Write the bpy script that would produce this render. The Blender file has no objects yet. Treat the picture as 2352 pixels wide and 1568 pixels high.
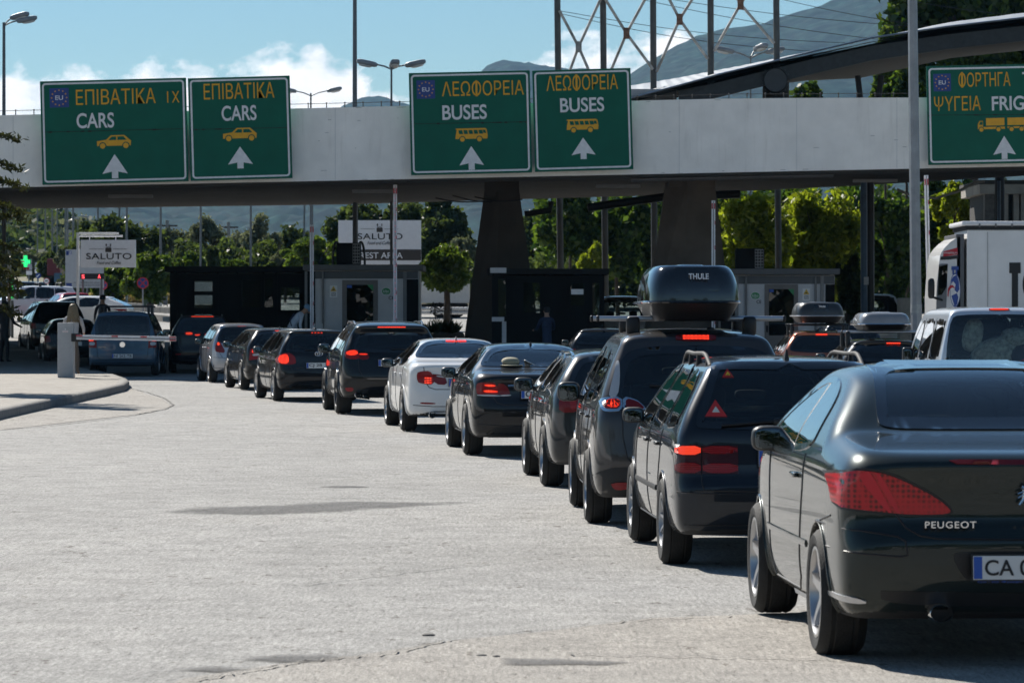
import bpy, bmesh, math, random
import numpy as np
from mathutils import Vector, Matrix
from mathutils.geometry import delaunay_2d_cdt

S = bpy.context.scene
COL = S.collection
R = math.radians
# ------------------------------------------------------------------ camera
F, CX, HY, CAMH = 8200.0, 1176.0, 733.0, 1.65      # focal length and horizon in units of a 2352 px wide picture
cd = bpy.data.cameras.new("camera"); cam = bpy.data.objects.new("camera", cd); COL.objects.link(cam)
cam.location = (0, 0, CAMH); cam.rotation_euler = (R(90), 0, 0)
cd.sensor_width = 36; cd.lens = 36 * F / 2352; cd.shift_y = -(784 - HY) / 2352
cd.clip_start = 0.5; cd.clip_end = 20000
cd.dof.use_dof = True; cd.dof.focus_distance = 38; cd.dof.aperture_fstop = 11
S.camera = cam
# ------------------------------------------------------------------ sun, sky, exposure
SUN_DIR = Vector((-0.45, 0.74, 0.74)).normalized()   # towards the sun: beyond the bridge, to the left
sl = bpy.data.lights.new("sun", "SUN"); sl.energy = 5.0; sl.angle = R(0.53); sl.color = (1.0, 0.95, 0.87)
so = bpy.data.objects.new("sun", sl); COL.objects.link(so)
so.rotation_euler = SUN_DIR.to_track_quat('Z', 'Y').to_euler(); so.location = (0, 0, 60)
S.view_settings.view_transform = 'Standard'; S.view_settings.look = 'None'
S.view_settings.exposure = 0.68; S.view_settings.gamma = 1.0
S.cycles.max_bounces = 8; S.cycles.transparent_max_bounces = 16; S.cycles.diffuse_bounces = 3
S.cycles.glossy_bounces = 4; S.cycles.volume_bounces = 0; S.cycles.sample_clamp_indirect = 6.0
S.cycles.use_denoising = True
HAZE = 0.44e-4
W = bpy.data.worlds.new("World"); S.world = W; W.use_nodes = True
nt = W.node_tree; nt.nodes.clear()
def N(t, kind, **kw):
    n = t.nodes.new(kind)
    for k, v in kw.items():
        if k.startswith("i_"):
            key = k[2:]
            n.inputs[int(key) if key.isdigit() else key.replace("_", " ")].default_value = v
        else: setattr(n, k, v)
    return n
def ramp(t, stops, interp='LINEAR'):
    n = t.nodes.new("ShaderNodeValToRGB"); e = n.color_ramp.elements; n.color_ramp.interpolation = interp
    while len(e) < len(stops): e.new(0.5)
    for el, (p, c) in zip(e, stops):
        el.position = p; el.color = c if len(c) == 4 else (*c, 1)
    return n
def g3(v): return (v, v, v)
def math_n(t, op, a, b=None, clamp=False):
    n = t.nodes.new("ShaderNodeMath"); n.operation = op; n.use_clamp = clamp
    for i, v in enumerate((a, b)):
        if v is None: continue
        if hasattr(v, "links") or hasattr(v, "is_linked"): t.links.new(v, n.inputs[i])
        else: n.inputs[i].default_value = v
    return n.outputs[0]
out = N(nt, "ShaderNodeOutputWorld")
sky = N(nt, "ShaderNodeTexSky", sky_type='NISHITA', sun_disc=False, sun_elevation=math.asin(SUN_DIR.z),
        sun_rotation=math.atan2(SUN_DIR.x, SUN_DIR.y), altitude=300, air_density=1.0, dust_density=0.0, ozone_density=1.6)
bg = N(nt, "ShaderNodeBackground"); bg.inputs[1].default_value = 0.050
tint = N(nt, "ShaderNodeMix", data_type='RGBA', blend_type='MULTIPLY'); tint.inputs['Factor'].default_value = 1; tint.inputs[7].default_value = (0.80, 0.95, 1.0, 1); nt.links.new(sky.outputs[0], tint.inputs[6])
nt.links.new(tint.outputs[2], bg.inputs[0])
tc = N(nt, "ShaderNodeTexCoord"); sx = N(nt, "ShaderNodeSeparateXYZ"); nt.links.new(tc.outputs['Generated'], sx.inputs[0])
az = math_n(nt, 'ARCTAN2', sx.outputs[0], sx.outputs[1]); el = sx.outputs[2]
# clouds low over the mountains: top of the bank by bearing, broken up with noise
azn = math_n(nt, 'MULTIPLY_ADD', az, 2.5); azn.node.inputs[2].default_value = 0.5
def cl(px): return 0.5 + 2.5 * (px - CX) / F
def ce(py): return ((HY - py) / F) * 10
top = ramp(nt, [(0.0, g3(.5)), (cl(0), g3(ce(196))), (cl(150), g3(ce(186))), (cl(300), g3(ce(168))), (cl(430), g3(ce(176))), (cl(530), g3(ce(178))),
                (cl(630), g3(ce(138))), (cl(720), g3(ce(122))), (cl(800), g3(ce(150))), (cl(880), g3(ce(200))), (cl(960), g3(ce(240))), (cl(1150), g3(ce(215))),
                (cl(1250), g3(ce(132))), (cl(1400), g3(ce(118))), (cl(1560), g3(ce(88))), (cl(1700), g3(ce(160))), (1.0, g3(.45))], 'EASE')
nt.links.new(azn, top.inputs[0])
cv = N(nt, "ShaderNodeCombineXYZ"); nt.links.new(az, cv.inputs[0]); nt.links.new(el, cv.inputs[1])
mp = N(nt, "ShaderNodeMapping"); mp.inputs['Scale'].default_value = (48, 70, 1); nt.links.new(cv.outputs[0], mp.inputs[0])
n1 = N(nt, "ShaderNodeTexNoise", i_Scale=1.0, i_Detail=9.0, i_Roughness=0.58); nt.links.new(mp.outputs[0], n1.inputs[0])
mp2 = N(nt, "ShaderNodeMapping"); mp2.inputs['Scale'].default_value = (30, 60, 1); mp2.inputs['Location'].default_value = (3, 7, 2); nt.links.new(cv.outputs[0], mp2.inputs[0])
n2 = N(nt, "ShaderNodeTexNoise", i_Scale=1.6, i_Detail=7.0, i_Roughness=0.6); nt.links.new(mp2.outputs[0], n2.inputs[0])
ptb = math_n(nt, 'MULTIPLY', math_n(nt, 'SUBTRACT', n1.outputs[0], 0.46), 0.046)
d = math_n(nt, 'SUBTRACT', math_n(nt, 'ADD', math_n(nt, 'MULTIPLY', top.outputs[0], 0.1), ptb), el)
m0 = math_n(nt, 'MULTIPLY', d, 170.0, True)
soft = ramp(nt, [(0.28, g3(0.62)), (0.48, g3(1.0))]); nt.links.new(n2.outputs[0], soft.inputs[0])
mask = math_n(nt, 'MULTIPLY', m0, math_n(nt, 'MULTIPLY', soft.outputs[0], 0.93))
cc = ramp(nt, [(0.25, (0.70, 0.69, 0.72)), (0.5, (0.90, 0.87, 0.86)), (0.7, (1.0, 0.97, 0.94))]); nt.links.new(n2.outputs[0], cc.inputs[0])
bgc = N(nt, "ShaderNodeBackground"); bgc.inputs[1].default_value = 0.92; nt.links.new(cc.outputs[0], bgc.inputs[0])
mx = N(nt, "ShaderNodeMixShader"); nt.links.new(mask, mx.inputs[0]); nt.links.new(bg.outputs[0], mx.inputs[1]); nt.links.new(bgc.outputs[0], mx.inputs[2])
nt.links.new(mx.outputs[0], out.inputs[0])

# ------------------------------------------------------------------ helpers
def P(px, py, Y): return Vector(((px - CX) / F * Y, Y, CAMH + (HY - py) / F * Y))
_gy = np.arange(-400, 4000, 0.5)
_gz = np.interp(_gy, [-400, 0, 18, 25, 40, 55, 65, 75, 83, 92, 100, 115, 133, 154, 200, 270, 400, 800, 2000, 4000],
                [0, 0, 0, -.08, -.1, -.085, -.045, -.03, .03, .05, .12, .4, .82, 1.3, 2.35, 4.1, 6.4, 9, 12, 14])
_gz = np.convolve(np.pad(_gz, 8, 'edge'), np.ones(17) / 17, 'valid')
def gz(Y): return float(np.interp(Y, _gy, _gz))
def ground_Y(py):
    Y = 5.0
    while Y < 400 and HY + (CAMH - gz(Y)) / Y * F > py: Y += 0.02
    return Y
def setp(o, label=None, cat=None, group=None, kind=None):
    if label: o["label"] = label
    if cat: o["category"] = cat
    if group: o["group"] = group
    if kind: o["kind"] = kind
    return o
def empty(name, loc=(0, 0, 0), rot=(0, 0, 0), label=None, cat=None, group=None, parent=None):
    o = bpy.data.objects.new(name, None); COL.objects.link(o); o.location = loc; o.rotation_euler = rot
    o.empty_display_size = 0.2
    if parent: o.parent = parent
    return setp(o, label, cat, group)
def link_mesh(name, me, mats, parent=None, loc=None, rot=None):
    for m in (mats if isinstance(mats, (list, tuple)) else [mats]): me.materials.append(m)
    o = bpy.data.objects.new(name, me); COL.objects.link(o)
    if parent: o.parent = parent
    if loc is not None: o.location = loc
    if rot is not None: o.rotation_euler = rot
    return o
def rotm(rx=0, ry=0, rz=0):
    return (Matrix.Rotation(R(rz), 3, 'Z') @ Matrix.Rotation(R(ry), 3, 'Y') @ Matrix.Rotation(R(rx), 3, 'X'))
class MB:
    def __init__(s): s.v = []; s.f = []; s.m = []; s.mi = 0; s.xf = None
    def add(s, vs, fs):
        b = len(s.v)
        for p in vs:
            p = Vector(p)
            if s.xf is not None: p = s.xf @ p
            s.v.append(p[:])
        for f in fs: s.f.append([i + b for i in f]); s.m.append(s.mi)
        return s
    def box(s, c, d, rot=None, bev=0.0):
        c = Vector(c); h = Vector(d) / 2
        if bev <= 0:
            vs = [Vector((x * h.x, y * h.y, z * h.z)) for x in (-1, 1) for y in (-1, 1) for z in (-1, 1)]
            fs = [(0, 1, 3, 2), (4, 6, 7, 5), (0, 4, 5, 1), (2, 3, 7, 6), (0, 2, 6, 4), (1, 5, 7, 3)]
        else:
            bm = bmesh.new(); bmesh.ops.create_cube(bm, size=1.0)
            for v in bm.verts: v.co = Vector((v.co.x * d[0], v.co.y * d[1], v.co.z * d[2]))
            bmesh.ops.bevel(bm, geom=list(bm.edges), offset=min(bev, min(d) * .45), segments=2, profile=0.6, affect='EDGES')
            bm.verts.index_update()
            vs = [v.co.copy() for v in bm.verts]; fs = [[v.index for v in f.verts] for f in bm.faces]; bm.free()
        if rot is not None: vs = [rot @ v for v in vs]
        return s.add([v + c for v in vs], fs)
    def tube(s, pts, r, n=8, caps=True, flat=None):
        pts = [Vector(p) for p in pts]; k = len(pts)
        rs = r if isinstance(r, (list, tuple)) else [r] * k
        vs = []; fs = []; pn = None
        for i in range(k):
            t = (pts[min(i + 1, k - 1)] - pts[max(i - 1, 0)])
            t = t.normalized() if t.length > 1e-9 else Vector((0, 0, 1))
            if pn is None:
                a = Vector((0, 0, 1)) if abs(t.z) < .9 else Vector((1, 0, 0)); pn = t.cross(a).normalized()
            pn = (pn - t * pn.dot(t)); pn = pn.normalized() if pn.length > 1e-6 else t.orthogonal().normalized()
            bn = t.cross(pn)
            for j in range(n):
                an = 2 * math.pi * j / n
                vs.append(pts[i] + (pn * math.cos(an) * (flat or 1) + bn * math.sin(an)) * rs[i])
        for i in range(k - 1):
            for j in range(n):
                a = i * n + j; b = i * n + (j + 1) % n
                fs.append((a, b, b + n, a + n))
        if caps: fs.append(tuple(range(n - 1, -1, -1))); fs.append(tuple((k - 1) * n + j for j in range(n)))
        return s.add(vs, fs)
    def lathe(s, prof, n=24, mat=None, caps=False):     # prof: (radius, height) about z
        mat = mat or Matrix.Identity(4); vs = []; fs = []; k = len(prof)
        for j in range(n):
            a = 2 * math.pi * j / n
            for (r, h) in prof: vs.append(mat @ Vector((r * math.cos(a), r * math.sin(a), h)))
        for j in range(n):
            j2 = (j + 1) % n
            for i in range(k - 1): fs.append((j * k + i, j2 * k + i, j2 * k + i + 1, j * k + i + 1))
        if caps:
            fs.append(tuple(j * k for j in range(n - 1, -1, -1))); fs.append(tuple(j * k + k - 1 for j in range(n)))
        return s.add(vs, fs)
    def prism(s, poly, fn, d0, d1):                      # poly (a,b) -> fn(a,b,depth)
        n = len(poly); vs = [fn(a, b, d0) for a, b in poly] + [fn(a, b, d1) for a, b in poly]
        fs = [tuple(range(n)), tuple(range(2 * n - 1, n - 1, -1))] + [(i, i + n, (i + 1) % n + n, (i + 1) % n) for i in range(n)]
        return s.add(vs, fs)
    def sup(s, c, d, e=0.4, rot=None, n=16, ez=None):    # superellipsoid
        c = Vector(c); vs = []; fs = []; m = n // 2; ez = ez or e
        q = lambda v, p: math.copysign(abs(v) ** p, v)
        for i in range(m + 1):
            ph = -math.pi / 2 + math.pi * i / m
            for j in range(n):
                th = 2 * math.pi * j / n
                v = Vector((q(math.cos(ph), ez) * q(math.cos(th), e) * d[0] / 2, q(math.cos(ph), ez) * q(math.sin(th), e) * d[1] / 2, q(math.sin(ph), ez) * d[2] / 2))
                vs.append(c + (rot @ v if rot is not None else v))
        for i in range(m):
            for j in range(n):
                a = i * n + j; b = i * n + (j + 1) % n
                fs.append((a, b, b + n, a + n))
        return s.add(vs, fs)
    def build(s, name, mats, parent=None, loc=None, rot=None, smooth=40):
        me = bpy.data.meshes.new(name); me.from_pydata(s.v, [], s.f)
        if any(s.m): me.polygons.foreach_set("material_index", s.m)
        bm = bmesh.new(); bm.from_mesh(me)
        bmesh.ops.remove_doubles(bm, verts=bm.verts, dist=1e-5)
        bmesh.ops.recalc_face_normals(bm, faces=bm.faces); bm.to_mesh(me); bm.free()
        if smooth:
            me.shade_smooth(); me.set_sharp_from_angle(angle=R(smooth))
        return link_mesh(name, me, mats, parent, loc, rot)
def np_mesh(name, V, Q, mats, parent=None, smooth=True, normals=None, mi=None):
    V = np.asarray(V, float); Q = np.asarray(Q, int)
    me = bpy.data.meshes.new(name); k = Q.shape[1]
    me.vertices.add(len(V)); me.vertices.foreach_set("co", V.ravel())
    me.loops.add(Q.size); me.loops.foreach_set("vertex_index", Q.ravel())
    me.polygons.add(len(Q)); me.polygons.foreach_set("loop_start", np.arange(0, Q.size, k)); me.polygons.foreach_set("loop_total", np.full(len(Q), k))
    if mi is not None: me.polygons.foreach_set("material_index", np.asarray(mi, int))
    me.update(calc_edges=True); me.validate()
    if smooth: me.shade_smooth()
    if normals is not None: me.normals_split_custom_set_from_vertices([tuple(n) for n in normals])
    return link_mesh(name, me, mats, parent)
FONT = bpy.data.fonts.load("<builtin>")
def text(name, s, w, h, mat, parent=None, loc=(0, 0, 0), rot=(R(90), 0, 0), depth=0.004, bold=0.0, align='C', shear=0.0, spacing=1.0):
    """lettering scaled into a box w x h; faces -Y when rot is 90 deg about X"""
    c = bpy.data.curves.new(name, 'FONT'); c.body = s; c.font = FONT; c.extrude = 0.1; c.offset = bold; c.shear = shear; c.space_character = spacing
    t = bpy.data.objects.new(name, c); COL.objects.link(t)
    dg = bpy.context.evaluated_depsgraph_get(); me = bpy.data.meshes.new_from_object(t.evaluated_get(dg))
    bpy.data.objects.remove(t); bpy.data.curves.remove(c)
    co = np.empty(len(me.vertices) * 3); me.vertices.foreach_get("co", co); co = co.reshape(-1, 3)
    lo, hi = co.min(0), co.max(0); ctr = (lo + hi) / 2
    sxx = w / max(hi[0] - lo[0], 1e-6) if w else h / (hi[1] - lo[1]); syy = h / max(hi[1] - lo[1], 1e-6)
    co = (co - ctr) * np.array([sxx, syy, depth / max(hi[2] - lo[2], 1e-6)])
    if align == 'L': co[:, 0] += (hi[0] - lo[0]) * sxx / 2
    me.vertices.foreach_set("co", co.ravel()); me.materials.clear(); me.update()
    return link_mesh(name, me, mat, parent, loc, rot)

_tw = {}
def text_w(s):
    c = bpy.data.curves.new("t", 'FONT'); c.body = s; c.font = FONT; t = bpy.data.objects.new("t", c); COL.objects.link(t); bpy.context.view_layer.update(); b = [v[0] for v in t.bound_box]; r = (min(b), max(b)); bpy.data.objects.remove(t); bpy.data.curves.remove(c); return r
def greek(name, s, w, h, m, parent, loc):
    """lettering with the round-and-bar letter built from a ring and an upright"""
    text(name, s.replace("Φ", "Ο"), w, h, m, parent, loc, depth=.014)
    lo, hi = text_w(s.replace("Φ", "Ο"))
    for i, ch in enumerate(s):
        if ch == "Φ":
            a = text_w(s[:i].replace("Φ", "Ο") + "Ο")[1] if True else 0; o = text_w("Ο"); cx = a - (o[1] - o[0]) / 2; x = (cx - (lo + hi) / 2) * w / (hi - lo); mb = MB(); mb.box((0, 0, 0), (h * .13, .013, h * 1.08)); mb.build(name, m, parent, (loc[0] + x, loc[1] - .0005, loc[2]), smooth=0)
# ------------------------------------------------------------------ materials
def new_mat(name):
    m = bpy.data.materials.new(name); m.use_nodes = True; t = m.node_tree
    b = t.nodes["Principled BSDF"]
    return m, t, b
def mat(name, col, rough=0.6, metal=0.0, coat=0.0, var=0.06, scale=6.0, bump=0.0, bscale=40.0, emit=None, estr=0.0, spec=0.5, coords='Object'):
    m, t, b = new_mat(name)
    b.inputs['Roughness'].default_value = rough; b.inputs['Metallic'].default_value = metal
    b.inputs['Coat Weight'].default_value = coat; b.inputs['Coat Roughness'].default_value = 0.03
    b.inputs['Specular IOR Level'].default_value = spec
    c = (*col, 1) if len(col) == 3 else col
    b.inputs['Base Color'].default_value = c
    tc = N(t, "ShaderNodeTexCoord")
    if var:
        n = N(t, "ShaderNodeTexNoise", i_Scale=scale, i_Detail=6.0, i_Roughness=0.6); t.links.new(tc.outputs[coords], n.inputs[0])
        r = ramp(t, [(0.3, tuple(x * (1 - var * 2) for x in c[:3])), (0.7, tuple(min(1, x * (1 + var)) for x in c[:3]))])
        t.links.new(n.outputs[0], r.inputs[0]); t.links.new(r.outputs[0], b.inputs['Base Color'])
    if bump:
        n = N(t, "ShaderNodeTexNoise", i_Scale=bscale, i_Detail=4.0); t.links.new(tc.outputs[coords], n.inputs[0])
        bp = N(t, "ShaderNodeBump", i_Strength=bump, i_Distance=0.02); t.links.new(n.outputs[0], bp.inputs['Height']); t.links.new(bp.outputs[0], b.inputs['Normal'])
    if emit is not None:
        b.inputs['Emission Color'].default_value = (*emit, 1); b.inputs['Emission Strength'].default_value = estr
    return m
def paint(name, col, metal=0.35, rough=0.38, flake=0.0):
    m, t, b = new_mat(name)
    b.inputs['Base Color'].default_value = (*col, 1); b.inputs['Metallic'].default_value = metal; b.inputs['Roughness'].default_value = rough
    b.inputs['Coat Weight'].default_value = 1.0; b.inputs['Coat Roughness'].default_value = 0.02; b.inputs['Coat IOR'].default_value = 1.42; b.inputs['Specular IOR Level'].default_value = .12
    tc = N(t, "ShaderNodeTexCoord")
    n = N(t, "ShaderNodeTexNoise", i_Scale=3.0, i_Detail=3.0); t.links.new(tc.outputs['Object'], n.inputs[0])
    r = ramp(t, [(0.35, g3(0.015)), (0.8, g3(0.07))]); t.links.new(n.outputs[0], r.inputs[0]); t.links.new(r.outputs[0], b.inputs['Coat Roughness'])
    # road dust on the lower body
    sp = N(t, "ShaderNodeSeparateXYZ"); t.links.new(tc.outputs['Object'], sp.inputs[0])
    n3 = N(t, "ShaderNodeTexNoise", i_Scale=9.0, i_Detail=8.0, i_Roughness=0.7); t.links.new(tc.outputs['Object'], n3.inputs[0])
    h = math_n(t, 'MULTIPLY', math_n(t, 'SUBTRACT', 0.50, sp.outputs[2]), 0.55, True)
    dm = math_n(t, 'MULTIPLY', h, n3.outputs[0], True)
    db = N(t, "ShaderNodeBsdfDiffuse"); db.inputs[0].default_value = (0.13, 0.118, 0.10, 1)
    mxd = N(t, "ShaderNodeMixShader"); t.links.new(dm, mxd.inputs[0]); t.links.new(b.outputs[0], mxd.inputs[1]); t.links.new(db.outputs[0], mxd.inputs[2])
    # the inside of the shell is dark trim
    ge = N(t, "ShaderNodeNewGeometry"); dk = N(t, "ShaderNodeBsdfDiffuse"); dk.inputs[0].default_value = (0.03, 0.032, 0.035, 1)
    mx = N(t, "ShaderNodeMixShader"); t.links.new(ge.outputs['Backfacing'], mx.inputs[0]); t.links.new(mxd.outputs[0], mx.inputs[1]); t.links.new(dk.outputs[0], mx.inputs[2])
    t.links.new(mx.outputs[0], t.nodes["Material Output"].inputs[0])
    return m
def glass(name, tint, refl=1.0, rough=0.0):
    m, t, b = new_mat(name); t.nodes.remove(b)
    tr = N(t, "ShaderNodeBsdfTransparent"); tr.inputs[0].default_value = (*tint, 1)
    gl = N(t, "ShaderNodeBsdfGlossy"); gl.inputs['Roughness'].default_value = rough; gl.inputs[0].default_value = (1, 1, 1, 1)
    fr = N(t, "ShaderNodeFresnel"); fr.inputs[0].default_value = 1.52
    f2 = math_n(t, 'MULTIPLY', fr.outputs[0], 1.5 * refl, True)
    # a film of dust
    tc = N(t, "ShaderNodeTexCoord"); n = N(t, "ShaderNodeTexNoise", i_Scale=5.0, i_Detail=7.0, i_Roughness=0.65); t.links.new(tc.outputs['Object'], n.inputs[0])
    df = N(t, "ShaderNodeBsdfDiffuse"); df.inputs[0].default_value = (0.25, 0.25, 0.24, 1)
    mx0 = N(t, "ShaderNodeMixShader"); t.links.new(math_n(t, 'MULTIPLY', n.outputs[0], 0.035), mx0.inputs[0]); t.links.new(tr.outputs[0], mx0.inputs[1]); t.links.new(df.outputs[0], mx0.inputs[2])
    mx = N(t, "ShaderNodeMixShader"); t.links.new(f2, mx.inputs[0]); t.links.new(mx0.outputs[0], mx.inputs[1]); t.links.new(gl.outputs[0], mx.inputs[2])
    t.links.new(mx.outputs[0], t.nodes["Material Output"].inputs[0])
    return m
def lamp_red(name, col, dots=0.0, emit=0.0, ecol=(1, .05, .02), lines=0.0):
    m, t, b = new_mat(name)
    b.inputs['Roughness'].default_value = 0.3; b.inputs['Specular IOR Level'].default_value = .25; b.inputs['Coat Weight'].default_value = .45; b.inputs['Coat Roughness'].default_value = 0.02
    b.inputs['Base Color'].default_value = (*col, 1)
    tc = N(t, "ShaderNodeTexCoord")
    if dots:
        vo = N(t, "ShaderNodeTexVoronoi", i_Scale=dots); vo.inputs['Randomness'].default_value = 0.15; t.links.new(tc.outputs['Object'], vo.inputs[0])
        r = ramp(t, [(0.22, tuple(x * .3 for x in col)), (0.42, col), (0.6, tuple(min(1, x * 1.35) for x in col))]); t.links.new(vo.outputs[0], r.inputs[0]); t.links.new(r.outputs[0], b.inputs['Base Color'])
        if emit:
            r2 = ramp(t, [(0.05, g3(1)), (0.45, g3(.25))]); t.links.new(vo.outputs[0], r2.inputs[0])
            t.links.new(math_n(t, 'MULTIPLY', r2.outputs[0], emit), b.inputs['Emission Strength'])
    if lines:
        wv = N(t, "ShaderNodeTexWave", i_Scale=lines); wv.bands_direction = 'Z'; t.links.new(tc.outputs['Object'], wv.inputs[0])
        bp = N(t, "ShaderNodeBump", i_Strength=0.5, i_Distance=0.01); t.links.new(wv.outputs[1], bp.inputs['Height']); t.links.new(bp.outputs[0], b.inputs['Normal'])
    if emit:
        b.inputs['Emission Color'].default_value = (*ecol, 1)
        if not dots: b.inputs['Emission Strength'].default_value = emit
    return m
black = mat("black_plastic", (0.012, 0.012, 0.013), 0.45, var=0.1)
blackg = mat("black_gloss", (0.006, 0.006, 0.007), 0.12, coat=1.0, var=0)
dark = mat("dark_trim", (0.02, 0.02, 0.021), 0.7, var=0.15, bump=0.1)
cloth = mat("seat_cloth", (0.022, 0.023, 0.026), 0.9, var=0.2, bump=0.3, bscale=120)
rubber = mat("tyre_rubber", (0.016, 0.016, 0.016), 0.82, var=0.2, scale=14, bump=0.25, bscale=90)
alloy = mat("alloy", (0.55, 0.55, 0.56), 0.28, metal=0.9, var=0.08)
alloyd = mat("alloy_dark", (0.05, 0.05, 0.055), 0.3, metal=0.6, coat=.5, var=0.08)
hubcap = mat("hubcap", (0.42, 0.43, 0.45), 0.35, metal=0.6, var=0.1)
chrome = mat("chrome", (0.75, 0.76, 0.78), 0.09, metal=1.0, var=0)
silverp = mat("silver_trim", (0.55, 0.56, 0.58), 0.3, metal=0.8, var=0.03)
white = mat("white_paint", (0.78, 0.78, 0.77), 0.5, var=0.04)
platew = mat("plate_white", (0.72, 0.72, 0.7), 0.45, var=0.03)
plateb = mat("plate_blue", (0.02, 0.09, 0.42), 0.45, var=0.03)
ink = mat("ink_black", (0.01, 0.01, 0.012), 0.5, var=0)
glass_clear = glass("glass_clear", (0.78, 0.85, 0.83))
glass_mid = glass("glass_tinted", (0.46, 0.54, 0.54))
glass_dark = glass("glass_dark", (0.05, 0.06, 0.065))
mirror_m = mat("mirror_glass", (0.10, 0.12, 0.135), 0.03, metal=1.0, var=0)
red_dk = lamp_red("lamp_red_dark", (0.16, 0.006, 0.008))
red_md = lamp_red("lamp_red", (0.27, 0.006, 0.010), lines=26)
red_dot = lamp_red("lamp_red_dotted", (0.36, 0.004, 0.010), dots=40)
red_dot2 = lamp_red("lamp_red_smooth", (0.50, 0.004, 0.02))
red_on = lamp_red("lamp_lit", (0.5, 0.01, 0.005), dots=30, emit=1.9, ecol=(1, .045, .015))
red_hot = lamp_red("lamp_lit_bright", (0.6, 0.02, 0.01), emit=1.6, ecol=(1, .06, .02), dots=24)
red_soft = lamp_red("lamp_lit_soft", (0.55, 0.03, 0.02), emit=0.5, ecol=(1, .06, .02), lines=26)
smoke = lamp_red("lamp_smoked", (0.05, 0.012, 0.018), lines=40)
lens_w = lamp_red("lamp_clear", (0.55, 0.56, 0.58), lines=30)
orange_l = lamp_red("lamp_amber", (0.6, 0.12, 0.01))
# ------------------------------------------------------------------ car shells: three silhouettes, blended and meshed
def chaikin(p, it=2):
    p = [tuple(q) for q in p]
    for _ in range(it):
        o = []
        for a, b in zip(p, p[1:] + p[:1]):
            o.append((a[0] * .75 + b[0] * .25, a[1] * .75 + b[1] * .25)); o.append((a[0] * .25 + b[0] * .75, a[1] * .25 + b[1] * .75))
        p = o
    return p
def sd2(poly, a, b):
    d = np.full(a.shape, 1e9); s = np.ones(a.shape); n = len(poly)
    for i in range(n):
        x0, y0 = poly[i]; x1, y1 = poly[i - 1]
        ex, ey = x1 - x0, y1 - y0; L = ex * ex + ey * ey
        if L < 1e-14: continue
        wx, wy = a - x0, b - y0
        t = np.clip((wx * ex + wy * ey) / L, 0, 1)
        d = np.minimum(d, (wx - ex * t) ** 2 + (wy - ey * t) ** 2)
        c1, c2, c3 = b >= y0, b < y1, ex * wy > ey * wx
        s = np.where((c1 & c2 & c3) | (~c1 & ~c2 & ~c3), -s, s)
    return s * np.sqrt(d)
def inpoly(poly, a, b): return sd2(poly, np.asarray(a, float), np.asarray(b, float)) < 0
class Tab:
    def __init__(s, poly, lo, hi, h=0.0125):
        s.lo = lo; s.h = h; s.n = [int((hi[i] - lo[i]) / h) + 2 for i in (0, 1)]
        A, B = np.meshgrid(lo[0] + h * np.arange(s.n[0]), lo[1] + h * np.arange(s.n[1]), indexing='ij')
        s.t = sd2(poly, A, B)
    def __call__(s, a, b):
        u = np.clip((a - s.lo[0]) / s.h, 0, s.n[0] - 1.001); v = np.clip((b - s.lo[1]) / s.h, 0, s.n[1] - 1.001)
        i = u.astype(int); j = v.astype(int); fu = u - i; fv = v - j; t = s.t
        return (t[i, j] * (1 - fu) + t[i + 1, j] * fu) * (1 - fv) + (t[i, j + 1] * (1 - fu) + t[i + 1, j + 1] * fu) * fv
def smax(a, b, k): return np.maximum(a, b) + np.maximum(k - np.abs(a - b), 0) ** 2 / (4 * k)
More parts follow.
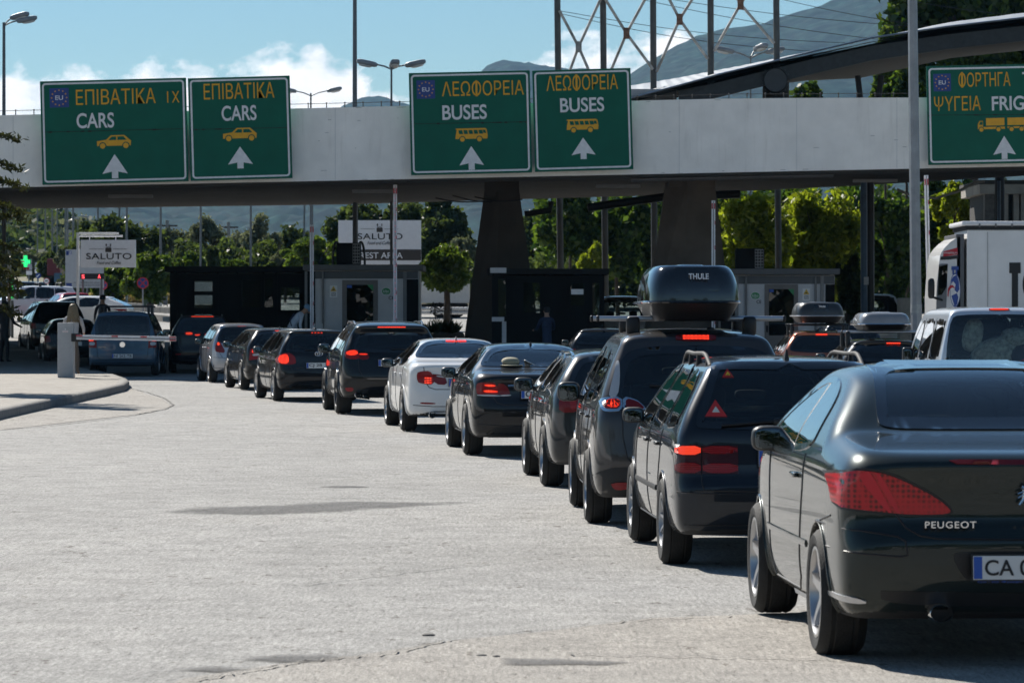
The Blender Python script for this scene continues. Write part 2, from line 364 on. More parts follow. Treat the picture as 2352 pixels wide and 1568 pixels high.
class Hull:
    def __init__(s, side, sec, plan, L, Wd, H, wheels, Ra, belt, taper=0.10, k1=0.09, k2=0.14, arch_w=0.3, it=3):
        s.L, s.W, s.H, s.wheels, s.Ra, s.belt, s.taper, s.k1, s.k2, s.aw = L, Wd, H, wheels, Ra, belt, taper, k1, k2, arch_w
        s.ts = Tab(chaikin(side, it), (-.4, -.1), (L + .4, H + .4)); s.tc = Tab(chaikin(sec, it), (-.1, -.1), (Wd / 2 + .4, H + .4))
        s.tp = Tab(chaikin(plan, it), (-.1, -.4), (Wd / 2 + .4, L + .4))
    def body(s, p):
        ax = np.abs(p[:, 0]); y = p[:, 1]; z = p[:, 2]
        tt = np.clip((z - s.belt + .1) / (s.H - s.belt), 0, 1)
        yc = (y - s.L * .5) / (s.L * .5)
        axp = ax * (1 + s.taper * tt * yc * yc)
        return smax(smax(s.tc(ax, z), s.ts(y, z), s.k1), s.tp(axp, y), s.k2)
    def cav(s, p):
        ax = np.abs(p[:, 0]); c = np.full(len(p), 9.0)
        for (yw, zw) in s.wheels:
            c = np.minimum(c, np.sqrt((p[:, 1] - yw) ** 2 + (p[:, 2] - zw) ** 2) - s.Ra)
        return np.maximum(c, s.W / 2 - s.aw - ax)
    def f(s, p): return np.maximum(s.body(p), -s.cav(p))
    def grad(s, p, fn=None, e=0.02):
        fn = fn or s.f; g = np.empty_like(p)
        for i in range(3):
            q = p.copy(); q[:, i] += e; r = p.copy(); r[:, i] -= e; g[:, i] = (fn(q) - fn(r)) / (2 * e)
        return g
    def mesh(s, h):
        lo = np.array([-s.W / 2 - .1, -.12, .05]); hi = np.array([s.W / 2 + .1, s.L + .12, s.H + .12])
        n = ((hi - lo) / h).astype(int) + 2
        ax = [lo[i] + h * np.arange(n[i]) for i in range(3)]
        X, Y, Z = np.meshgrid(*ax, indexing='ij'); p = np.stack([X.ravel(), Y.ravel(), Z.ravel()], 1)
        Fv = s.f(p).reshape(n)
        V, Q = surfnet(Fv, lo, h)
        for _ in range(3):
            d = s.f(V); g = s.grad(V, e=.004); st = d / np.maximum((g * g).sum(1), .2)
            V = V - g * np.clip(st, -h * .6, h * .6)[:, None]
        nb = s.grad(V, s.body); nb /= np.maximum(np.linalg.norm(nb, axis=1), 1e-6)[:, None]
        cavz = (-s.cav(V)) > s.body(V) - .004
        g = s.grad(V, e=.01); g /= np.maximum(np.linalg.norm(g, axis=1), 1e-6)[:, None]
        nb[cavz] = g[cavz]
        return V, Q, nb, cavz
    def trace(s, o, d, n=60):
        t = np.zeros(len(o))
        for _ in range(n):
            v = s.body(o + d * t[:, None]); t += np.clip(v, -.05, .5) * .8
        q = o + d * t[:, None]
        return q, np.abs(s.body(q)) < .012
def surfnet(Fv, lo, h):
    ins = Fv < 0; nx, ny, nz = Fv.shape
    acc = np.zeros((nx - 1, ny - 1, nz - 1, 3)); cnt = np.zeros((nx - 1, ny - 1, nz - 1))
    sl = lambda o, a: tuple(slice(o[i], (Fv.shape[i] - 1 + o[i]) if i != a else (Fv.shape[i] - 1)) for i in range(3))
    for a in range(3):
        b, c = [i for i in range(3) if i != a]
        for ob in (0, 1):
            for oc in (0, 1):
                o0 = [0, 0, 0]; o0[b] = ob; o0[c] = oc; o1 = list(o0); o1[a] = 1
                s0 = tuple(slice(o0[i], Fv.shape[i] - 1 + o0[i]) for i in range(3)); s1 = tuple(slice(o1[i], Fv.shape[i] - 1 + o1[i]) for i in range(3))
                f0, f1 = Fv[s0], Fv[s1]; x = (f0 < 0) != (f1 < 0)
                t = np.where(x, f0 / np.where(x, f0 - f1, 1), 0)
                for i in range(3):
                    acc[..., i] += np.where(x, (t if i == a else o0[i]), 0)
                cnt += x
    act = cnt > 0; idx = np.full(act.shape, -1); idx[act] = np.arange(act.sum())
    I = np.argwhere(act); V = lo + h * (I + acc[act] / cnt[act][:, None])
    Qs = []
    for a in range(3):
        b, c = (a + 1) % 3, (a + 2) % 3
        s0 = [slice(None)] * 3; s1 = [slice(None)] * 3; s0[a] = slice(0, -1); s1[a] = slice(1, None)
        x = ins[tuple(s0)] != ins[tuple(s1)]
        J = np.argwhere(x); J = J[(J[:, b] > 0) & (J[:, c] > 0) & (J[:, b] < Fv.shape[b] - 1) & (J[:, c] < Fv.shape[c] - 1)]
        fl = ins[tuple(s0)][tuple(J.T)]
        def at(db, dc):
            K = J.copy(); K[:, b] += db; K[:, c] += dc; return idx[tuple(K.T)]
        q = np.stack([at(-1, -1), at(0, -1), at(0, 0), at(-1, 0)], 1)
        q[~fl] = q[~fl][:, ::-1]; Qs.append(q)
    Q = np.concatenate(Qs); return V, Q[(Q >= 0).all(1)]
def resample(poly, res, closed=True):
    o = []; n = len(poly)
    for i in range(n if closed else n - 1):
        a = poly[i]; b = poly[(i + 1) % n]; k = max(1, int(math.ceil(math.hypot(b[0] - a[0], b[1] - a[1]) / res)))
        for j in range(k): o.append((a[0] + (b[0] - a[0]) * j / k, a[1] + (b[1] - a[1]) * j / k))
    if not closed: o.append(tuple(poly[-1]))
    return o
def area2(p): return sum(a[0] * b[1] - b[0] * a[1] for a, b in zip(p, p[1:] + p[:1])) / 2
def inset(poly, d):
    p = list(poly) if area2(poly) > 0 else list(poly)[::-1]; o = []; n = len(p)
    for i in range(n):
        a, b, c = Vector(p[i - 1]), Vector(p[i]), Vector(p[(i + 1) % n])
        e1 = (b - a); e2 = (c - b)
        if e1.length < 1e-9 or e2.length < 1e-9: o.append(p[i]); continue
        n1 = Vector((-e1.y, e1.x)).normalized(); n2 = Vector((-e2.y, e2.x)).normalized(); m = n1 + n2
        if m.length < 1e-6: o.append(p[i]); continue
        m.normalize(); o.append(tuple(b + m * (d / max(.4, m.dot(n1)))))
    return o
def tri_region(poly, res, hole=None):
    pts = []; edges = []
    for pl in ([poly] + ([hole] if hole else [])):
        r = resample(pl, res); b = len(pts); pts += r; edges += [(b + i, b + (i + 1) % len(r)) for i in range(len(r))]
    A = np.array(poly); lo, hi = A.min(0), A.max(0)
    gx, gy = np.meshgrid(np.arange(lo[0] + res * .5, hi[0], res), np.arange(lo[1] + res * .5, hi[1], res)); gx = gx.ravel(); gy = gy.ravel()
    sd = sd2(poly, gx, gy); ok = sd < -res * .45
    if hole: ok &= sd2(hole, gx, gy) > res * .45
    pts += list(zip(gx[ok], gy[ok]))
    v, e, f, *_ = delaunay_2d_cdt([Vector(p) for p in pts], edges, [], 0, 1e-6)
    V = np.array([tuple(p) for p in v]); T = np.array([t for t in f if len(t) == 3])
    c = V[T].mean(1); k = sd2(poly, c[:, 0], c[:, 1]) < 0
    if hole: k &= sd2(hole, c[:, 0], c[:, 1]) > 0
    return V, T[k]
VIEWS = {'rear': lambda a, b: ((a, np.full_like(a, -.6), b), (0, 1, 0)), 'front': lambda a, b: ((a, np.full_like(a, 7.0), b), (0, -1, 0)),
         'left': lambda a, b: ((np.full_like(a, -1.6), a, b), (1, 0, 0)), 'right': lambda a, b: ((np.full_like(a, 1.6), a, b), (-1, 0, 0)),
         'top': lambda a, b: ((a, b, np.full_like(a, 2.6)), (0, 0, -1))}
class Car:
    """one vehicle: an Empty at the middle of its rear end on the ground; local x right, y forward, z up"""
    def __init__(s, name, label, cat, hull, loc, head, paint_m, res=0.035, group=None, dk_z=0.0, wins=(), zb=0.2):
        s.h = hull; s.root = empty(name, loc, (0, 0, head), label, cat, group)
        s.Mi = (Matrix.Translation(loc) @ Matrix.Rotation(head, 4, 'Z')).inverted(); s.pm = paint_m
        s.sets = {}
        V, Q, Nn, cavz = hull.mesh(res)
        C = V[Q].mean(1); Nq = Nn[Q].mean(1)
        keep = np.ones(len(Q), bool)
        for view, poly in wins:
            pl = inset(poly, .022)
            if view in ('left', 'right'):
                ss = -1 if view == 'left' else 1
                k = (C[:, 0] * ss > .2) & (Nq[:, 0] * ss > .3) & inpoly(pl, C[:, 1], C[:, 2])
            elif view == 'rear': k = (Nq[:, 1] < -.15) & (C[:, 1] < hull.L * .5) & inpoly(pl, C[:, 0], C[:, 2])
            else: k = (Nq[:, 1] > .15) & (C[:, 1] > hull.L * .5) & inpoly(pl, C[:, 0], C[:, 2])
            keep &= ~k
        mi = (cavz[Q].sum(1) >= 3) | ((Nq[:, 2] < -.75) & (C[:, 2] < zb + .15)) | (C[:, 2] < dk_z)
        Q = Q[keep]; mi = mi[keep].astype(int)
        u = np.unique(Q); rm = np.full(len(V), -1); rm[u] = np.arange(len(u))
        np_mesh("body", V[u], rm[Q], [paint_m, dark], s.root, True, Nn[u], mi)
        s.tail = None
    def rp(s, pts, yl, cr=None):
        """picture measurements -> (x, z) on this car's own plane y = yl"""
        o = s.Mi @ Vector((0, 0, CAMH)); r = []
        for px, py in pts:
            if cr: px, py = cr[0] + px * cr[2], cr[1] + py * cr[2]
            d = s.Mi.to_3x3() @ Vector(((px - CX) / F, 1, (HY - py) / F)); t = (yl - o.y) / d.y; q = o + d * t
            r.append((q.x, q.z))
        return r
    def patch(s, name, poly, view, m, off=.004, res=.05, hole=None, parent=None, thick=.012, sm=2, mirror=False):
        if sm: poly = chaikin(poly, sm)
        if view == 'rear': cl_ = s.h.W / 2 - .055; poly = [(max(-cl_, min(cl_, a)), b) for a, b in poly]
        if mirror: poly = [(-a, b) for a, b in poly]; hole = [(-a, b) for a, b in hole] if hole else None
        V2, T = tri_region(poly, res, hole)
        o, d = VIEWS[view](V2[:, 0], V2[:, 1]); o = np.stack(o, 1); D = np.tile(np.array(d, float), (len(o), 1))
        q, ok = s.h.trace(o, D); T = T[ok[T].all(1)]
        if len(T) == 0: print("patch missed", name, view); return None
        n = s.h.grad(q, s.h.body); n /= np.maximum(np.linalg.norm(n, axis=1), 1e-6)[:, None]
        top = q + n * off; bot = q - n * thick
        fn = np.cross(top[T[:, 1]] - top[T[:, 0]], top[T[:, 2]] - top[T[:, 0]]); fl = (fn * n[T[:, 0]]).sum(1) < 0
        T[fl] = T[fl][:, ::-1]
        ed = np.concatenate([T[:, [0, 1]], T[:, [1, 2]], T[:, [2, 0]]]); key = {}
        for a, b in ed: key[(a, b)] = 1
        bd = [(a, b) for (a, b) in key if (b, a) not in key]; nv = len(V2)
        tris = [tuple(t) for t in T]
        for a, b in bd: tris += [(b, a, a + nv), (b, a + nv, b + nv)]
        Va = np.concatenate([top, bot]); Ta = np.array(tris); u = np.unique(Ta); rm = np.full(len(Va), -1); rm[u] = np.arange(len(u))
        ob = np_mesh(name, Va[u], rm[Ta], m, parent or s.root, True)
        ob.data.set_sharp_from_angle(angle=R(50))
        return ob
    def window(s, name, poly, view, g, frit=.035, fm=None, res=.06, sm=2):
        po = chaikin(poly, sm)
        s.patch(name, inset(po, .012), view, g, off=.003, res=res, sm=0, thick=.004)
        if frit: s.patch("window_trim", inset(po, -.006), view, fm or blackg, off=.006, res=res * .7, hole=inset(po, frit), sm=0, thick=.02)
    def onhull(s, pts, view):
        A = np.array(pts, float); o, d = VIEWS[view](A[:, 0], A[:, 1]); o = np.stack(o, 1)
        q, ok = s.h.trace(o, np.tile(np.array(d, float), (len(o), 1))); n = s.h.grad(q, s.h.body); n /= np.maximum(np.linalg.norm(n, axis=1), 1e-6)[:, None]
        return q, n, ok
    def line(s, mb, pts, view, r=.004, off=0.0, step=.05, flat=None, closed=False):
        p = resample(pts, step, closed)
        if closed: p.append(p[0])
        q, n, ok = s.onhull(p, view); q = q + n * off
        q = [tuple(v) for v, k in zip(q, ok) if k]
        if len(q) > 1: mb.tube(q, r, 6, True, flat)
    def wheels_(s, Rw, wd=.21, rim=.66, spokes=5, m=None, track=None, wide=.12):
        t = s.h.W / 2 - .02 if track is None else track
        tyre = MB(); ro = Rw; ri = Rw * rim
        prof = [(ri, -wd / 2 + .012), (ri + .02, -wd / 2), (ro - .035, -wd / 2 - .004), (ro - .01, -wd / 2 + .02), (ro, -wd / 2 + .045), (ro - .006, -.045), (ro, -.04), (ro, .04), (ro - .006, .045), (ro, wd / 2 - .045), (ro - .01, wd / 2 - .02), (ro - .035, wd / 2 + .004), (ri + .02, wd / 2), (ri, wd / 2 - .012)]
        axis = Matrix.Rotation(R(-90), 4, 'Y'); tyre.lathe(prof, 40, axis)
        rm = MB(); rm.mi = 0
        rm.lathe([(ri + .004, wd / 2 - .005), (ri - .012, wd / 2 - .004), (ri - .022, wd / 2 - .03), (ri - .03, -wd / 2 + .02)], 36, axis)
        rm.lathe([(.0, wd / 2 - .028), (.05, wd / 2 - .03), (.062, wd / 2 - .045), (.06, wd / 2 - .08)], 18, axis)
        for k in range(spokes):
            a = 2 * math.pi * k / spokes; rot = Matrix.Rotation(a, 4, 'X')
            w0, w1 = wide * .55 * ri / .21, wide * .42 * ri / .21
            vs = []
            for (rr, w, dp) in ((.045, w0, wd / 2 - .035), (ri * .6, w1 * .8, wd / 2 - .02), (ri - .01, w1, wd / 2 - .012)):
                for sx in (-1, 1):
                    for dd in (0, -.03): vs.append(rot @ Vector((-(dp + dd), sx * w / 2, rr)))
            fs = [(0, 2, 6, 4), (4, 6, 10, 8), (0, 4, 5, 1), (4, 8, 9, 5), (2, 3, 7, 6), (6, 7, 11, 10), (1, 5, 7, 3), (5, 9, 11, 7)]
            rm.add(vs, fs)
        rm.mi = 1; rm.lathe([(.0, wd / 2 - .10), (ri - .02, wd / 2 - .10)], 24, axis)
        first = None
        for (yw, zw) in s.h.wheels:
            for sx in (-1, 1):
                w = empty("wheel", (sx * (t - wd / 2), yw, Rw), (0, 0, 0 if sx < 0 else math.pi), parent=s.root)
                if first is None:
                    a = tyre.build("tyre", rubber, w, smooth=35); b = rm.build("rim", [m or alloy, dark], w, smooth=35); first = (a, b)
                else:
                    for q in first:
                        c = q.copy(); c.parent = w; COL.objects.link(c)
    def mirrors(s, y, z, d=(.2, .1, .15), m=None, x=None, both=True, e=.62):
        d = (d[0] * .8, d[1] * .85, d[2] * .86)
        x = x if x is not None else s.h.W / 2 - .06
        for sx in ((-1, 1) if both else (-1,)):
            mb = MB(); mb.sup((sx * (x + d[0] / 2 - .02), y, z), (d[0], d[1], d[2]), e, n=20)
            mb.tube([(sx * (x - .12), y + .02, z - d[2] * .35), (sx * (x + .03), y, z - d[2] * .25)], [.035, .022], 8)
            b = mb.build("wing_mirror", m or black, s.root, smooth=60)
            g = MB(); g.sup((sx * (x + d[0] / 2 - .02), y - d[1] / 2 + .004, z), (d[0] * .84, .012, d[2] * .80), .45, n=20); g.build("mirror_glass", mirror_m, b)
    def plate(s, txt, x, y, z, blue=True, wd=.52, ht=.112, tilt=4):
        mb = MB(); mb.mi = 0; mb.box((0, 0, 0), (wd, .008, ht), bev=.003)
        if blue: mb.mi = 1; mb.box((-wd / 2 + .022, -.0045, 0), (.04, .004, ht - .008))
        mb.mi = 2; mb.box((0, .006, 0), (wd + .016, .008, ht + .016))
        p = mb.build("number_plate", [platew, plateb, black], s.root, (x, y, z), (R(-tilt), 0, 0), smooth=0)
        if txt:
            tw = min(.053 * len(txt), wd - .08)
            text("plate_lettering", txt, tw, .075, ink, p, (-wd / 2 + .055, -.006, 0), depth=.003, align='L', bold=.012)
        return p
    def lights(s, polys, mats_, view='rear', off=.012, res=.03, base=red_dk, sm=2, mirror=True):
        for mi in ((False, True) if mirror else (False,)):
            b = s.patch("taillight", polys[0], view, base, off, res, mirror=mi, sm=sm)
            for pl, m in zip(polys[1:], mats_): s.patch("lamp_segment", pl, view, m, off + .004, res * .8, mirror=mi, parent=b, sm=1)
    def seats(s, yf, zf=.55, rear=True, wx=.38, hz=None):
        mb = MB(); hz = hz or zf + .62
        for sx in (-1, 1):
            mb.sup((sx * wx, yf, zf + .22), (.5, .2, .66), .5, rotm(rx=-14)); mb.sup((sx * wx, yf - .06, hz), (.27, .11, .2), .5)
            mb.tube([(sx * wx - .06, yf - .05, hz - .2), (sx * wx - .06, yf - .05, hz)], .008); mb.tube([(sx * wx + .06, yf - .05, hz - .2), (sx * wx + .06, yf - .05, hz)], .008)
        if rear:
            mb.sup((0, yf - .85, zf + .14), (1.25, .2, .62), .35, rotm(rx=-16))
            for sx in (-1, 1): mb.sup((sx * .36, yf - .93, zf + .5), (.27, .1, .15), .5)
        mb.box((0, yf + .95, zf + .16), (1.3, .4, .2), bev=.05); mb.sup((0, yf + .45, hz + .02), (.24, .03, .07), .5)
        mb.tube([( -wx + .18 * math.cos(a), yf + .55, zf + .3 + .17 * math.sin(a)) for a in np.linspace(0, 6.283, 17)], .014, 6)
        mb.build("seats", cloth, s.root, smooth=60)
    def gaps(s, lines):
        for view, pts in lines:
            mb = MB(); s.line(mb, pts, view, .0058, -.0005)
            if mb.v: mb.build("panel_gap", ink, s.root)
    def handles(s, ys, z, m=None):
        for y in ys:
            for sx, vw in ((-1, 'left'), (1, 'right')):
                q, n, ok = s.onhull([(y, z)], vw)
                mb = MB(); mb.sup(q[0] + n[0] * .014, (.03, .19, .032), .6); mb.build("door_handle", m or s.pm, s.root)
    def arch_lips(s, m=None, r=.009, dr=0.012):
        for (yw, zw) in s.h.wheels:
            for vw in ('left', 'right'):
                a = np.linspace(R(-18), R(198), 34); mb = MB()
                s.line(mb, [(yw + (s.h.Ra + dr) * math.cos(t), zw + (s.h.Ra + dr) * math.sin(t)) for t in a], vw, r, .0, step=.2)
                mb.build("arch_lip", m or s.pm, s.root, smooth=60)
    def rails(s, x, y0, y1, m=None, h=.05, r=.014, feet=(0, .5, 1)):
        ys = np.linspace(y0, y1, 15); 
        for sx in (-1, 1):
            q, n, ok = s.onhull([(sx * x * (1 - .03 * abs(2 * i / 14 - 1)), y) for i, y in enumerate(ys)], 'top'); mb = MB()
            pts = [Vector(q[i]) + Vector((0, 0, h * min(1, 6 * min(i, 14 - i) / 14) + (.0 if 0 < i < 14 else -.01))) for i in range(15)]
            mb.tube(pts, r, 8)
            for t in feet:
                i = int(round(t * 12)) + 1; mb.tube([Vector(q[i]) - Vector((0, 0, .02)), pts[i]], [r * 1.5, r], 8)
            mb.build("roof_rail", m or black, s.root, smooth=60)
    def bars(s, ys, half, z, m, foot_m=None, foot=(.07, .12, .12), fx=None):
        for y in ys:
            mb = MB(); mb.mi = 0; mb.tube([(-half, y, z), (half, y, z)], .024, 10, flat=None)
            fx_ = fx or half - .12
            mb.mi = 1
            for sx in (-1, 1):
                q, n, ok = s.onhull([(sx * fx_, y)], 'top'); zz = q[0][2] if ok[0] else z - .12
                mb.sup((sx * fx_, y, (z + zz) / 2 - .005), (foot[0], foot[1], max(.05, z - zz + .05)), .45)
                mb.sup((sx * half, y, z), (.03, .055, .055), .6)
            mb.build("roof_bar", [m, foot_m or black], s.root, smooth=50)
    def fin(s, x, y, m=None, hgt=.07, mast=0):
        q, n, ok = s.onhull([(x, y)], 'top'); z = q[0][2]; mb = MB()
        if mast:
            mb.sup((x, y, z + .01), (.07, .1, .05), .8); mb.tube([(x, y, z + .02), (x, y - mast * .35, z + mast)], [.006, .003], 6)
        else:
            mb.add([(x - .018, y - .05, z - .01), (x + .018, y - .05, z - .01), (x + .018, y + .12, z - .01), (x - .018, y + .12, z - .01), (x - .005, y - .04, z + hgt), (x + .005, y - .04, z + hgt)],
                   [(0, 1, 5, 4), (1, 2, 5), (2, 3, 4, 5), (3, 0, 4), (0, 3, 2, 1)])
        mb.build("antenna", m or black, s.root, smooth=60)
    def wiper(s, a, b, view='rear'):
        mb = MB(); s.line(mb, [a, b], view, .009, .022, step=.08); q, n, ok = s.onhull([b], view); mb.sup(q[0] + n[0] * .015, (.06, .05, .05), .8)
        mb.build("wiper", black, s.root)
    def exhaust(s, x, y, z, r=.04, flat=1.0):
        mb = MB(); mb.mi = 0; mx_ = Matrix.Translation((x, y, z)) @ Matrix.Rotation(R(90), 4, 'X') @ Matrix.Diagonal((1 / flat, flat, 1, 1))
        mb.lathe([(r, -.15), (r, .02), (r * .9, .03), (r * .82, .01), (r * .82, -.14)], 20, mx_); mb.mi = 1; mb.lathe([(0, -.1), (r * .83, -.1)], 20, mx_)
        mb.build("exhaust_pipe", [chrome, ink], s.root)
def place(px_r, y_r, px_f, wb, oh, Wd, head=None):
    """tyre contact marks in the picture -> root position and heading of the car"""
    Yr = ground_Y(y_r); Xr = (px_r - CX) / F * Yr; th = 0.0
    if head is None:
        for _ in range(40):
            Yf = Yr + wb * math.cos(th); Xf = (px_f - CX) / F * Yf
            th = math.asin(max(-.5, min(.5, (Xr - Xf) / wb)))
    else: th = head
    x = Xr + (Wd / 2 - .02) * math.cos(th) + oh * math.sin(th); y = Yr + (Wd / 2 - .02) * math.sin(th) - oh * math.cos(th)
    return Vector((x, y, gz(Yr + wb / 2))), th
def std_sec(Wd, H, zb, belt, roofw, sh=.72, tuck=.06, crown=.035, shoulder=.03):
    w = Wd / 2
    return [(-1, zb), (-1, zb), (w - .16, zb), (w - .07, zb + .03), (w - tuck * .5, zb + .14), (w, .46), (w, sh), (w - shoulder, belt - .03), (w - shoulder - .03, belt + .03),
            (roofw + .04, H - .16), (roofw - .02, H - .075), (roofw - .14, H - crown), (roofw * .4, H - .005), (-1, H + .005), (-1, H + .005)]
def std_plan(Wd, L, rc=.22, rb=.03, fc=.6):
    w = Wd / 2
    return [(-1, 0), (-1, 0), (w * .45, rb * .25), (w - rc * .9, rb), (w - .05, rb + rc * .45), (w - .008, rb + rc * 1.3), (w, .9), (w, L - 1.5), (w - .03, L - .8), (w - .12, L - fc * .55), (w - .38, L - .1), (w - .6, L - .01), (-1, L), (-1, L)]
C3 = (401.9, 660.4, .29296); C4 = (976.2, 689.1, .36613); C5 = (1378.2, 746.5, .40272); C6 = (1665.3, 775.2, .50573)
CL = (0, 660.4, .20871); CR = (1665.3, 660.4, .19532); CV = (2009.8, 677.6, .14551)
# ------------------------------------------------------------------ the vehicles
def rpx(loc, head, pts, yl, cr=None):
    Mi = (Matrix.Translation(loc) @ Matrix.Rotation(head, 4, 'Z')).inverted(); o = Mi @ Vector((0, 0, CAMH)); r = []
    for px, py in pts:
        if cr: px, py = cr[0] + px * cr[2], cr[1] + py * cr[2]
        d = Mi.to_3x3() @ Vector(((px - CX) / F, 1, (HY - py) / F)); t = (yl - o.y) / d.y; q = o + d * t
        r.append((q.x, q.z))
    return r
def sym(left): return left + [(-x, z) for x, z in reversed(left)]
def wind_shield(H, belt, rw, bw): return sym([(-.2, H - .1), (-rw + .06, H - .13), (-bw + .05, belt + .08), (-bw + .1, belt + .02)])
QUEUE = "vehicles queuing in the left lane"
RIGHT = "vehicles queuing in the right lane"

# --- 1 dark green-grey coupe cabriolet, nearest
def coupe():
    Wd, L, H, wb, oh = 1.85, 4.36, 1.47, 2.605, .87
    loc, hd = place(1866, 1502, 1727, wb, oh, Wd)
    side = [(.3, .2), (.12, .26), (.04, .36), (.0, .48), (.0, .6), (.012, .655), (.075, .685), (.115, .71), (.10, .84), (.055, .955), (.045, .985), (.06, 1.005), (.16, 1.03), (.45, 1.06), (.8, 1.09), (.93, 1.105), (1.0, 1.13), (1.25, 1.28), (1.55, 1.40), (1.9, 1.465), (2.25, 1.485), (2.6, 1.44), (3.1, 1.21), (3.5, .98), (3.9, .86), (4.2, .72), (4.34, .55), (4.36, .4), (4.3, .25), (4.1, .19), (2, .17)]
    hull = Hull(side, std_sec(Wd, H, .19, .97, .60, shoulder=.025), std_plan(Wd, L, rc=.27, rb=.045), L, Wd, H, [(oh, .315), (oh + wb, .315)], .342, .97, k1=.10, k2=.18)
    sw = [(1.42, 1.0), (1.47, 1.14), (1.66, 1.29), (2.0, 1.355), (2.35, 1.355), (2.75, 1.24), (3.1, 1.06), (3.2, .985), (2.4, .975)]
    rw = sym([(-.28, 1.462), (-.44, 1.445), (-.505, 1.38), (-.55, 1.17), (-.535, 1.128), (-.3, 1.122)])
    ws = wind_shield(H, .98, .6, .78)
    c = Car("coupe_car", "dark green-grey coupe cabriolet with dotted almond tail lights, nearest of the queue", "car", hull, loc, hd, paint("paint_green_grey", (.016, .024, .023), .5, .32), .022, QUEUE,
            wins=[('left', sw), ('right', sw), ('rear', rw), ('front', ws)])
    q = lambda pts, yl=.15: rpx(loc, hd, pts, yl, C6)
    for v in ('left', 'right'): c.window("side_window", sw, v, glass_mid, frit=.028, res=.045)
    c.window("rear_window", rw, 'rear', glass_mid, frit=.05, res=.045); c.window("windscreen", ws, 'front', glass_clear, frit=.05, res=.08)
    tl = [(493, 700), (500, 655), (530, 625), (585, 607), (640, 603), (720, 613), (830, 658), (960, 728), (1018, 778), (1012, 797), (900, 801), (780, 797), (640, 782), (508, 767)]
    s1 = [(590, 640), (640, 606), (690, 606), (735, 690), (790, 790), (748, 792), (690, 730)]
    s2 = [(668, 612), (715, 612), (800, 795), (765, 796)]
    rim = [(494, 700), (500, 660), (520, 700), (530, 745), (640, 772), (640, 781), (508, 767)]
    for mi in (False, True): c.patch("lamp_surround", inset(q(tl, .16), -.012), 'rear', ink, .004, .03, mirror=mi, sm=1)
    c.lights([q(tl, .16), q([(600, 625), (640, 606), (662, 607), (760, 793), (735, 792)], .14), q([(672, 610), (705, 612), (800, 796), (775, 796)], .13)], [red_dot2, red_dot2], base=red_dot, off=.008, sm=1)
    pl = q([(1040, 1000), (1052, 978), (1100, 972)], .02) + [(0, q([(1382, 970)], .02)[0][1])]
    bt = q([(1382, 1116), (1115, 1112), (1075, 1070)], .02); bt[0] = (0, bt[0][1])
    c.patch("plate_recess", sym([p for p in (pl + bt)][0:4][::-1] and ([pl[3]] + pl[2::-1] + bt[::-1][:2] + [bt[0]])), 'rear', black, .003, sm=1)
    zc = q([(1382, 1042)], 0)[0][1]
    c.plate("CA 09", 0, -.02, zc)
    text("dealer_strip", "София Франс Ауто", .3, .012, plateb, c.root, (-.09, -.03, zc - .066), depth=.002)
    gb = q([(710, 1155), (725, 1150), (1382, 1160), (1382, 1222), (900, 1218), (722, 1200)], .05); gb[2] = (0, gb[2][1]); gb[3] = (0, gb[3][1])
    c.patch("lower_grille", sym([gb[3], gb[4], gb[5], gb[0], gb[1], gb[2]][::-1]), 'rear', black, .003, sm=1)
    rf = q([(505, 1185), (530, 1178), (600, 1180), (662, 1203), (600, 1210), (530, 1200)], .1)
    for mi in (False, True): c.patch("bumper_reflector", rf, 'rear', silverp, .008, .03, mirror=mi, sm=1)
    ex = q([(967, 1243)], .1)[0]; c.exhaust(ex[0], .02, ex[1], .052, 1.35 ** -.5)
    bi = q([(1025, 560), (1060, 556), (1382, 556), (1382, 578), (1060, 574)], .05); bi[2] = (0, bi[2][1]); bi[3] = (0, bi[3][1])
    c.patch("brake_light", sym([bi[3], bi[4], bi[0], bi[1], bi[2]][::-1]), 'rear', red_dk, .003, .03, sm=0)
    bx = q([(905, 848), (1138, 848)], .1); x0, x1 = bx[0][0], bx[1][0]
    text("maker_lettering", "PEUGEOT", x1 - x0, .032, chrome, c.root, ((x0 + x1) / 2, .085, bx[0][1]), depth=.012, bold=.01, spacing=1.15)
    lz = q([(1382, 715)], .1)[0][1]; mb = MB()      # a small standing-beast emblem
    for a, b, r0, r1 in (((-.012, .04), (.012, .03), .012, .012), ((.012, .03), (.004, -.01), .012, .013), ((.004, -.01), (-.022, -.045), .011, .007), ((.004, -.01), (.022, -.048), .011, .007), ((.008, .02), (-.03, .008), .008, .005), ((.01, .01), (-.028, -.012), .007, .005), ((.016, -.005), (.034, -.028), .005, .004)):
        mb.tube([(a[0], .075, lz + a[1]), (b[0], .075, lz + b[1])], [r0, r1], 8)
    mb.build("badge", chrome, c.root)
    G = lambda pts, yl=.1: rpx(loc, hd, pts, yl, C6)
    lid = G([(640, 603), (700, 700), (770, 790), (820, 862), (880, 896), (960, 908)], .12) ; e = G([(1382, 912)], .12)[0][1]
    lid = lid + [(0, e)]; lidr = [(-x, z) for x, z in reversed(lid)]
    mbar = G([(478, 872), (640, 882), (790, 905), (826, 925), (835, 990), (800, 997), (640, 987), (490, 972)], .03)
    c.gaps([('rear', lid + lidr), ('rear', mbar + mbar[:1]), ('rear', [(-x, z) for x, z in mbar + mbar[:1]]),
            ('left', [(1.52, .98), (1.50, .80), (1.56, .55), (1.62, .34), (1.75, .27), (2.75, .27), (2.86, .4), (2.88, .7), (2.95, .95)]), ('right', [(1.52, .98), (1.50, .80), (1.56, .55), (1.62, .34), (1.75, .27), (2.75, .27), (2.86, .4), (2.88, .7), (2.95, .95)]),
            ('left', [(.45, .72), (.62, .70), (.78, .68)]), ('left', [(2.05, .98), (2.2, 1.34)])])
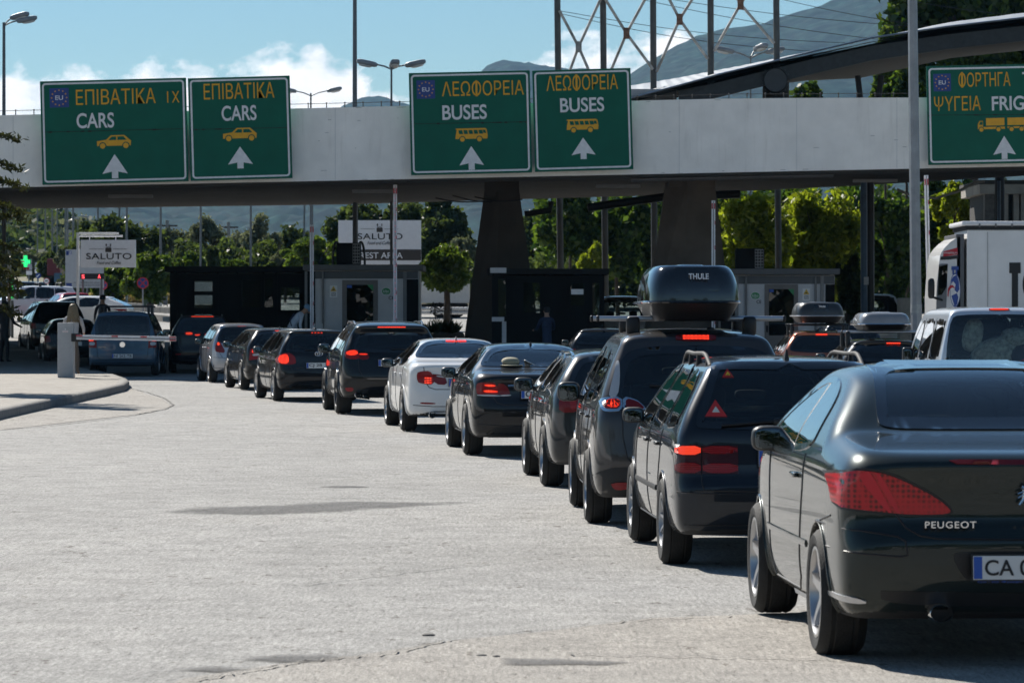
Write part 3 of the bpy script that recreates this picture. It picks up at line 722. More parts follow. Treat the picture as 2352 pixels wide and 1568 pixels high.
    for vw in ('left', 'right'):
        mb = MB(); c.line(mb, [(1.3, .53), (2.95, .53)], vw, .02, .0, flat=.5); mb.build("side_moulding", c.pm, c.root)
        mb = MB(); c.line(mb, [(1.28, .225), (1.7, .235), (2.2, .23)], vw, .03, -.01, flat=.5); mb.build("sill_trim", silverp, c.root)
    c.handles([1.78], .86); c.arch_lips()
    c.wheels_(.318, .225, .70, 5, alloy, wide=.1, track=.895)
    c.mirrors(2.93, 1.01, (.24, .14, .165), black, x=.80)
    c.seats(2.25, .42, rear=True, hz=1.09)
    c.fin(.0, 2.25, hgt=.02)
    return c
# --- 2 dark estate with roof rails
def estate():
    Wd, L, H, wb, oh = 1.74, 4.58, 1.49, 2.623, .98
    loc, hd = place(1517, 1293, 1447, wb, oh, Wd)
    side = [(.32, .22), (.12, .27), (.06, .33), (.0, .44), (.0, .56), (.0, .61), (.0, .625), (.06, .64), (.09, .66), (.105, .8), (.115, .94), (.15, 1.0), (.30, 1.22), (.42, 1.38), (.49, 1.435), (.6, 1.455), (1.0, 1.48), (1.6, 1.495), (2.3, 1.475), (2.75, 1.41), (3.35, 1.0), (3.55, .95), (4.2, .84), (4.5, .7), (4.57, .5), (4.54, .3), (4.3, .22)]
    hull = Hull(side, std_sec(Wd, H, .21, .93, .57, crown=.03), std_plan(Wd, L, rc=.2, rb=.04), L, Wd, H, [(oh, .3), (oh + wb, .3)], .345, .93, taper=.07, k1=.08, k2=.12)
    q = lambda pts, yl=.15: rpx(loc, hd, pts, yl, C5)
    rw = q([(1115, 222), (800, 218), (694, 222), (662, 236), (600, 400), (545, 545), (543, 572), (565, 583), (800, 590), (1115, 592)], .25)
    rw[0] = (0, rw[0][1]); rw[-1] = (0, rw[-1][1]); rws = sym(rw)
    sc = [(.42, .99), (.62, 1.34), (1.18, 1.385), (1.2, .96)]; s2 = [(1.27, .96), (1.25, 1.39), (2.05, 1.40), (2.15, .955)]; s3 = [(2.22, .955), (2.12, 1.395), (2.55, 1.36), (3.1, 1.02), (3.12, .955)]
    ws = wind_shield(H, .97, .57, .75)
    wins = [(v, s) for v in ('left', 'right') for s in (sc, s2, s3)] + [('rear', rws), ('front', ws)]
    c = Car("estate_car", "dark blue-grey older estate car with black roof rails and a red warning triangle sticker", "car", hull, loc, hd, paint("paint_blue_grey", (.014, .018, .025), .4, .34), .026, QUEUE, wins=wins)
    for v in ('left', 'right'):
        for s in (sc, s2, s3): c.window("side_window", s, v, glass_mid, frit=.03, res=.05, sm=1)
    c.window("rear_window", rws, 'rear', glass_clear, frit=.045, res=.05, sm=1); c.window("windscreen", ws, 'front', glass_clear, frit=.05, res=.08)
    Lo = [(433, 683), (573, 683), (573, 846), (430, 846)]; Li = [(581, 686), (785, 686), (787, 846), (581, 846)]
    c.lights([q(Lo, .14), q([(440, 690), (572, 686), (572, 738), (438, 738)], .14), q([(434, 783), (572, 783), (572, 842), (432, 842)], .14)], [red_soft, red_md], base=smoke, off=.008, sm=0)
    c.lights([q(Li, .12), q([(584, 689), (782, 689), (782, 733), (584, 733)], .12), q([(584, 786), (784, 786), (784, 843), (584, 843)], .12)], [red_md, red_md], base=smoke, off=.007, sm=0)
    zc = q([(1115, 758)], .1)[0][1]; c.plate("CB 25", 0, .075, zc)
    b1 = q([(340, 948), (560, 960), (600, 962), (1115, 962)], .0); b1[3] = (0, b1[3][1])
    seam = b1 + [(-x, z) for x, z in reversed(b1[:3])]
    tg = q([(577, 690), (577, 900), (590, 940), (1115, 950)], .12); tg[3] = (0, tg[3][1]); tgl = tg + [(-x, z) for x, z in reversed(tg[:3])]
    dr = [('left', [(2.18, .95), (2.2, .6), (2.12, .3)]), ('left', [(1.24, .95), (1.22, .75), (1.36, .5), (1.4, .3)]), ('left', [(3.2, .93), (3.25, .4), (3.2, .3)]), ('left', [(1.3, .28), (3.2, .28)])]
    c.gaps([('rear', seam), ('rear', tgl)] + dr + [('right', p) for _, p in dr])
    dk = q([(388, 1140), (1115, 1138), (1115, 1195), (400, 1188)], .05); dk[1] = (0, dk[1][1]); dk[2] = (0, dk[2][1])
    c.patch("bumper_apron", sym([dk[2], dk[3], dk[0], dk[1]]), 'rear', dark, .004, sm=0)
    for vw in ('left', 'right'):
        mb = MB(); c.line(mb, [(1.45, .52), (3.2, .52)], vw, .022, .0, flat=.5); mb.build("side_moulding", dark, c.root)
    a, b = q([(692, 580)], .16)[0], q([(1010, 556)], .16)[0]; c.wiper(a, b)
    # stickers on the glass
    t1 = q([(738, 252), (706, 300), (772, 300)], .28)
    st = c.patch("warning_sticker", t1, 'rear', mat("sticker_red", (.5, .02, .02), .5), .007, .03, sm=0); c.patch("sticker_face", inset(t1, .012), 'rear', mat("sticker_yellow", (.75, .55, .03), .5), .010, .03, sm=0, parent=st)
    cx_ = sum(p[0] for p in t1) / 3; zz = q([(738, 288)], .28)[0][1]
    text("sticker_lettering", "! GAS", .06, .02, ink, st, (cx_, .31, zz), depth=.002)
    t2 = q([(663, 428), (598, 521), (724, 523)], .2); st = c.patch("triangle_sticker", t2, 'rear', mat("sticker_red2", (.55, .03, .03), .5), .007, .03, sm=0)
    c.patch("sticker_face", inset(t2, .026), 'rear', mat("sticker_pale", (.62, .66, .6), .5), .010, .03, sm=0, parent=st)
    c.handles([1.42, 2.3], .84, black); c.arch_lips()
    c.rails(.55, .62, 2.5, dark, h=.075, r=.016, feet=(0, .33, .66, 1)); c.fin(0, .66, hgt=.07)
    c.wheels_(.312, .2, .62, 9, hubcap, wide=.05)
    c.mirrors(3.0, 1.0, (.21, .12, .14), dark); c.seats(2.35, .42, hz=1.14)
    return c
# --- 3 grey people carrier
def carrier():
    Wd, L, H, wb, oh = 1.86, 4.5, 1.69, 2.70, .93
    loc, hd = place(1344, 1199.7, 1310, wb, oh, Wd)
    side = [(.35, .22), (.14, .27), (.05, .36), (.0, .48), (.0, .6), (.04, .72), (.07, .88), (.09, .95), (.14, 1.02), (.30, 1.26), (.42, 1.48), (.45, 1.58), (.52, 1.62), (.7, 1.645), (1.2, 1.69), (1.8, 1.705), (2.5, 1.66), (3.1, 1.42), (3.7, 1.1), (4.15, .94), (4.42, .72), (4.5, .5), (4.44, .3), (4.2, .2)]
    hull = Hull(side, std_sec(Wd, H, .2, 1.0, .60, shoulder=.05), std_plan(Wd, L, rc=.3, rb=.05), L, Wd, H, [(oh, .32), (oh + wb, .32)], .37, 1.0, taper=.13, k1=.10, k2=.17)
    q = lambda pts, yl=.2: rpx(loc, hd, pts, yl, C4)
    xc = q([(1705, 400)], .3)[0][0]
    rw = [(0, 1.51), (-.38, 1.505), (-.585, 1.46), (-.655, 1.34), (-.70, 1.10), (-.71, .995), (-.60, .975), (-.3, .955), (0, .95)]; rws = sym(rw)
    s1 = [(.62, 1.08), (.72, 1.36), (1.12, 1.47), (1.14, 1.04)]; s2 = [(1.2, 1.03), (1.18, 1.48), (2.05, 1.50), (2.15, 1.0)]; s3 = [(2.22, .99), (2.12, 1.5), (2.55, 1.46), (3.25, 1.08), (3.28, 1.0)]
    ws = wind_shield(H, 1.06, .58, .75)
    wins = [(v, s) for v in ('left', 'right') for s in (s1, s2, s3)] + [('rear', rws), ('front', ws)]
    c = Car("people_carrier", "grey people carrier with tall clear tail lights under a huge black roof box", "car", hull, loc, hd, paint("paint_warm_grey", (.06, .056, .056), .6, .34), .028, QUEUE, wins=wins)
    for v in ('left', 'right'):
        for s in (s1, s2, s3): c.window("side_window", s, v, glass_mid, frit=.03, res=.06, sm=1)
    c.window("rear_window", rws, 'rear', glass_mid, frit=.06, res=.06, sm=2); c.window("windscreen", ws, 'front', glass_clear, frit=.05, res=.1)
    up = q([(1205, 385), (1226, 380), (1222, 500), (1205, 605), (1150, 612), (1165, 540), (1190, 460)], .3)
    lo = q([(1100, 640), (1112, 615), (1235, 600), (1240, 695), (1150, 703), (1112, 690)], .15)
    for mi in (False, True): c.patch("taillight", up, 'rear', lens_w, .01, .035, mirror=mi, sm=1)
    c.lights([lo, q([(1118, 632), (1228, 615), (1228, 680), (1150, 684), (1125, 672)], .14), q([(1140, 625), (1222, 618), (1222, 672), (1150, 676)], .14)], [red_md, red_on], base=chrome, off=.008, sm=1)
    inn = q([(1243, 603), (1330, 625), (1372, 660), (1392, 692), (1300, 692), (1243, 688)], .1)
    c.lights([inn, [(x * .98, z) for x, z in inset(inn, .014)]], [red_dk], base=chrome, off=.006, sm=1)
    bl = [(-.17, 1.555), (.17, 1.555), (.17, 1.605), (-.17, 1.605)]
    b = c.patch("brake_light", bl, 'rear', red_dk, .012, .05, sm=1); c.patch("lamp_segment", [(-.11, 1.567), (.11, 1.567), (.11, 1.593), (-.11, 1.593)], 'rear', red_on, .016, .05, sm=0, parent=b)
    bp = q([(1045, 1135), (1062, 1105), (1100, 1078), (1180, 1052), (1280, 1046), (1705, 1046)], .05); bb = q([(1705, 1240), (1090, 1240)], .1)
    bp[-1] = (0, bp[-1][1]); bb[0] = (0, bb[0][1]); c.patch("bumper_apron", sym([bb[0], bb[1]] + bp)[0:], 'rear', dark, .005, sm=0)
    rf = q([(1168, 1145), (1290, 1140), (1285, 1180), (1215, 1190), (1185, 1178)], .06)
    for mi in (False, True): c.patch("bumper_reflector", rf, 'rear', red_md, .014, .03, mirror=mi, sm=1)
    tg = q([(1240, 600), (1238, 700), (1243, 860), (1270, 990), (1310, 1030), (1705, 1040)], .08); tg[-1] = (0, tg[-1][1])
    dr = [('left', [(2.18, 1.0), (2.2, .6), (2.1, .27)]), ('left', [(1.18, 1.0), (1.2, .8), (1.36, .5), (1.4, .28)]), ('left', [(1.35, .27), (3.3, .27)])]
    c.gaps([('rear', tg + [(-x, z) for x, z in reversed(tg[:-1])])] + dr + [('right', p) for _, p in dr])
    a, b = q([(1410, 540)], .2)[0], q([(1600, 560)], .2)[0]; c.wiper(a, b)
    zc = .84; c.plate("CA", 0, .045, .80)
    c.handles([1.42, 2.32], .9); c.arch_lips()
    c.wheels_(.322, .215, .66, 7, alloy, wide=.07); c.mirrors(3.05, 1.08, (.26, .14, .21), black); c.seats(2.3, .6, hz=1.25)
    c.fin(.15, .75, mast=.3)
    c.bars([.95, 1.95], .80, 1.745, silverp, black, foot=(.12, .11, .1), fx=.50)
    return c
# --- 4 dark estate, mostly hidden
def estate2():
    Wd, L, H, wb, oh = 1.81, 4.6, 1.46, 2.70, 1.0
    loc, hd = place(1243, 1115.5, 1203, wb, oh, Wd)
    side = [(.3, .22), (.1, .28), (.02, .4), (.0, .55), (.04, .72), (.06, .9), (.1, .98), (.3, 1.2), (.45, 1.36), (.55, 1.41), (.9, 1.445), (1.6, 1.475), (2.4, 1.46), (2.9, 1.33), (3.45, 1.03), (3.7, .97), (4.25, .84), (4.52, .66), (4.6, .45), (4.5, .27), (4.2, .2)]
    hull = Hull(side, std_sec(Wd, H, .2, .97, .58, shoulder=.05), std_plan(Wd, L, rc=.32, rb=.06), L, Wd, H, [(oh, .32), (oh + wb, .32)], .37, .97, taper=.13, k1=.10, k2=.17)
    q = lambda pts, yl=.2: rpx(loc, hd, pts, yl, C4)
    rws = sym([(0, 1.38), (-.45, 1.36), (-.58, 1.28), (-.68, 1.04), (-.62, 1.0), (0, .98)])
    s1 = [(.72, 1.06), (.82, 1.25), (1.2, 1.32), (1.24, 1.0)]; s2 = [(1.3, 1.0), (1.26, 1.33), (2.05, 1.37), (2.15, .98)]; s3 = [(2.22, .98), (2.12, 1.37), (2.5, 1.34), (3.2, 1.04), (3.24, .98)]
    ws = wind_shield(H, 1.0, .56, .74)
    c = Car("estate_car", "dark estate car with chrome roof rails squeezed between the sedan and the grey people carrier", "car", hull, loc, hd, paint("paint_dark_graphite", (.028, .03, .033), .5, .34), .03, QUEUE, wins=[(v, s) for v in ('left', 'right') for s in (s1, s2, s3)] + [('rear', rws), ('front', ws)])
    for v in ('left', 'right'):
        for s in (s1, s2, s3): c.window("side_window", s, v, glass_dark, frit=.03, res=.06, sm=1, fm=chrome if s is not s1 else None)
    c.window("rear_window", rws, 'rear', glass_dark, frit=.05, res=.07); c.window("windscreen", ws, 'front', glass_clear, frit=.05, res=.1)
    lo = q([(843, 625), (865, 612), (945, 600), (975, 650), (955, 700), (842, 706)], .2)
    c.lights([lo, q([(905, 625), (940, 615), (950, 680), (910, 685)], .2)], [red_md], base=red_dk, sm=1)
    c.gaps([('left', [(2.18, .98), (2.2, .6), (2.1, .27)]), ('left', [(1.24, .98), (1.26, .75), (1.4, .5), (1.45, .28)]), ('right', [(2.18, .98), (2.2, .6), (2.1, .27)])])
    c.plate("CB", 0, .02, .78); c.handles([1.45, 2.35], .88, chrome); c.arch_lips(); c.rails(.58, .72, 2.5, chrome, h=.035, r=.016)
    c.wheels_(.325, .22, .68, 5, alloy); c.mirrors(3.02, 1.03, (.27, .14, .18), black); c.seats(2.3, .45, hz=1.14)
    mb = MB(); c.line(mb, [(1.4, .245), (3.2, .245)], 'left', .018, .002, flat=.6); mb.build("sill_trim", chrome, c.root)
    return c
# --- 5 and 6 sedans
def sedan(name, label, tyre, col, Wd, L, H, wb, oh, glass_r, specf, wheel, res=.032, metal=.5):
    loc, hd = place(*tyre, wb, oh, Wd)
    side = [(.3, .22), (.1, .27), (.03, .36), (.0, .5), (.0, .62), (.03, .7), (.07, .78), (.08, .93), (.055, 1.0), (.07, 1.035), (.2, 1.06), (.6, 1.09), (.85, 1.105), (1.1, 1.21), (1.45, 1.36), (1.8, 1.43), (2.3, 1.465), (2.8, 1.43), (3.35, 1.21), (3.75, 1.02), (4.3, .92), (4.68, .76), (L - .02, .56), (L, .42), (L - .06, .28), (4.5, .2)]
    hull = Hull(side, std_sec(Wd, H, .2, .99, .56, shoulder=.035), std_plan(Wd, L, rc=.3, rb=.06), L, Wd, H, [(oh, .33), (oh + wb, .33)], .375, .99, taper=.08, k1=.10, k2=.17)
    rws = sym([(0, 1.40), (-.4, 1.385), (-.55, 1.33), (-.63, 1.24), (-.69, 1.16), (-.66, 1.14), (0, 1.135)])
    s2 = [(1.12, 1.03), (1.35, 1.24), (1.65, 1.35), (2.2, 1.385), (2.28, .995)]; s3 = [(2.36, .995), (2.28, 1.385), (2.65, 1.36), (3.3, 1.08), (3.36, .99)]
    ws = wind_shield(H, 1.02, .56, .76)
    pm = paint("paint_" + name, col, metal, .34)
    c = Car("sedan_car", label, "car", hull, loc, hd, pm, res, QUEUE, wins=[(v, s) for v in ('left', 'right') for s in (s2, s3)] + [('rear', rws), ('front', ws)])
    for v in ('left', 'right'):
        for s in (s2, s3): c.window("side_window", s, v, glass_mid, frit=.03, res=.06, sm=1)
    c.window("rear_window", rws, 'rear', glass_r, frit=.05, res=.06); c.window("windscreen", ws, 'front', glass_clear, frit=.05, res=.1)
    dr = [('left', [(2.32, .99), (2.34, .6), (2.25, .28)]), ('left', [(1.2, 1.02), (1.25, .8), (1.5, .5), (1.55, .28)]), ('left', [(1.5, .27), (3.4, .27), (3.42, .95)])]
    c.gaps(dr + [('right', p) for _, p in dr] + [('rear', [(-.64, 1.0), (-.62, .78), (-.56, .69), (-.46, .66), (.46, .66), (.56, .69), (.62, .78), (.64, 1.0)]), ('rear', [(-.80, .42), (-.5, .40), (.5, .40), (.80, .42)])])
    c.handles([1.55, 2.5], .88); c.arch_lips(); c.wheels_(.335, .23, .70, wheel, alloy); c.mirrors(3.15, 1.03, (.25, .14, .17), black); c.seats(2.45, .45, hz=1.14)
    specf(c, lambda pts, yl=.15, cr=None: rpx(loc, hd, pts, yl, cr))
    return c
def f_merc(c, q):
    lo = q([(322, 540), (335, 517), (400, 514), (442, 518), (468, 605), (330, 601)], .2, C4)
    c.lights([lo, q([(372, 526), (438, 530), (440, 542), (374, 540)], .18, C4), q([(366, 562), (452, 566), (454, 580), (368, 578)], .18, C4), q([(330, 590), (465, 594), (467, 604), (331, 600)], .2, C4)], [red_on, red_on, lens_w], base=red_md, sm=1)
    c.lights([q([(446, 520), (510, 528), (540, 600), (470, 606)], .1, C4), q([(472, 594), (538, 592), (540, 600), (474, 604)], .1, C4)], [lens_w], base=red_dk, off=.008, sm=1)
    mb = MB(); z = q([(600, 537)], .08, C4)[0][1]; c.line(mb, [(-.42, z), (.42, z)], 'rear', .014, .004); mb.build("chrome_strip", chrome, c.root)
    c.plate("CB 71", 0, .02, q([(757, 588)], .05, C4)[0][1])
    zb = 1.115; b = MB(); b.box((0, .98, 1.13), (.34, .03, .022), bev=.005); b.build("brake_light", red_on, c.root)
    h = MB(); h.sup((-.30, 1.08, 1.19), (.24, .26, .13), .8); h.lathe([(.0, 0), (.2, .0), (.21, .012), (.13, .02)], 20, Matrix.Translation((-.30, 1.08, 1.14))); h.build("parcel_shelf_hat", mat("straw", (.36, .33, .23), .8, bump=.4, bscale=200), c.root)
    h = MB(); h.box((.02, 1.06, 1.15), (.3, .2, .02)); h.box((-.03, 1.05, 1.17), (.2, .16, .01), rotm(ry=28)); h.build("parcel_shelf_papers", white, c.root)
    c.fin(.02, 1.72, hgt=.05)
    dk = [(-.72, .27), (-.6, .40), (.0, .42), (0, .24), (-.66, .24)]; c.patch("bumper_apron", sym([(0, .40), (-.58, .38), (-.70, .30), (-.66, .25), (0, .25)]), 'rear', dark, .004, sm=0)
    bl = q([(160, 640), (330, 690), (480, 672)], .05, C4)
def f_bmw(c, q):
    c.lights([q([(1893, 668), (1925, 656), (1995, 651), (2020, 690), (2025, 762), (1930, 752), (1898, 738)], .2, C3)] + [q([(1948, y), (2005, y + 3), (2014, y + 11), (1955, y + 8)], .2, C3) for y in (702, 716, 730, 742)], [red_hot] * 4, base=red_md, sm=1)
    c.lights([q([(2010, 676), (2060, 680), (2118, 692), (2137, 764), (2035, 756)], .1, C3), q([(2050, 686), (2112, 697), (2116, 708), (2052, 698)], .1, C3)], [lens_w], base=red_dk, off=.008, sm=1)
    for mi in (False, True): c.patch("bumper_reflector", q([(1918, 900), (1950, 898), (2040, 903), (2042, 912), (1935, 912)], .1, C3), 'rear', red_md, .008, .03, mirror=mi, sm=1)
    ex = q([(2015, 995)], .1, C3)[0]
    for sx in (-1, 1): c.exhaust(sx * abs(ex[0]), .06, ex[1], .055)
    c.plate("CB", 0, .05, q([(2200, 745)], .08, C3)[0][1])
    c.patch("brake_light", [(-.16, 1.375), (.16, 1.375), (.16, 1.392), (-.16, 1.392)], 'rear', red_on, .01, .04, sm=0)
    c.fin(0, 1.62, mat("fin_grey", (.4, .4, .4), .3), hgt=.075)
    c.patch("bumper_apron", sym([(0, .33), (-.5, .33), (-.66, .29), (-.62, .25), (0, .25)]), 'rear', dark, .004, sm=0)
# --- 7 black sport utility car
def suv():
    Wd, L, H, wb, oh = 1.94, 4.85, 1.70, 2.895, .98
    loc, hd = place(770.8, 950.4, 743, wb, oh, Wd)
    side = [(.4, .26), (.16, .34), (.05, .44), (.0, .58), (.0, .70), (.04, .80), (.1, .94), (.13, 1.04), (.22, 1.16), (.42, 1.42), (.36, 1.52), (.34, 1.56), (.42, 1.60), (.8, 1.655), (1.6, 1.70), (2.4, 1.67), (3.0, 1.45), (3.55, 1.16), (4.25, 1.02), (4.65, .85), (4.83, .6), (4.82, .4), (4.5, .25)]
    hull = Hull(side, std_sec(Wd, H, .25, 1.08, .62, shoulder=.05, sh=.85), std_plan(Wd, L, rc=.32, rb=.07), L, Wd, H, [(oh, .37), (oh + wb, .37)], .42, 1.08, taper=.12, k1=.11, k2=.18)
    q = lambda pts, yl=.15: rpx(loc, hd, pts, yl, C3)
    rws = sym([(0, 1.46), (-.5, 1.45), (-.62, 1.40), (-.70, 1.2), (-.64, 1.13), (-.2, 1.10), (0, 1.10)])
    s1 = [(.82, 1.2), (.95, 1.42), (1.25, 1.5), (1.28, 1.12)]; s2 = [(1.34, 1.11), (1.3, 1.51), (2.15, 1.55), (2.25, 1.1)]; s3 = [(2.32, 1.1), (2.22, 1.55), (2.6, 1.5), (3.3, 1.18), (3.33, 1.1)]
    ws = wind_shield(H, 1.14, .6, .78)
    c = Car("sport_utility_car", "glossy black sport utility car with roof spoiler and twin exhausts ahead of the white sedan", "car", hull, loc, hd, paint("paint_black", (.008, .009, .011), .3, .3), .034, QUEUE, wins=[(v, s) for v in ('left', 'right') for s in (s1, s2, s3)] + [('rear', rws), ('front', ws)])
    for v in ('left', 'right'):
        for s in (s1, s2, s3): c.window("side_window", s, v, glass_dark, frit=.03, res=.07, sm=1)
    c.window("rear_window", rws, 'rear', glass_dark, frit=.05, res=.07); c.window("windscreen", ws, 'front', glass_clear, frit=.05, res=.1)
    lo = q([(1332, 535), (1340, 505), (1365, 490), (1430, 485), (1440, 520), (1438, 562), (1350, 558)], .25)
    c.lights([lo, q([(1345, 500), (1425, 490), (1432, 530), (1345, 530)], .25)], [red_on], base=red_md, sm=1)
    c.lights([q([(1441, 512), (1510, 515), (1526, 560), (1443, 566)], .15), q([(1443, 518), (1508, 520), (1512, 528), (1445, 528)], .15)], [red_on], base=red_dk, sm=1)
    zt = q([(1735, 298)], .38)[0][1]; b = MB(); b.box((0, .352, 1.555), (.5, .03, .02), bev=.004); b.build("brake_light", red_on, c.root)
    for mi in (False, True): c.patch("bumper_reflector", q([(1338, 792), (1345, 783), (1402, 783), (1398, 814), (1352, 812)], .1), 'rear', red_md, .008, .03, mirror=mi, sm=1)
    for px in (1432, 1495):
        e = q([(px, 838)], .1)[0]
        for sx in (-1, 1): c.exhaust(sx * abs(e[0]), .08, e[1], .055)
    c.plate("C 1 E", 0, .055, q([(1746, 590)], .08)[0][1]); c.gaps([('left', [(2.28, 1.1), (2.3, .6), (2.2, .33)]), ('left', [(1.3, 1.1), (1.32, .85), (1.5, .5)]), ('rear', [(-.62, 1.1), (-.6, .8), (-.52, .66), (.52, .66), (.6, .8), (.62, 1.1)])])
    c.wiper((-.02, 1.16), (.32, 1.15)); c.handles([1.55, 2.5], .96); c.arch_lips(blackg, r=.02); c.rails(.62, .8, 2.5, c.pm, h=.05, r=.022, feet=(0, 1))
    c.wheels_(.375, .27, .68, 5, alloyd); c.mirrors(3.15, 1.16, (.27, .15, .2), c.pm); c.seats(2.4, .6, hz=1.32)
    return c
# --- hatchbacks and estates further up the lane
def hatch(name, label, tyre, col, Wd, L, H, wb, oh, specf, Rw=.31, glass_r=None, metal=.4, res=.036, spoil=True, group=QUEUE, zbelt=.98, slant=0.0, win=None, spokes=7, wheelm=None, head=None, cat="car", loc=None, gside=None, mirr=(.23, .13, .17), trimm=None):
    if loc is None: loc, hd = place(*tyre, wb, oh, Wd, head)
    else: hd = head
    b = zbelt
    side = [(.3, .22), (.1, .28), (.02, .4), (.0, .54), (.02, .66), (.06, .76), (.09, b - .06), (.12, b + .02), (.26 + slant * .5, (b + H) / 2), (.38 + slant, H - .13)] + \
           ([(.33 + slant, H - .09), (.36 + slant, H - .06)] if spoil else [(.42 + slant, H - .07)]) + \
           [(.6 + slant, H - .035), (L * .36, H - .0), (L * .47, H + .005), (L * .58, H - .04), (L * .67, H - .2), (L * .77, b + .06), (L * .82, b - .02), (L * .93, b - .16), (L * .985, .66), (L, .46), (L * .985, .28), (L * .93, .2)]
    hull = Hull(side, std_sec(Wd, H, .2, b, Wd * .32, shoulder=.045), std_plan(Wd, L, rc=.28, rb=.05), L, Wd, H, [(oh, Rw), (oh + wb, Rw)], Rw + .05, b, taper=.12, k1=.09, k2=.16)
    hw = Wd / 2
    rws = win or sym([(0, H - .12), (-hw * .5, H - .13), (-hw * .63, H - .19), (-hw * .76, b + .1), (-hw * .72, b + .03), (0, b + .01)])
    y1, y2, y3, y4 = L * .135 + slant * .7, L * .285, L * .475, L * .71
    s1 = [(y1, b + .1), (y1 + .12, H - .2), (y2 - .05, H - .14), (y2 - .04, b + .04)]; s2 = [(y2 + .02, b + .03), (y2 - .01, H - .135), (y3 - .05, H - .105), (y3 + .03, b + .01)]; s3 = [(y3 + .09, b + .01), (y3 + .01, H - .105), (L * .56, H - .13), (y4, b + .1), (y4 + .02, b)]
    ws = wind_shield(H, b + .04, Wd * .31, hw - .1)
    pm = paint("paint_" + name, col, metal, .34)
    c = Car(name, label, cat, hull, loc, hd, pm, res, group, wins=[(v, s) for v in ('left', 'right') for s in (s1, s2, s3)] + [('rear', rws), ('front', ws)])
    for v in ('left', 'right'):
        for s in (s1, s2, s3): c.window("side_window", s, v, gside or glass_dark, frit=.028, res=.08, sm=1)
    c.window("rear_window", rws, 'rear', glass_r or glass_mid, frit=.05, res=.08); c.window("windscreen", ws, 'front', glass_clear, frit=.05, res=.12)
    dr = [('left', [(y3 + .06, b), (y3 + .07, .6), (y3, .28)]), ('left', [(y2 + .02, b), (y2 + .1, .7), (y2 + .25, .3)])]
    c.gaps(dr + [('right', p) for _, p in dr] + [('rear', [(-hw * .72, b), (-hw * .7, .75), (-hw * .6, .62), (hw * .6, .62), (hw * .7, .75), (hw * .72, b)]), ('rear', [(-hw + .06, .64), (-hw * .62, .63)]), ('rear', [(hw - .06, .64), (hw * .62, .63)]), ('rear', [(-hw + .1, .38), (-hw * .5, .36), (hw * .5, .36), (hw - .1, .38)])])
    c.patch("bumper_apron", sym([(0, .35), (-hw * .6, .34), (-hw * .76, .30), (-hw * .7, .25), (0, .25)]), 'rear', dark, .004, sm=0)
    c.handles([y2 + .3, y3 + .25], b - .1); c.arch_lips(trimm); c.wheels_(Rw + .004, .205, .66, spokes, wheelm or alloy); c.mirrors(y4 - .12, b + .05, mirr, black); c.seats(y3, b - .5, hz=b + .14)
    specf(c, lambda pts, yl=.15, cr=C3: rpx(loc, hd, pts, yl, cr), H, b)
    return c
def f_hatch(c, q, H, b):
    lo = q([(803, 572), (812, 540), (830, 520), (880, 509), (928, 530), (942, 565), (940, 602), (815, 602)], .2)
    c.lights([lo, q([(815, 540), (860, 518), (885, 530), (890, 595), (820, 595)], .2)], [red_on], base=red_md, sm=1)
    mb = MB()
    for k in (-1.5, -.5, .5, 1.5): mb.sup((k * .065, .335, H - .11), (.04, .02, .022), .9)
    mb.build("brake_light", red_hot, c.root)
    z = q([(1150, 610)], .08)[0][1]; c.plate("CJ 28", 0, .035, z)
    zt = q([(975, 630)], .08)[0]; text("maker_lettering", "TOYOTA", .15, .026, chrome, c.root, (zt[0], .05, zt[1]), depth=.01, bold=.01)
    ze = q([(1150, 517)], .1)[0][1]; mb = MB()
    for rx, rz, ox, oz in ((.075, .05, 0, 0), (.022, .042, 0, .0), (.05, .018, 0, .028)):
        mb.tube([(ox + rx * math.cos(a), .085, ze + oz + rz * math.sin(a)) for a in np.linspace(0, 6.283, 25)], .007, 6)
    mb.build("badge", chrome, c.root); c.fin(0, .6, mast=.34); c.wiper((-.28, b + .06), (.2, b + .02))
def f_estate(c, q, H, b):
    lo = q([(578, 568), (590, 480), (650, 474), (664, 500), (660, 560), (600, 566)], .2)
    c.lights([lo, q([(600, 490), (622, 484), (622, 505), (600, 510)], .2), q([(606, 520), (655, 512), (655, 534), (606, 536)], .2)], [red_on, lens_w], base=red_md, sm=0)
    mb = MB(); mb.box((0, .36, H - .1), (.3, .02, .02)); mb.build("brake_light", red_on, c.root); c.fin(0, .7, hgt=.06); c.plate("CB", 0, .04, .8)
    mb = MB(); c.line(mb, [(1.4, .25), (3.2, .25)], 'left', .014, .002, flat=.6); mb.build("sill_trim", chrome, c.root)
def f_mini(c, q, H, b):
    lo = q([(312, 495), (318, 440), (340, 424), (360, 440), (397, 512), (330, 506)], .2)
    c.lights([lo, q([(328, 432), (345, 428), (352, 450), (330, 455)], .2)], [red_hot], base=red_dk, sm=1)
    mb = MB(); mb.box((0, .36, H - .1), (.22, .02, .02)); mb.build("brake_light", red_on, c.root); c.plate("CB", 0, .04, .66); c.fin(0, .62, hgt=.05)
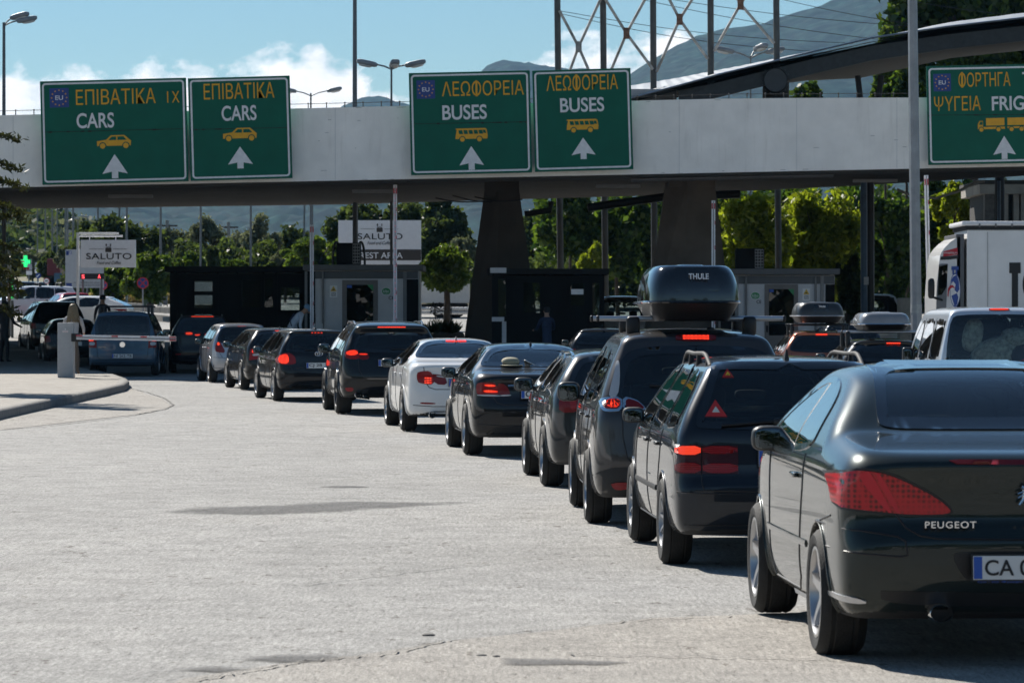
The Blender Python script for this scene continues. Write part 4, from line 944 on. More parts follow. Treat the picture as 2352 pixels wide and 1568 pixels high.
def f_suv2(c, q, H, b):
    c.lights([q([(72, 352), (90, 344), (140, 348), (143, 375), (82, 374)], .2), q([(82, 352), (138, 352), (138, 370), (86, 370)], .2)], [red_hot], base=red_dk, sm=0)
    c.lights([q([(147, 362), (210, 352), (190, 368), (170, 380)], .12), q([(150, 368), (200, 366), (190, 376), (165, 378)], .12)], [red_soft], base=red_dk, sm=0)
    mb = MB(); mb.box((0, .35, H - .09), (.62, .02, .02)); mb.build("brake_light", red_hot, c.root); c.fin(0, .7, hgt=.06)
    for mi in (False, True): c.patch("bumper_reflector", [(-.75, .5), (-.6, .5), (-.6, .54), (-.75, .54)], 'rear', red_md, .008, .05, mirror=mi, sm=0)
    c.rails(.58, .8, 2.4, black, h=.04)
def f_plain(c, q, H, b):
    hw = c.h.W / 2
    c.lights([[(-hw + .03, b - .28), (-hw + .03, b - .08), (-hw + .2, b - .08), (-hw + .22, b - .26)], [(-hw + .05, b - .17), (-hw + .05, b - .1), (-hw + .17, b - .1), (-hw + .17, b - .17)]], [red_md], base=red_dk, sm=0)
    c.plate("", 0, .04, .66)
# --- vans
def van(name, label, loc, hd, col, Wd, L, H, wb, oh, rws, swins, specf, group=None, metal=.6, zbelt=1.05, roofw=.70, Rw=.33, front=None, gr=None, res=.04, mirr=(.2, .14, .3), sideg=None, nose=1.0):
    n = nose
    side = [(.25, .24), (.08, .3), (.0, .42), (.0, .58), (.03, .68), (.05, .9), (.07, zbelt), (.14, (zbelt + H) / 2), (.2, H - .18), (.26, H - .07), (.42, H - .02), (L * .3, H + .01), (L * .62, H - .0), (L - 1.25 * n, H - .1), (L - .75 * n, zbelt + .35), (L - .42 * n, zbelt + .05), (L - .15, zbelt - .12), (L - .02, .72), (L, .45), (L - .1, .27)]
    hull = Hull(side, std_sec(Wd, H, .22, zbelt, roofw, sh=.8, shoulder=.02), std_plan(Wd, L, rc=.16, rb=.02), L, Wd, H, [(oh, Rw), (oh + wb, Rw)], Rw + .05, zbelt, taper=.03, k1=.07, k2=.10)
    ws = wind_shield(H, zbelt + .06, roofw, Wd / 2 - .1)
    pm = paint("paint_" + name, col, metal, .36)
    c = Car(name, label, "van", hull, loc, hd, pm, res, group, wins=[(v, s) for v in ('left', 'right') for s in swins] + [('rear', rws), ('front', ws)])
    for v in ('left', 'right'):
        for s in swins: c.window("side_window", s, v, sideg or glass_mid, frit=.03, res=.08, sm=1)
    c.window("rear_window", rws, 'rear', gr or glass_mid, frit=.05, res=.08, sm=1); c.window("windscreen", ws, 'front', glass_clear, frit=.05, res=.12)
    c.arch_lips(); c.wheels_(Rw + .005, .21, .64, 6, hubcap); c.mirrors(L - 1.15 * n, zbelt + .12, mirr, black, e=.35); c.seats(L - 1.9 * n, zbelt - .5, hz=zbelt + .3)
    specf(c, hull, loc, hd)
    return c
def f_van(c, h, loc, hd):
    b = c.patch("brake_light", [(-.15, 1.855), (.15, 1.855), (.15, 1.885), (-.15, 1.885)], 'rear', red_md, .012, .04, sm=1); c.patch("lamp_segment", [(-.13, 1.862), (.13, 1.862), (.13, 1.878), (-.13, 1.878)], 'rear', red_soft, .016, .04, sm=0, parent=b)
    c.lights([[(-.92, .7), (-.92, 1.02), (-.8, 1.02), (-.8, .7)], [(-.91, .9), (-.91, 1.0), (-.81, 1.0), (-.81, .9)]], [red_on], base=red_md, sm=0)
    c.plate("9U8 38", .0, .0, .75); c.gaps([('left', [(1.6, 1.75), (1.6, .4)]), ('left', [(2.95, 1.75), (2.95, .4)])])
    mb = MB(); mb.box((0, .9, .85), (1.5, 1.2, .5), bev=.06); mb.build("luggage", mat("bag_dark", (.02, .02, .03), .9), c.root)
    bl = mat("crochet_blanket", (.42, .47, .42), .95, var=.3, scale=18, bump=.6, bscale=45)
    mb = MB(); mb.sup((-.02, .5, 1.22), (.75, .5, .5), .8, rotm(ry=-18)); mb.sup((.35, .45, 1.45), (.62, .45, .3), .8, rotm(ry=10)); mb.sup((-.35, .55, 1.5), (.3, .3, .5), .8, rotm(ry=12)); mb.build("blanket", bl, c.root)
    mb = MB(); mb.sup((.45, .32, 1.2), (.55, .3, .42), .7, rotm(ry=-20)); mb.build("backpack", mat("backpack_dark", (.012, .016, .03), .8, bump=.4), c.root)
    mb = MB(); mb.tube([(.22, .17, 1.08), (.42, .15, 1.18), (.62, .17, 1.32)], .022, 6, flat=.4); mb.tube([(.35, .17, 1.34), (.5, .15, 1.24), (.62, .18, 1.1)], .022, 6, flat=.4); mb.build("backpack_strap", mat("strap_red", (.5, .02, .02), .7), c.root)
def f_doblo(c, h, loc, hd):
    q = lambda pts, yl=.08: rpx(loc, hd, pts, yl, CL)
    lo = q([(958, 575), (1063, 572), (1066, 664), (960, 660)]); c.lights([lo, q([(978, 570), (1030, 570), (1030, 590), (978, 590)]), q([(985, 598), (1045, 598), (1045, 635), (985, 635)])], [red_hot, lens_w], base=red_md, sm=0)
    xs, z = q([(1356, 752)])[0]; c.plate("NI 262-TB", 0, -.005, z, wd=.56)
    zl = q([(1350, 626)])[0][1]; mb = MB(); mb.lathe([(.0, .012), (.06, .012), (.062, .02), (.075, .02), (.078, 0)], 24, Matrix.Translation((0, .03, zl)) @ Matrix.Rotation(R(90), 4, 'X')); mb.build("badge", [chrome], c.root)
    t = q([(1125, 656)])[0]; text("model_lettering", "Multijet", .2, .035, chrome, c.root, (t[0], .02, t[1]), depth=.006, shear=.3)
    c.gaps([('rear', q([(1040, 300), (1052, 560), (1068, 665), (1075, 760), (1110, 795)]) + [(-x, zz) for x, zz in reversed(q([(1040, 300), (1052, 560), (1068, 665), (1075, 760), (1110, 795)]))]), ('left', [(1.6, 1.65), (1.6, .4)])])
    c.patch("bumper_strip", [(-.85, .36), (.85, .36), (.82, .27), (-.82, .27)], 'rear', dark, .004, sm=0)
    c.bars([.7, 2.0], .74, h.H + .1, black, black, foot=(.07, .08, .14), fx=.66); c.wiper((-.2, 1.12), (.1, 1.08))
peug = coupe(); pas = estate(); scen = carrier(); lag = estate2()
merc = sedan("sedan_black", "near-black sedan with a straw hat on its parcel shelf, behind the white sedan", (1064.6, 1044, 1027), (.012, .0125, .015), 1.854, 4.87, 1.47, 2.874, 1.08, glass_mid, f_merc, 5)
bmw = sedan("sedan_white", "white sedan with black windows and lit red tail lights in the queue", (920.8, 990, 885.7), (.74, .74, .73), 1.86, 4.9, 1.465, 2.968, 1.05, glass_dark, f_bmw, 6, metal=0.0)
cay = suv()
aur = hatch("hatchback_car", "black hatchback with round-lobed red tail lights and a plate reading CJ 28", (625.9, 921, 587.5), (.011, .012, .015), 1.76, 4.22, 1.51, 2.6, .74, f_hatch, .315, glass_clear)
oct_ = hatch("estate_car", "dark brown-black estate car with square tail lights behind the silver hatchback", (550.6, 895.6, 518.4), (.02, .019, .019), 1.81, 4.66, 1.46, 2.68, 1.0, f_estate, .32, glass_mid, slant=.05, spoil=False, spokes=10)
yar = hatch("hatchback_car", "small silver hatchback half in the shade of the bridge", (478.5, 878.6, 454.5), (.42, .43, .46), 1.70, 3.8, 1.53, 2.46, .52, f_mini, .3, glass_mid, metal=.75, res=.04, zbelt=.97)
suv2 = hatch("sport_utility_car", "black sport utility car with orange-lit tail lights in the shade at the dark booth", (388, 857, 372), (.008, .008, .01), 1.9, 4.62, 1.66, 2.8, .9, f_suv2, .36, glass_dark, res=.045, zbelt=1.08, head=.1)
# ------------------------------------------------------------------ ground
def asphalt(name, base, warm, var=.12, grain=1.0, dark=.0):
    m, t, b = new_mat(name); b.inputs['Roughness'].default_value = .88; b.inputs['Specular IOR Level'].default_value = .3
    tc = N(t, "ShaderNodeTexCoord")
    def noise(sc, det, rough=.6, dist=0): 
        n = N(t, "ShaderNodeTexNoise", i_Scale=sc, i_Detail=det, i_Roughness=rough); n.inputs['Distortion'].default_value = dist; t.links.new(tc.outputs['Object'], n.inputs[0]); return n.outputs[0]
    big = noise(.22, 5, .6, .6); mid = noise(2.2, 5); fine = noise(44, 4, .8); spk = noise(120, 2)
    r1 = ramp(t, [(.3, tuple(c * (1 - var) for c in base)), (.55, base), (.75, warm)]); t.links.new(big, r1.inputs[0])
    r2 = ramp(t, [(.30, g3(.80)), (.5, g3(.98)), (.72, g3(1.12))]); t.links.new(mid, r2.inputs[0])
    lo = 1 - .75 * grain; r3 = ramp(t, [(.30, g3(max(.12, lo * .7))), (.44, g3(.86)), (.56, g3(1.04)), (.72, g3(1.0 + .55 * grain))]); t.links.new(fine, r3.inputs[0])
    r4 = ramp(t, [(.36, g3(.55)), (.48, g3(1.0)), (.62, g3(1.12))]); t.links.new(spk, r4.inputs[0])
    def mul(a, b_):
        n = N(t, "ShaderNodeMix", data_type='RGBA', blend_type='MULTIPLY'); n.inputs['Factor'].default_value = 1; t.links.new(a, n.inputs[6]); t.links.new(b_, n.inputs[7]); return n.outputs[2]
    ms = N(t, "ShaderNodeMapping"); ms.inputs['Scale'].default_value = (1.0, .085, 1); t.links.new(tc.outputs['Object'], ms.inputs[0])
    st = N(t, "ShaderNodeTexNoise", i_Scale=42.0, i_Detail=5.0, i_Roughness=.85); t.links.new(ms.outputs[0], st.inputs[0])
    r6 = ramp(t, [(.33, g3(.50)), (.43, g3(.88)), (.56, g3(1.06)), (.68, g3(1.36))]); t.links.new(st.outputs[0], r6.inputs[0])
    c = mul(mul(mul(mul(r1.outputs[0], r2.outputs[0]), r3.outputs[0]), r4.outputs[0]), r6.outputs[0])
    # small worn-out pits, stretched along the traffic
    mp = N(t, "ShaderNodeMapping"); mp.inputs['Scale'].default_value = (1.5, .55, 1); t.links.new(tc.outputs['Object'], mp.inputs[0])
    pv = N(t, "ShaderNodeTexNoise", i_Scale=5.5, i_Detail=5.0, i_Roughness=.72); t.links.new(mp.outputs[0], pv.inputs[0])
    r5 = ramp(t, [(.345, (.48, .45, .42)), (.38, (1, 1, 1))]); t.links.new(pv.outputs[0], r5.inputs[0])
    c = mul(c, r5.outputs[0])
    t.links.new(c, b.inputs['Base Color'])
    bp = N(t, "ShaderNodeBump", i_Strength=.55, i_Distance=.012); t.links.new(fine, bp.inputs['Height']); t.links.new(bp.outputs[0], b.inputs['Normal'])
    return m
asph = asphalt("asphalt_worn", (.335, .327, .312), (.36, .348, .327), .12, 1.25)
asph_warm = asphalt("asphalt_warm", (.352, .330, .300), (.375, .345, .31), .1, 1.2)
asph_dark = asphalt("asphalt_dark", (.165, .162, .160), (.19, .185, .18), .12, .8)
asph_brown = asphalt("asphalt_brown", (.19, .155, .115), (.22, .185, .14), .12, .9)
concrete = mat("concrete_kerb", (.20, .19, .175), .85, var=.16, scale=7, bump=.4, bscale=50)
field_m = mat("field", (.16, .145, .075), .95, var=.35, scale=.35, bump=.5, bscale=8)
def sheet(name, xs, ys, dz, m, kind="structure"):
    V = [(x, y, gz(y) + dz) for y in ys for x in xs]; n = len(xs)
    Q = [(j * n + i, j * n + i + 1, (j + 1) * n + i + 1, (j + 1) * n + i) for j in range(len(ys) - 1) for i in range(n - 1)]
    return setp(np_mesh(name, V, Q, m), kind=kind)
ysg = list(np.arange(-300, 0, 20)) + list(np.arange(0, 60, 1.0)) + list(np.arange(60, 170, 2.5)) + list(np.arange(170, 420, 10)) + list(np.geomspace(420, 3900, 30))
sheet("ground", [-2500, -900, -300, -120, -60, -30, -15, 0, 15, 30, 60, 120, 300, 900, 2500], ysg, 0, asph)
sheet("field", [-9, 5, 15, 30, 60, 120, 300, 900, 2500], list(np.arange(205, 420, 10)) + list(np.geomspace(420, 3900, 24)), .02, field_m)
sheet("verge", [-2500, -600, -200, -80, -60, -42, -31], list(np.arange(300, 420, 10)) + list(np.geomspace(420, 3900, 24)), .02, field_m)
def GP(px, py, dz=0.0):
    Y = ground_Y(py); return Vector(((px - CX) / F * Y, Y, gz(Y) + dz))
def feather(m):
    m = m.copy(); t = m.node_tree; o_ = t.nodes["Material Output"]; b = t.nodes["Principled BSDF"]; at = N(t, "ShaderNodeAttribute", attribute_name="edge"); tc = N(t, "ShaderNodeTexCoord"); n = N(t, "ShaderNodeTexNoise", i_Scale=2.2, i_Detail=9.0, i_Roughness=.8); mq = N(t, "ShaderNodeMapping"); mq.inputs['Scale'].default_value = (2.2, .5, 1); t.links.new(tc.outputs['Object'], mq.inputs[0]); t.links.new(mq.outputs[0], n.inputs[0])
    f = math_n(t, 'MULTIPLY', math_n(t, 'SUBTRACT', math_n(t, 'ADD', at.outputs['Fac'], n.outputs[0]), .52), 2.0, True); f = math_n(t, 'MULTIPLY', f, .72); tr = N(t, "ShaderNodeBsdfTransparent"); mx = N(t, "ShaderNodeMixShader"); t.links.new(f, mx.inputs[0]); t.links.new(tr.outputs[0], mx.inputs[1]); t.links.new(b.outputs[0], mx.inputs[2]); t.links.new(mx.outputs[0], o_.inputs[0]); return m
FEATH = {}
def decal(name, pts, m, dz=.004, rough=0.0, seed=1, sub=14, kind="structure"):
    """irregular patch of surface lying on the ground, outline measured on the ground"""
    rng = random.Random(seed); g = [GP(*p) for p in pts]; o = []
    for a, b in zip(g, g[1:] + g[:1]):
        for k in range(sub):
            q = a.lerp(b, k / sub); L = (b - a).length * rough
            o.append((q.x + rng.uniform(-1, 1) * L, q.y + rng.uniform(-1, 1) * L * 2))
    V2, T = tri_region(o, max(.3, (max(p[0] for p in o) - min(p[0] for p in o)) / 24))
    V = [(x, y, gz(y) + dz) for x, y in V2]
    if name == "road_stain":
        if m.name not in FEATH: FEATH[m.name] = feather(m)
        m = FEATH[m.name]
    ob = np_mesh(name, V, T, m, smooth=False); e = -sd2(o, V2[:, 0], V2[:, 1]); a = ob.data.attributes.new("edge", 'FLOAT', 'POINT'); a.data.foreach_set("value", np.clip(e / max(.05, e.max()) * 1.1, 0, 1)); return setp(ob, kind=kind)
decal("road_patch", [(-300, 985), (0, 988), (200, 965), (345, 948), (395, 934), (372, 915), (300, 893), (290, 899), (0, 966), (-300, 1020)], asph_warm, .005, .004, 2)
decal("road_stain", [(330, 1176), (480, 1163), (640, 1159), (700, 1152), (820, 1150), (1000, 1153), (1170, 1149), (1040, 1160), (900, 1168), (760, 1178), (600, 1184), (450, 1182)], asph_dark, .004, .012, 3)
decal("road_stain", [(670, 1152), (690, 1130), (705, 1112), (730, 1099), (790, 1101), (860, 1098), (800, 1106), (740, 1110), (715, 1128), (695, 1150)], asph_brown, .008, .014, 4)
decal("road_stain", [(-60, 1480), (60, 1458), (180, 1456), (220, 1462), (60, 1470)], asph_brown, .004, .02, 5)
decal("road_patch", [(330, 1600), (420, 1560), (620, 1528), (820, 1506), (1050, 1470), (1240, 1452), (1500, 1420), (1900, 1405), (2500, 1420), (2600, 1700), (300, 1700)], asph_warm, .004, .003, 6)
decal("road_stain", [(250, 1558), (420, 1536), (560, 1512), (700, 1500), (880, 1510), (1250, 1512), (1700, 1535), (1100, 1530), (820, 1523), (640, 1528), (560, 1545), (380, 1560)], asph_dark, .009, .014, 7)
decal("road_stain", [(690, 1530), (860, 1524), (930, 1532), (860, 1545), (700, 1542)], asph_dark, .008, .03, 8)
decal("road_stain", [(1100, 1545), (1200, 1538), (1260, 1548), (1180, 1556)], asph_dark, .008, .03, 9)
decal("road_stain", [(1540, 1548), (1660, 1543), (1740, 1556), (1600, 1562)], asph_dark, .008, .03, 10)
decal("road_stain", [(880, 1370), (1060, 1359), (1090, 1366), (950, 1376)], asph_brown, .004, .03, 11)
decal("road_stain", [(470, 1303), (640, 1294), (700, 1299), (560, 1308)], asph_brown, .004, .03, 12)
_rs = random.Random(12)
for k in range(34):
    if k < 16: px = _rs.uniform(420, 1500); py = 905 + (px - 420) * .36 + _rs.uniform(30, 160)
    else: px = _rs.uniform(0, 1500); py = _rs.uniform(960, 1520)
    s_ = (py - 733) / 770; w_ = _rs.uniform(25, 95) * (.4 + s_); h_ = w_ * .045 * (.6 + s_)
    decal("road_stain", [(px - w_, py), (px - w_ * .3, py - h_), (px + w_ * .6, py - h_ * .7), (px + w_, py), (px + w_ * .4, py + h_), (px - w_ * .5, py + h_ * .8)], asph_dark if _rs.random() < .6 else asph_brown, .004 + .0001 * k, .03, 100 + k, 8)
crk = mat("crack", (.19, .18, .165), .95, var=.1)
def crack(pts, w=.015, seed=1):
    rng = random.Random(seed); g = [GP(*p) for p in pts]; L = []
    for a, b in zip(g, g[1:]):
        for k in range(16): q = a.lerp(b, k / 16); L.append(Vector((q.x + rng.uniform(-.02, .02), q.y + rng.uniform(-.06, .06), 0)))
    V = []; Q = []
    for i, p in enumerate(L):
        t = (L[min(i + 1, len(L) - 1)] - L[max(i - 1, 0)]).normalized(); n = Vector((-t.y, t.x, 0)) * w * rng.uniform(.35, .7)
        for s in (-1, 1): q = p + n * s; V.append((q.x, q.y, gz(q.y) + .014))
    Q = [(2 * i, 2 * i + 1, 2 * i + 3, 2 * i + 2) for i in range(len(L) - 1)]
    setp(np_mesh("road_crack", V, Q, crk, smooth=False), kind="structure")
crack([(440, 1568), (600, 1540), (700, 1522), (900, 1504), (1060, 1466)], .014, 1); crack([(1300, 1506), (1700, 1514), (2000, 1524), (2352, 1532)], .016, 2)
crack([(300, 893), (340, 902), (380, 916), (398, 930), (380, 940), (290, 957), (120, 978), (0, 988)], .03, 3); crack([(360, 906), (420, 905), (640, 907)], .03, 4)
crack([(1180, 1452), (1500, 1424), (1700, 1416)], .012, 5); crack([(700, 1345), (1000, 1308), (1400, 1270)], .01, 6)
for px, py, r in ((984, 1459, .055), (1106, 1507, .045), (1140, 1509, .03)):
    mb = MB(); c = GP(px, py); mb.sup((c.x, c.y, c.z + .004), (r * 1.3, r * 1.1, .018), 1); setp(mb.build("pebble", crk), "dark stone lying on the pale road in the foreground", "stone", "stones on the road")
_t = concrete.node_tree; _b = _t.nodes["Principled BSDF"]; _tc = N(_t, "ShaderNodeTexCoord"); _s = N(_t, "ShaderNodeSeparateXYZ"); _t.links.new(_tc.outputs['Object'], _s.inputs[0]); _f = math_n(_t, 'LESS_THAN', math_n(_t, 'FRACT', math_n(_t, 'MULTIPLY', _s.outputs[0], 1.05)), .035)
_m = N(_t, "ShaderNodeMix", data_type='RGBA', blend_type='MIX'); _t.links.new(_f, _m.inputs['Factor']); _t.links.new([l for l in _t.links if l.to_socket == _b.inputs['Base Color']][0].from_socket, _m.inputs[6]); _m.inputs[7].default_value = (.04, .038, .034, 1); _t.links.new(_m.outputs[2], _b.inputs['Base Color'])
# kerbed island on the left
isl_top = mat("paving_flags", (.42, .39, .35), .88, var=.12, scale=2.5, bump=.3, bscale=40)
_t = isl_top.node_tree; _b = _t.nodes["Principled BSDF"]; _br = N(_t, "ShaderNodeTexBrick", i_Scale=1.6); _br.inputs['Mortar Size'].default_value = .045; _br.inputs['Color1'].default_value = (.40, .37, .33, 1); _br.inputs['Color2'].default_value = (.46, .425, .38, 1); _br.inputs['Mortar'].default_value = (.22, .20, .17, 1)
_tc = N(_t, "ShaderNodeTexCoord"); _t.links.new(_tc.outputs['Object'], _br.inputs[0])
_mm = N(_t, "ShaderNodeMix", data_type='RGBA', blend_type='MULTIPLY'); _mm.inputs['Factor'].default_value = .8; _t.links.new(_br.outputs[0], _mm.inputs[6]); _rr = [n for n in _t.nodes if n.type == 'VALTORGB'][0]; _rr.color_ramp.elements[0].color = (.6, .6, .6, 1); _rr.color_ramp.elements[1].color = (1, 1, 1, 1)
_t.links.new(_rr.outputs[0], _mm.inputs[7]); _t.links.new(_mm.outputs[2], _b.inputs['Base Color'])
isl = [GP(-1200, 1255), GP(0, 964), GP(150, 930), GP(286, 899), GP(297, 890), GP(292, 884), GP(262, 873), GP(215, 862), GP(165, 852), GP(135, 838), GP(92, 818), GP(30, 800), GP(-900, 800), GP(-2600, 1000)]
KH = .17
def island():
    poly = [(p.x, p.y) for p in isl]; kin = inset(poly, .22)
    V2, T = tri_region(kin, 2.0); np_ = [(x, y, gz(y) + KH - .004) for x, y in V2]
    setp(np_mesh("pavement", np_, T, isl_top, smooth=False), kind="structure")
    V = []; Q = []; A = resample(poly, 1.0); n = len(A); B = inset(poly, .04); B = resample_like(poly, B, 1.0); Cc = resample_like(poly, kin, 1.0)
    for i in range(n):
        a, b, c = A[i], B[i], Cc[i]
        V += [(a[0], a[1], gz(a[1]) - .05), (a[0], a[1], gz(a[1]) + KH - .035), (b[0], b[1], gz(b[1]) + KH), (c[0], c[1], gz(c[1]) + KH), (c[0], c[1], gz(c[1]) - .02)]
    for i in range(n):
        j = (i + 1) % n
        for k in range(4): Q.append((5 * i + k, 5 * j + k, 5 * j + k + 1, 5 * i + k + 1))
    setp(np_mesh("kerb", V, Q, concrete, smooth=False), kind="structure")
def resample_like(ref, pl, res):
    if area2(ref) < 0: pl = list(pl)[::-1]
    # inset() walks counter-clockwise: bring it back to the order of ref
    n = len(ref); best = min(range(n), key=lambda k: (pl[k][0] - ref[0][0]) ** 2 + (pl[k][1] - ref[0][1]) ** 2); pl = [pl[(best + i) % n] for i in range(n)]
    o = []
    for i in range(n):
        a = ref[i]; b = ref[(i + 1) % n]; k = max(1, int(math.ceil(math.hypot(b[0] - a[0], b[1] - a[1]) / res))); c, d = pl[i], pl[(i + 1) % n]
        for j in range(k): o.append((c[0] + (d[0] - c[0]) * j / k, c[1] + (d[1] - c[1]) * j / k))
    return o
island()
# ------------------------------------------------------------------ bridge carrying the signs
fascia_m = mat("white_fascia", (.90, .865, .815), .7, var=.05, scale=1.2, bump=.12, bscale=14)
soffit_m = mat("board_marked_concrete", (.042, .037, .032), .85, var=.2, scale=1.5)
_t = soffit_m.node_tree; _w = N(_t, "ShaderNodeTexWave", i_Scale=1.3, i_Distortion=.4); _w.bands_direction = 'Y'; _tc = N(_t, "ShaderNodeTexCoord"); _t.links.new(_tc.outputs['Object'], _w.inputs[0]); _bp = N(_t, "ShaderNodeBump", i_Strength=.8, i_Distance=.06); _t.links.new(_w.outputs[1], _bp.inputs['Height']); _t.links.new(_bp.outputs[0], _t.nodes["Principled BSDF"].inputs['Normal'])
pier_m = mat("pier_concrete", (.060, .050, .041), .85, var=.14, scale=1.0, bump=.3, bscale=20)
YB = 100.0
_t = fascia_m.node_tree; _b = _t.nodes["Principled BSDF"]; _tc = N(_t, "ShaderNodeTexCoord"); _mp = N(_t, "ShaderNodeMapping"); _mp.inputs['Scale'].default_value = (2.6, 1, .22); _t.links.new(_tc.outputs['Object'], _mp.inputs[0]); _n = N(_t, "ShaderNodeTexNoise", i_Scale=1.6, i_Detail=7.0, i_Roughness=.7); _t.links.new(_mp.outputs[0], _n.inputs[0]); _r = ramp(_t, [(.28, (.74, .72, .69)), (.46, (1, 1, 1))]); _t.links.new(_n.outputs[0], _r.inputs[0]); _m = N(_t, "ShaderNodeMix", data_type='RGBA', blend_type='MULTIPLY'); _m.inputs['Factor'].default_value = .45; _t.links.new([l for l in _t.links if l.to_socket == _b.inputs['Base Color']][0].from_socket, _m.inputs[6]); _t.links.new(_r.outputs[0], _m.inputs[7]); _t.links.new(_m.outputs[2], _b.inputs['Base Color'])
bridge = empty("road_bridge", P(1176, 408, YB), label="white-fronted concrete bridge spanning the road and carrying the green signs", cat="bridge"); bo = bridge.location
def addpoly(mb, pts_front, pts_back):
    n = len(pts_front); mb.add(list(pts_front) + list(pts_back), [tuple(range(n)), tuple(range(2 * n - 1, n - 1, -1))] + [(i, i + n, (i + 1) % n + n, (i + 1) % n) for i in range(n)])
yt = lambda px: 265 - 39 * min(px, 1700) / 1700 - (px - 1700) * .0 if px < 1700 else 226 - (px - 1700) * .004
ybm = lambda px: 431 - 44 * px / 2120
mb = MB(); xs = list(range(-900, 3001, 150)); rng = random.Random(5)
for a, b in zip(xs, xs[1:]):
    f = [P(a, ybm(a), YB), P(b, ybm(b), YB), P(b, yt(b), YB), P(a, yt(a), YB)]; addpoly(mb, [p - bo for p in f], [p + Vector((0, .4, 0)) - bo for p in f])
mb.build("fascia", fascia_m, bridge, smooth=0)
for px in (30, 770, 1560, 1830, 2060): mb = MB(); a, b = P(px, yt(px) + 1, YB - .004) - bo, P(px, ybm(px) - 1, YB - .004) - bo; mb.add([a - Vector((.008, 0, 0)), a + Vector((.008, 0, 0)), b + Vector((.008, 0, 0)), b - Vector((.008, 0, 0))], [(0, 1, 2, 3)]); mb.build("panel_joint", mat("joint_grey", (.66, .65, .63), .8), bridge, smooth=0)
_rs = random.Random(3)
for k in range(30):
    px = _rs.choice((_rs.uniform(1460, 2110), _rs.uniform(675, 935))); py = _rs.choice((yt(px) + _rs.uniform(0, 3), ybm(px) - _rs.uniform(0, 4), _rs.uniform(yt(px) + 20, ybm(px) - 20))); mb = MB(); c = P(px, py, YB - .003) - bo; w = _rs.uniform(.02, .12); mb.add([c + Vector((-w, 0, -.008)), c + Vector((w, 0, -.006)), c + Vector((w * .6, 0, .01)), c + Vector((-w * .7, 0, .008))], [(0, 1, 2, 3)]); mb.build("chip_mark", mat("chip_grey", (.48, .47, .45), .9), bridge, smooth=0)
for k, px in enumerate((300, 860, 1420, 2010)): mb = MB(); c = P(px, ybm(px) + 26, 104) - bo; mb.box(c, (1.3, .16, .10), bev=.02); mb.build("soffit_lamp", mat("lamp_case", (.2, .2, .2), .5), bridge, smooth=0)
mb = MB()
fr = [P(-900, ybm(-900) - 6, YB + .38), P(3000, ybm(3000) - 6, YB + .38)]; bk = [P(3000, 385, 118), P(2352, 404, 118), P(1960, 427, 120), P(1500, 449, 122), P(1180, 458, 126), P(780, 470, 136), P(0, 480, 139), P(-900, 492, 140)]
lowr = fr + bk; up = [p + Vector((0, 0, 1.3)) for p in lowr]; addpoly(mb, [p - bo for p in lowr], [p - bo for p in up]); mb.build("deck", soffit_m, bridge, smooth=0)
mb = MB()
edge = [P(-900, ybm(-900) - 2, YB + .02), P(3000, ybm(3000) - 2, YB + .02)]
for off, hh, w in ((0.0, .10, .30),):
    f = [edge[0] + Vector((0, .06, 0)), edge[1] + Vector((0, .06, 0))]; lo2 = [p - Vector((0, 0, hh)) for p in f]
    addpoly(mb, [lo2[0] - bo, lo2[1] - bo, f[1] - bo, f[0] - bo], [p + Vector((0, 1.2, 0)) - bo for p in (lo2[0], lo2[1], f[1], f[0])])
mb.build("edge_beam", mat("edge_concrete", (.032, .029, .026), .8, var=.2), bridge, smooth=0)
def pier(tl, tr, bl, br, ytop, Y, d=1.5, m=None):
    zt = P(0, ytop, Y).z; yb = HY + (CAMH - gz(Y) + .1) / Y * F; mb = MB()
    f = [P(bl, yb, Y), P(br, yb, Y), P(tr, ytop, Y), P(tl, ytop, Y)]; sh = lambda p: Vector((p.x * (Y + d) / Y * 1.0, Y + d, p.z))
    k = [Vector((p.x + .0, Y + d, p.z)) for p in f]; m1 = [f[0].lerp(f[1], .42), f[3].lerp(f[2], .42)]
    # front is folded: a narrow face turned left and a wider one turned right
    v = [f[0] + Vector((0, .5, 0)), m1[0], f[1] + Vector((0, .25, 0)), f[3] + Vector((0, .5, 0)), m1[1], f[2] + Vector((0, .25, 0)), k[0], k[1], k[3], k[2]]
    mb.add([p - bo for p in v], [(0, 1, 4, 3), (1, 2, 5, 4), (2, 7, 9, 5), (0, 3, 8, 6), (6, 8, 9, 7), (3, 4, 5, 9, 8), (0, 6, 7, 2, 1)])
    mb.box(P((tl + tr) / 2, ytop - 5, Y + .7) - bo, ((tr - tl) * Y / F * .98, 1.2, .5)); mb.build("pier", m or pier_m, bridge, smooth=0)
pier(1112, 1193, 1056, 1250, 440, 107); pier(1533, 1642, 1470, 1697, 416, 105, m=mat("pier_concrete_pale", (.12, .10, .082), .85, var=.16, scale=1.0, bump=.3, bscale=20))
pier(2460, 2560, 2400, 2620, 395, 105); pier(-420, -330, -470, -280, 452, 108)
mb = MB(); rail = []
for px in range(-300, 2130, 42):
    p = P(px, yt(px), YB + .3) - bo; mb.tube([p, p + Vector((0, 0, .13))], .016, 6); mb.sup(p + Vector((0, 0, .13)), (.05, .05, .05), 1, n=8); rail.append(p + Vector((0, 0, .12)))
mb.tube(rail, .009, 6); mb.build("railing", mat("rail_dark", (.03, .03, .03), .6), bridge)
pipe_m = mat("pipe_grey", (.12, .12, .125), .4, var=.1)
mb = MB(); mb.tube([P(1450, 411, 101.2) - bo, P(1912, 400, 101.2) - bo], .09, 12); mb.sup(P(1908, 400, 101.2) - bo, (.18, .2, .2), .9); mb.build("drain_pipe", pipe_m, bridge)
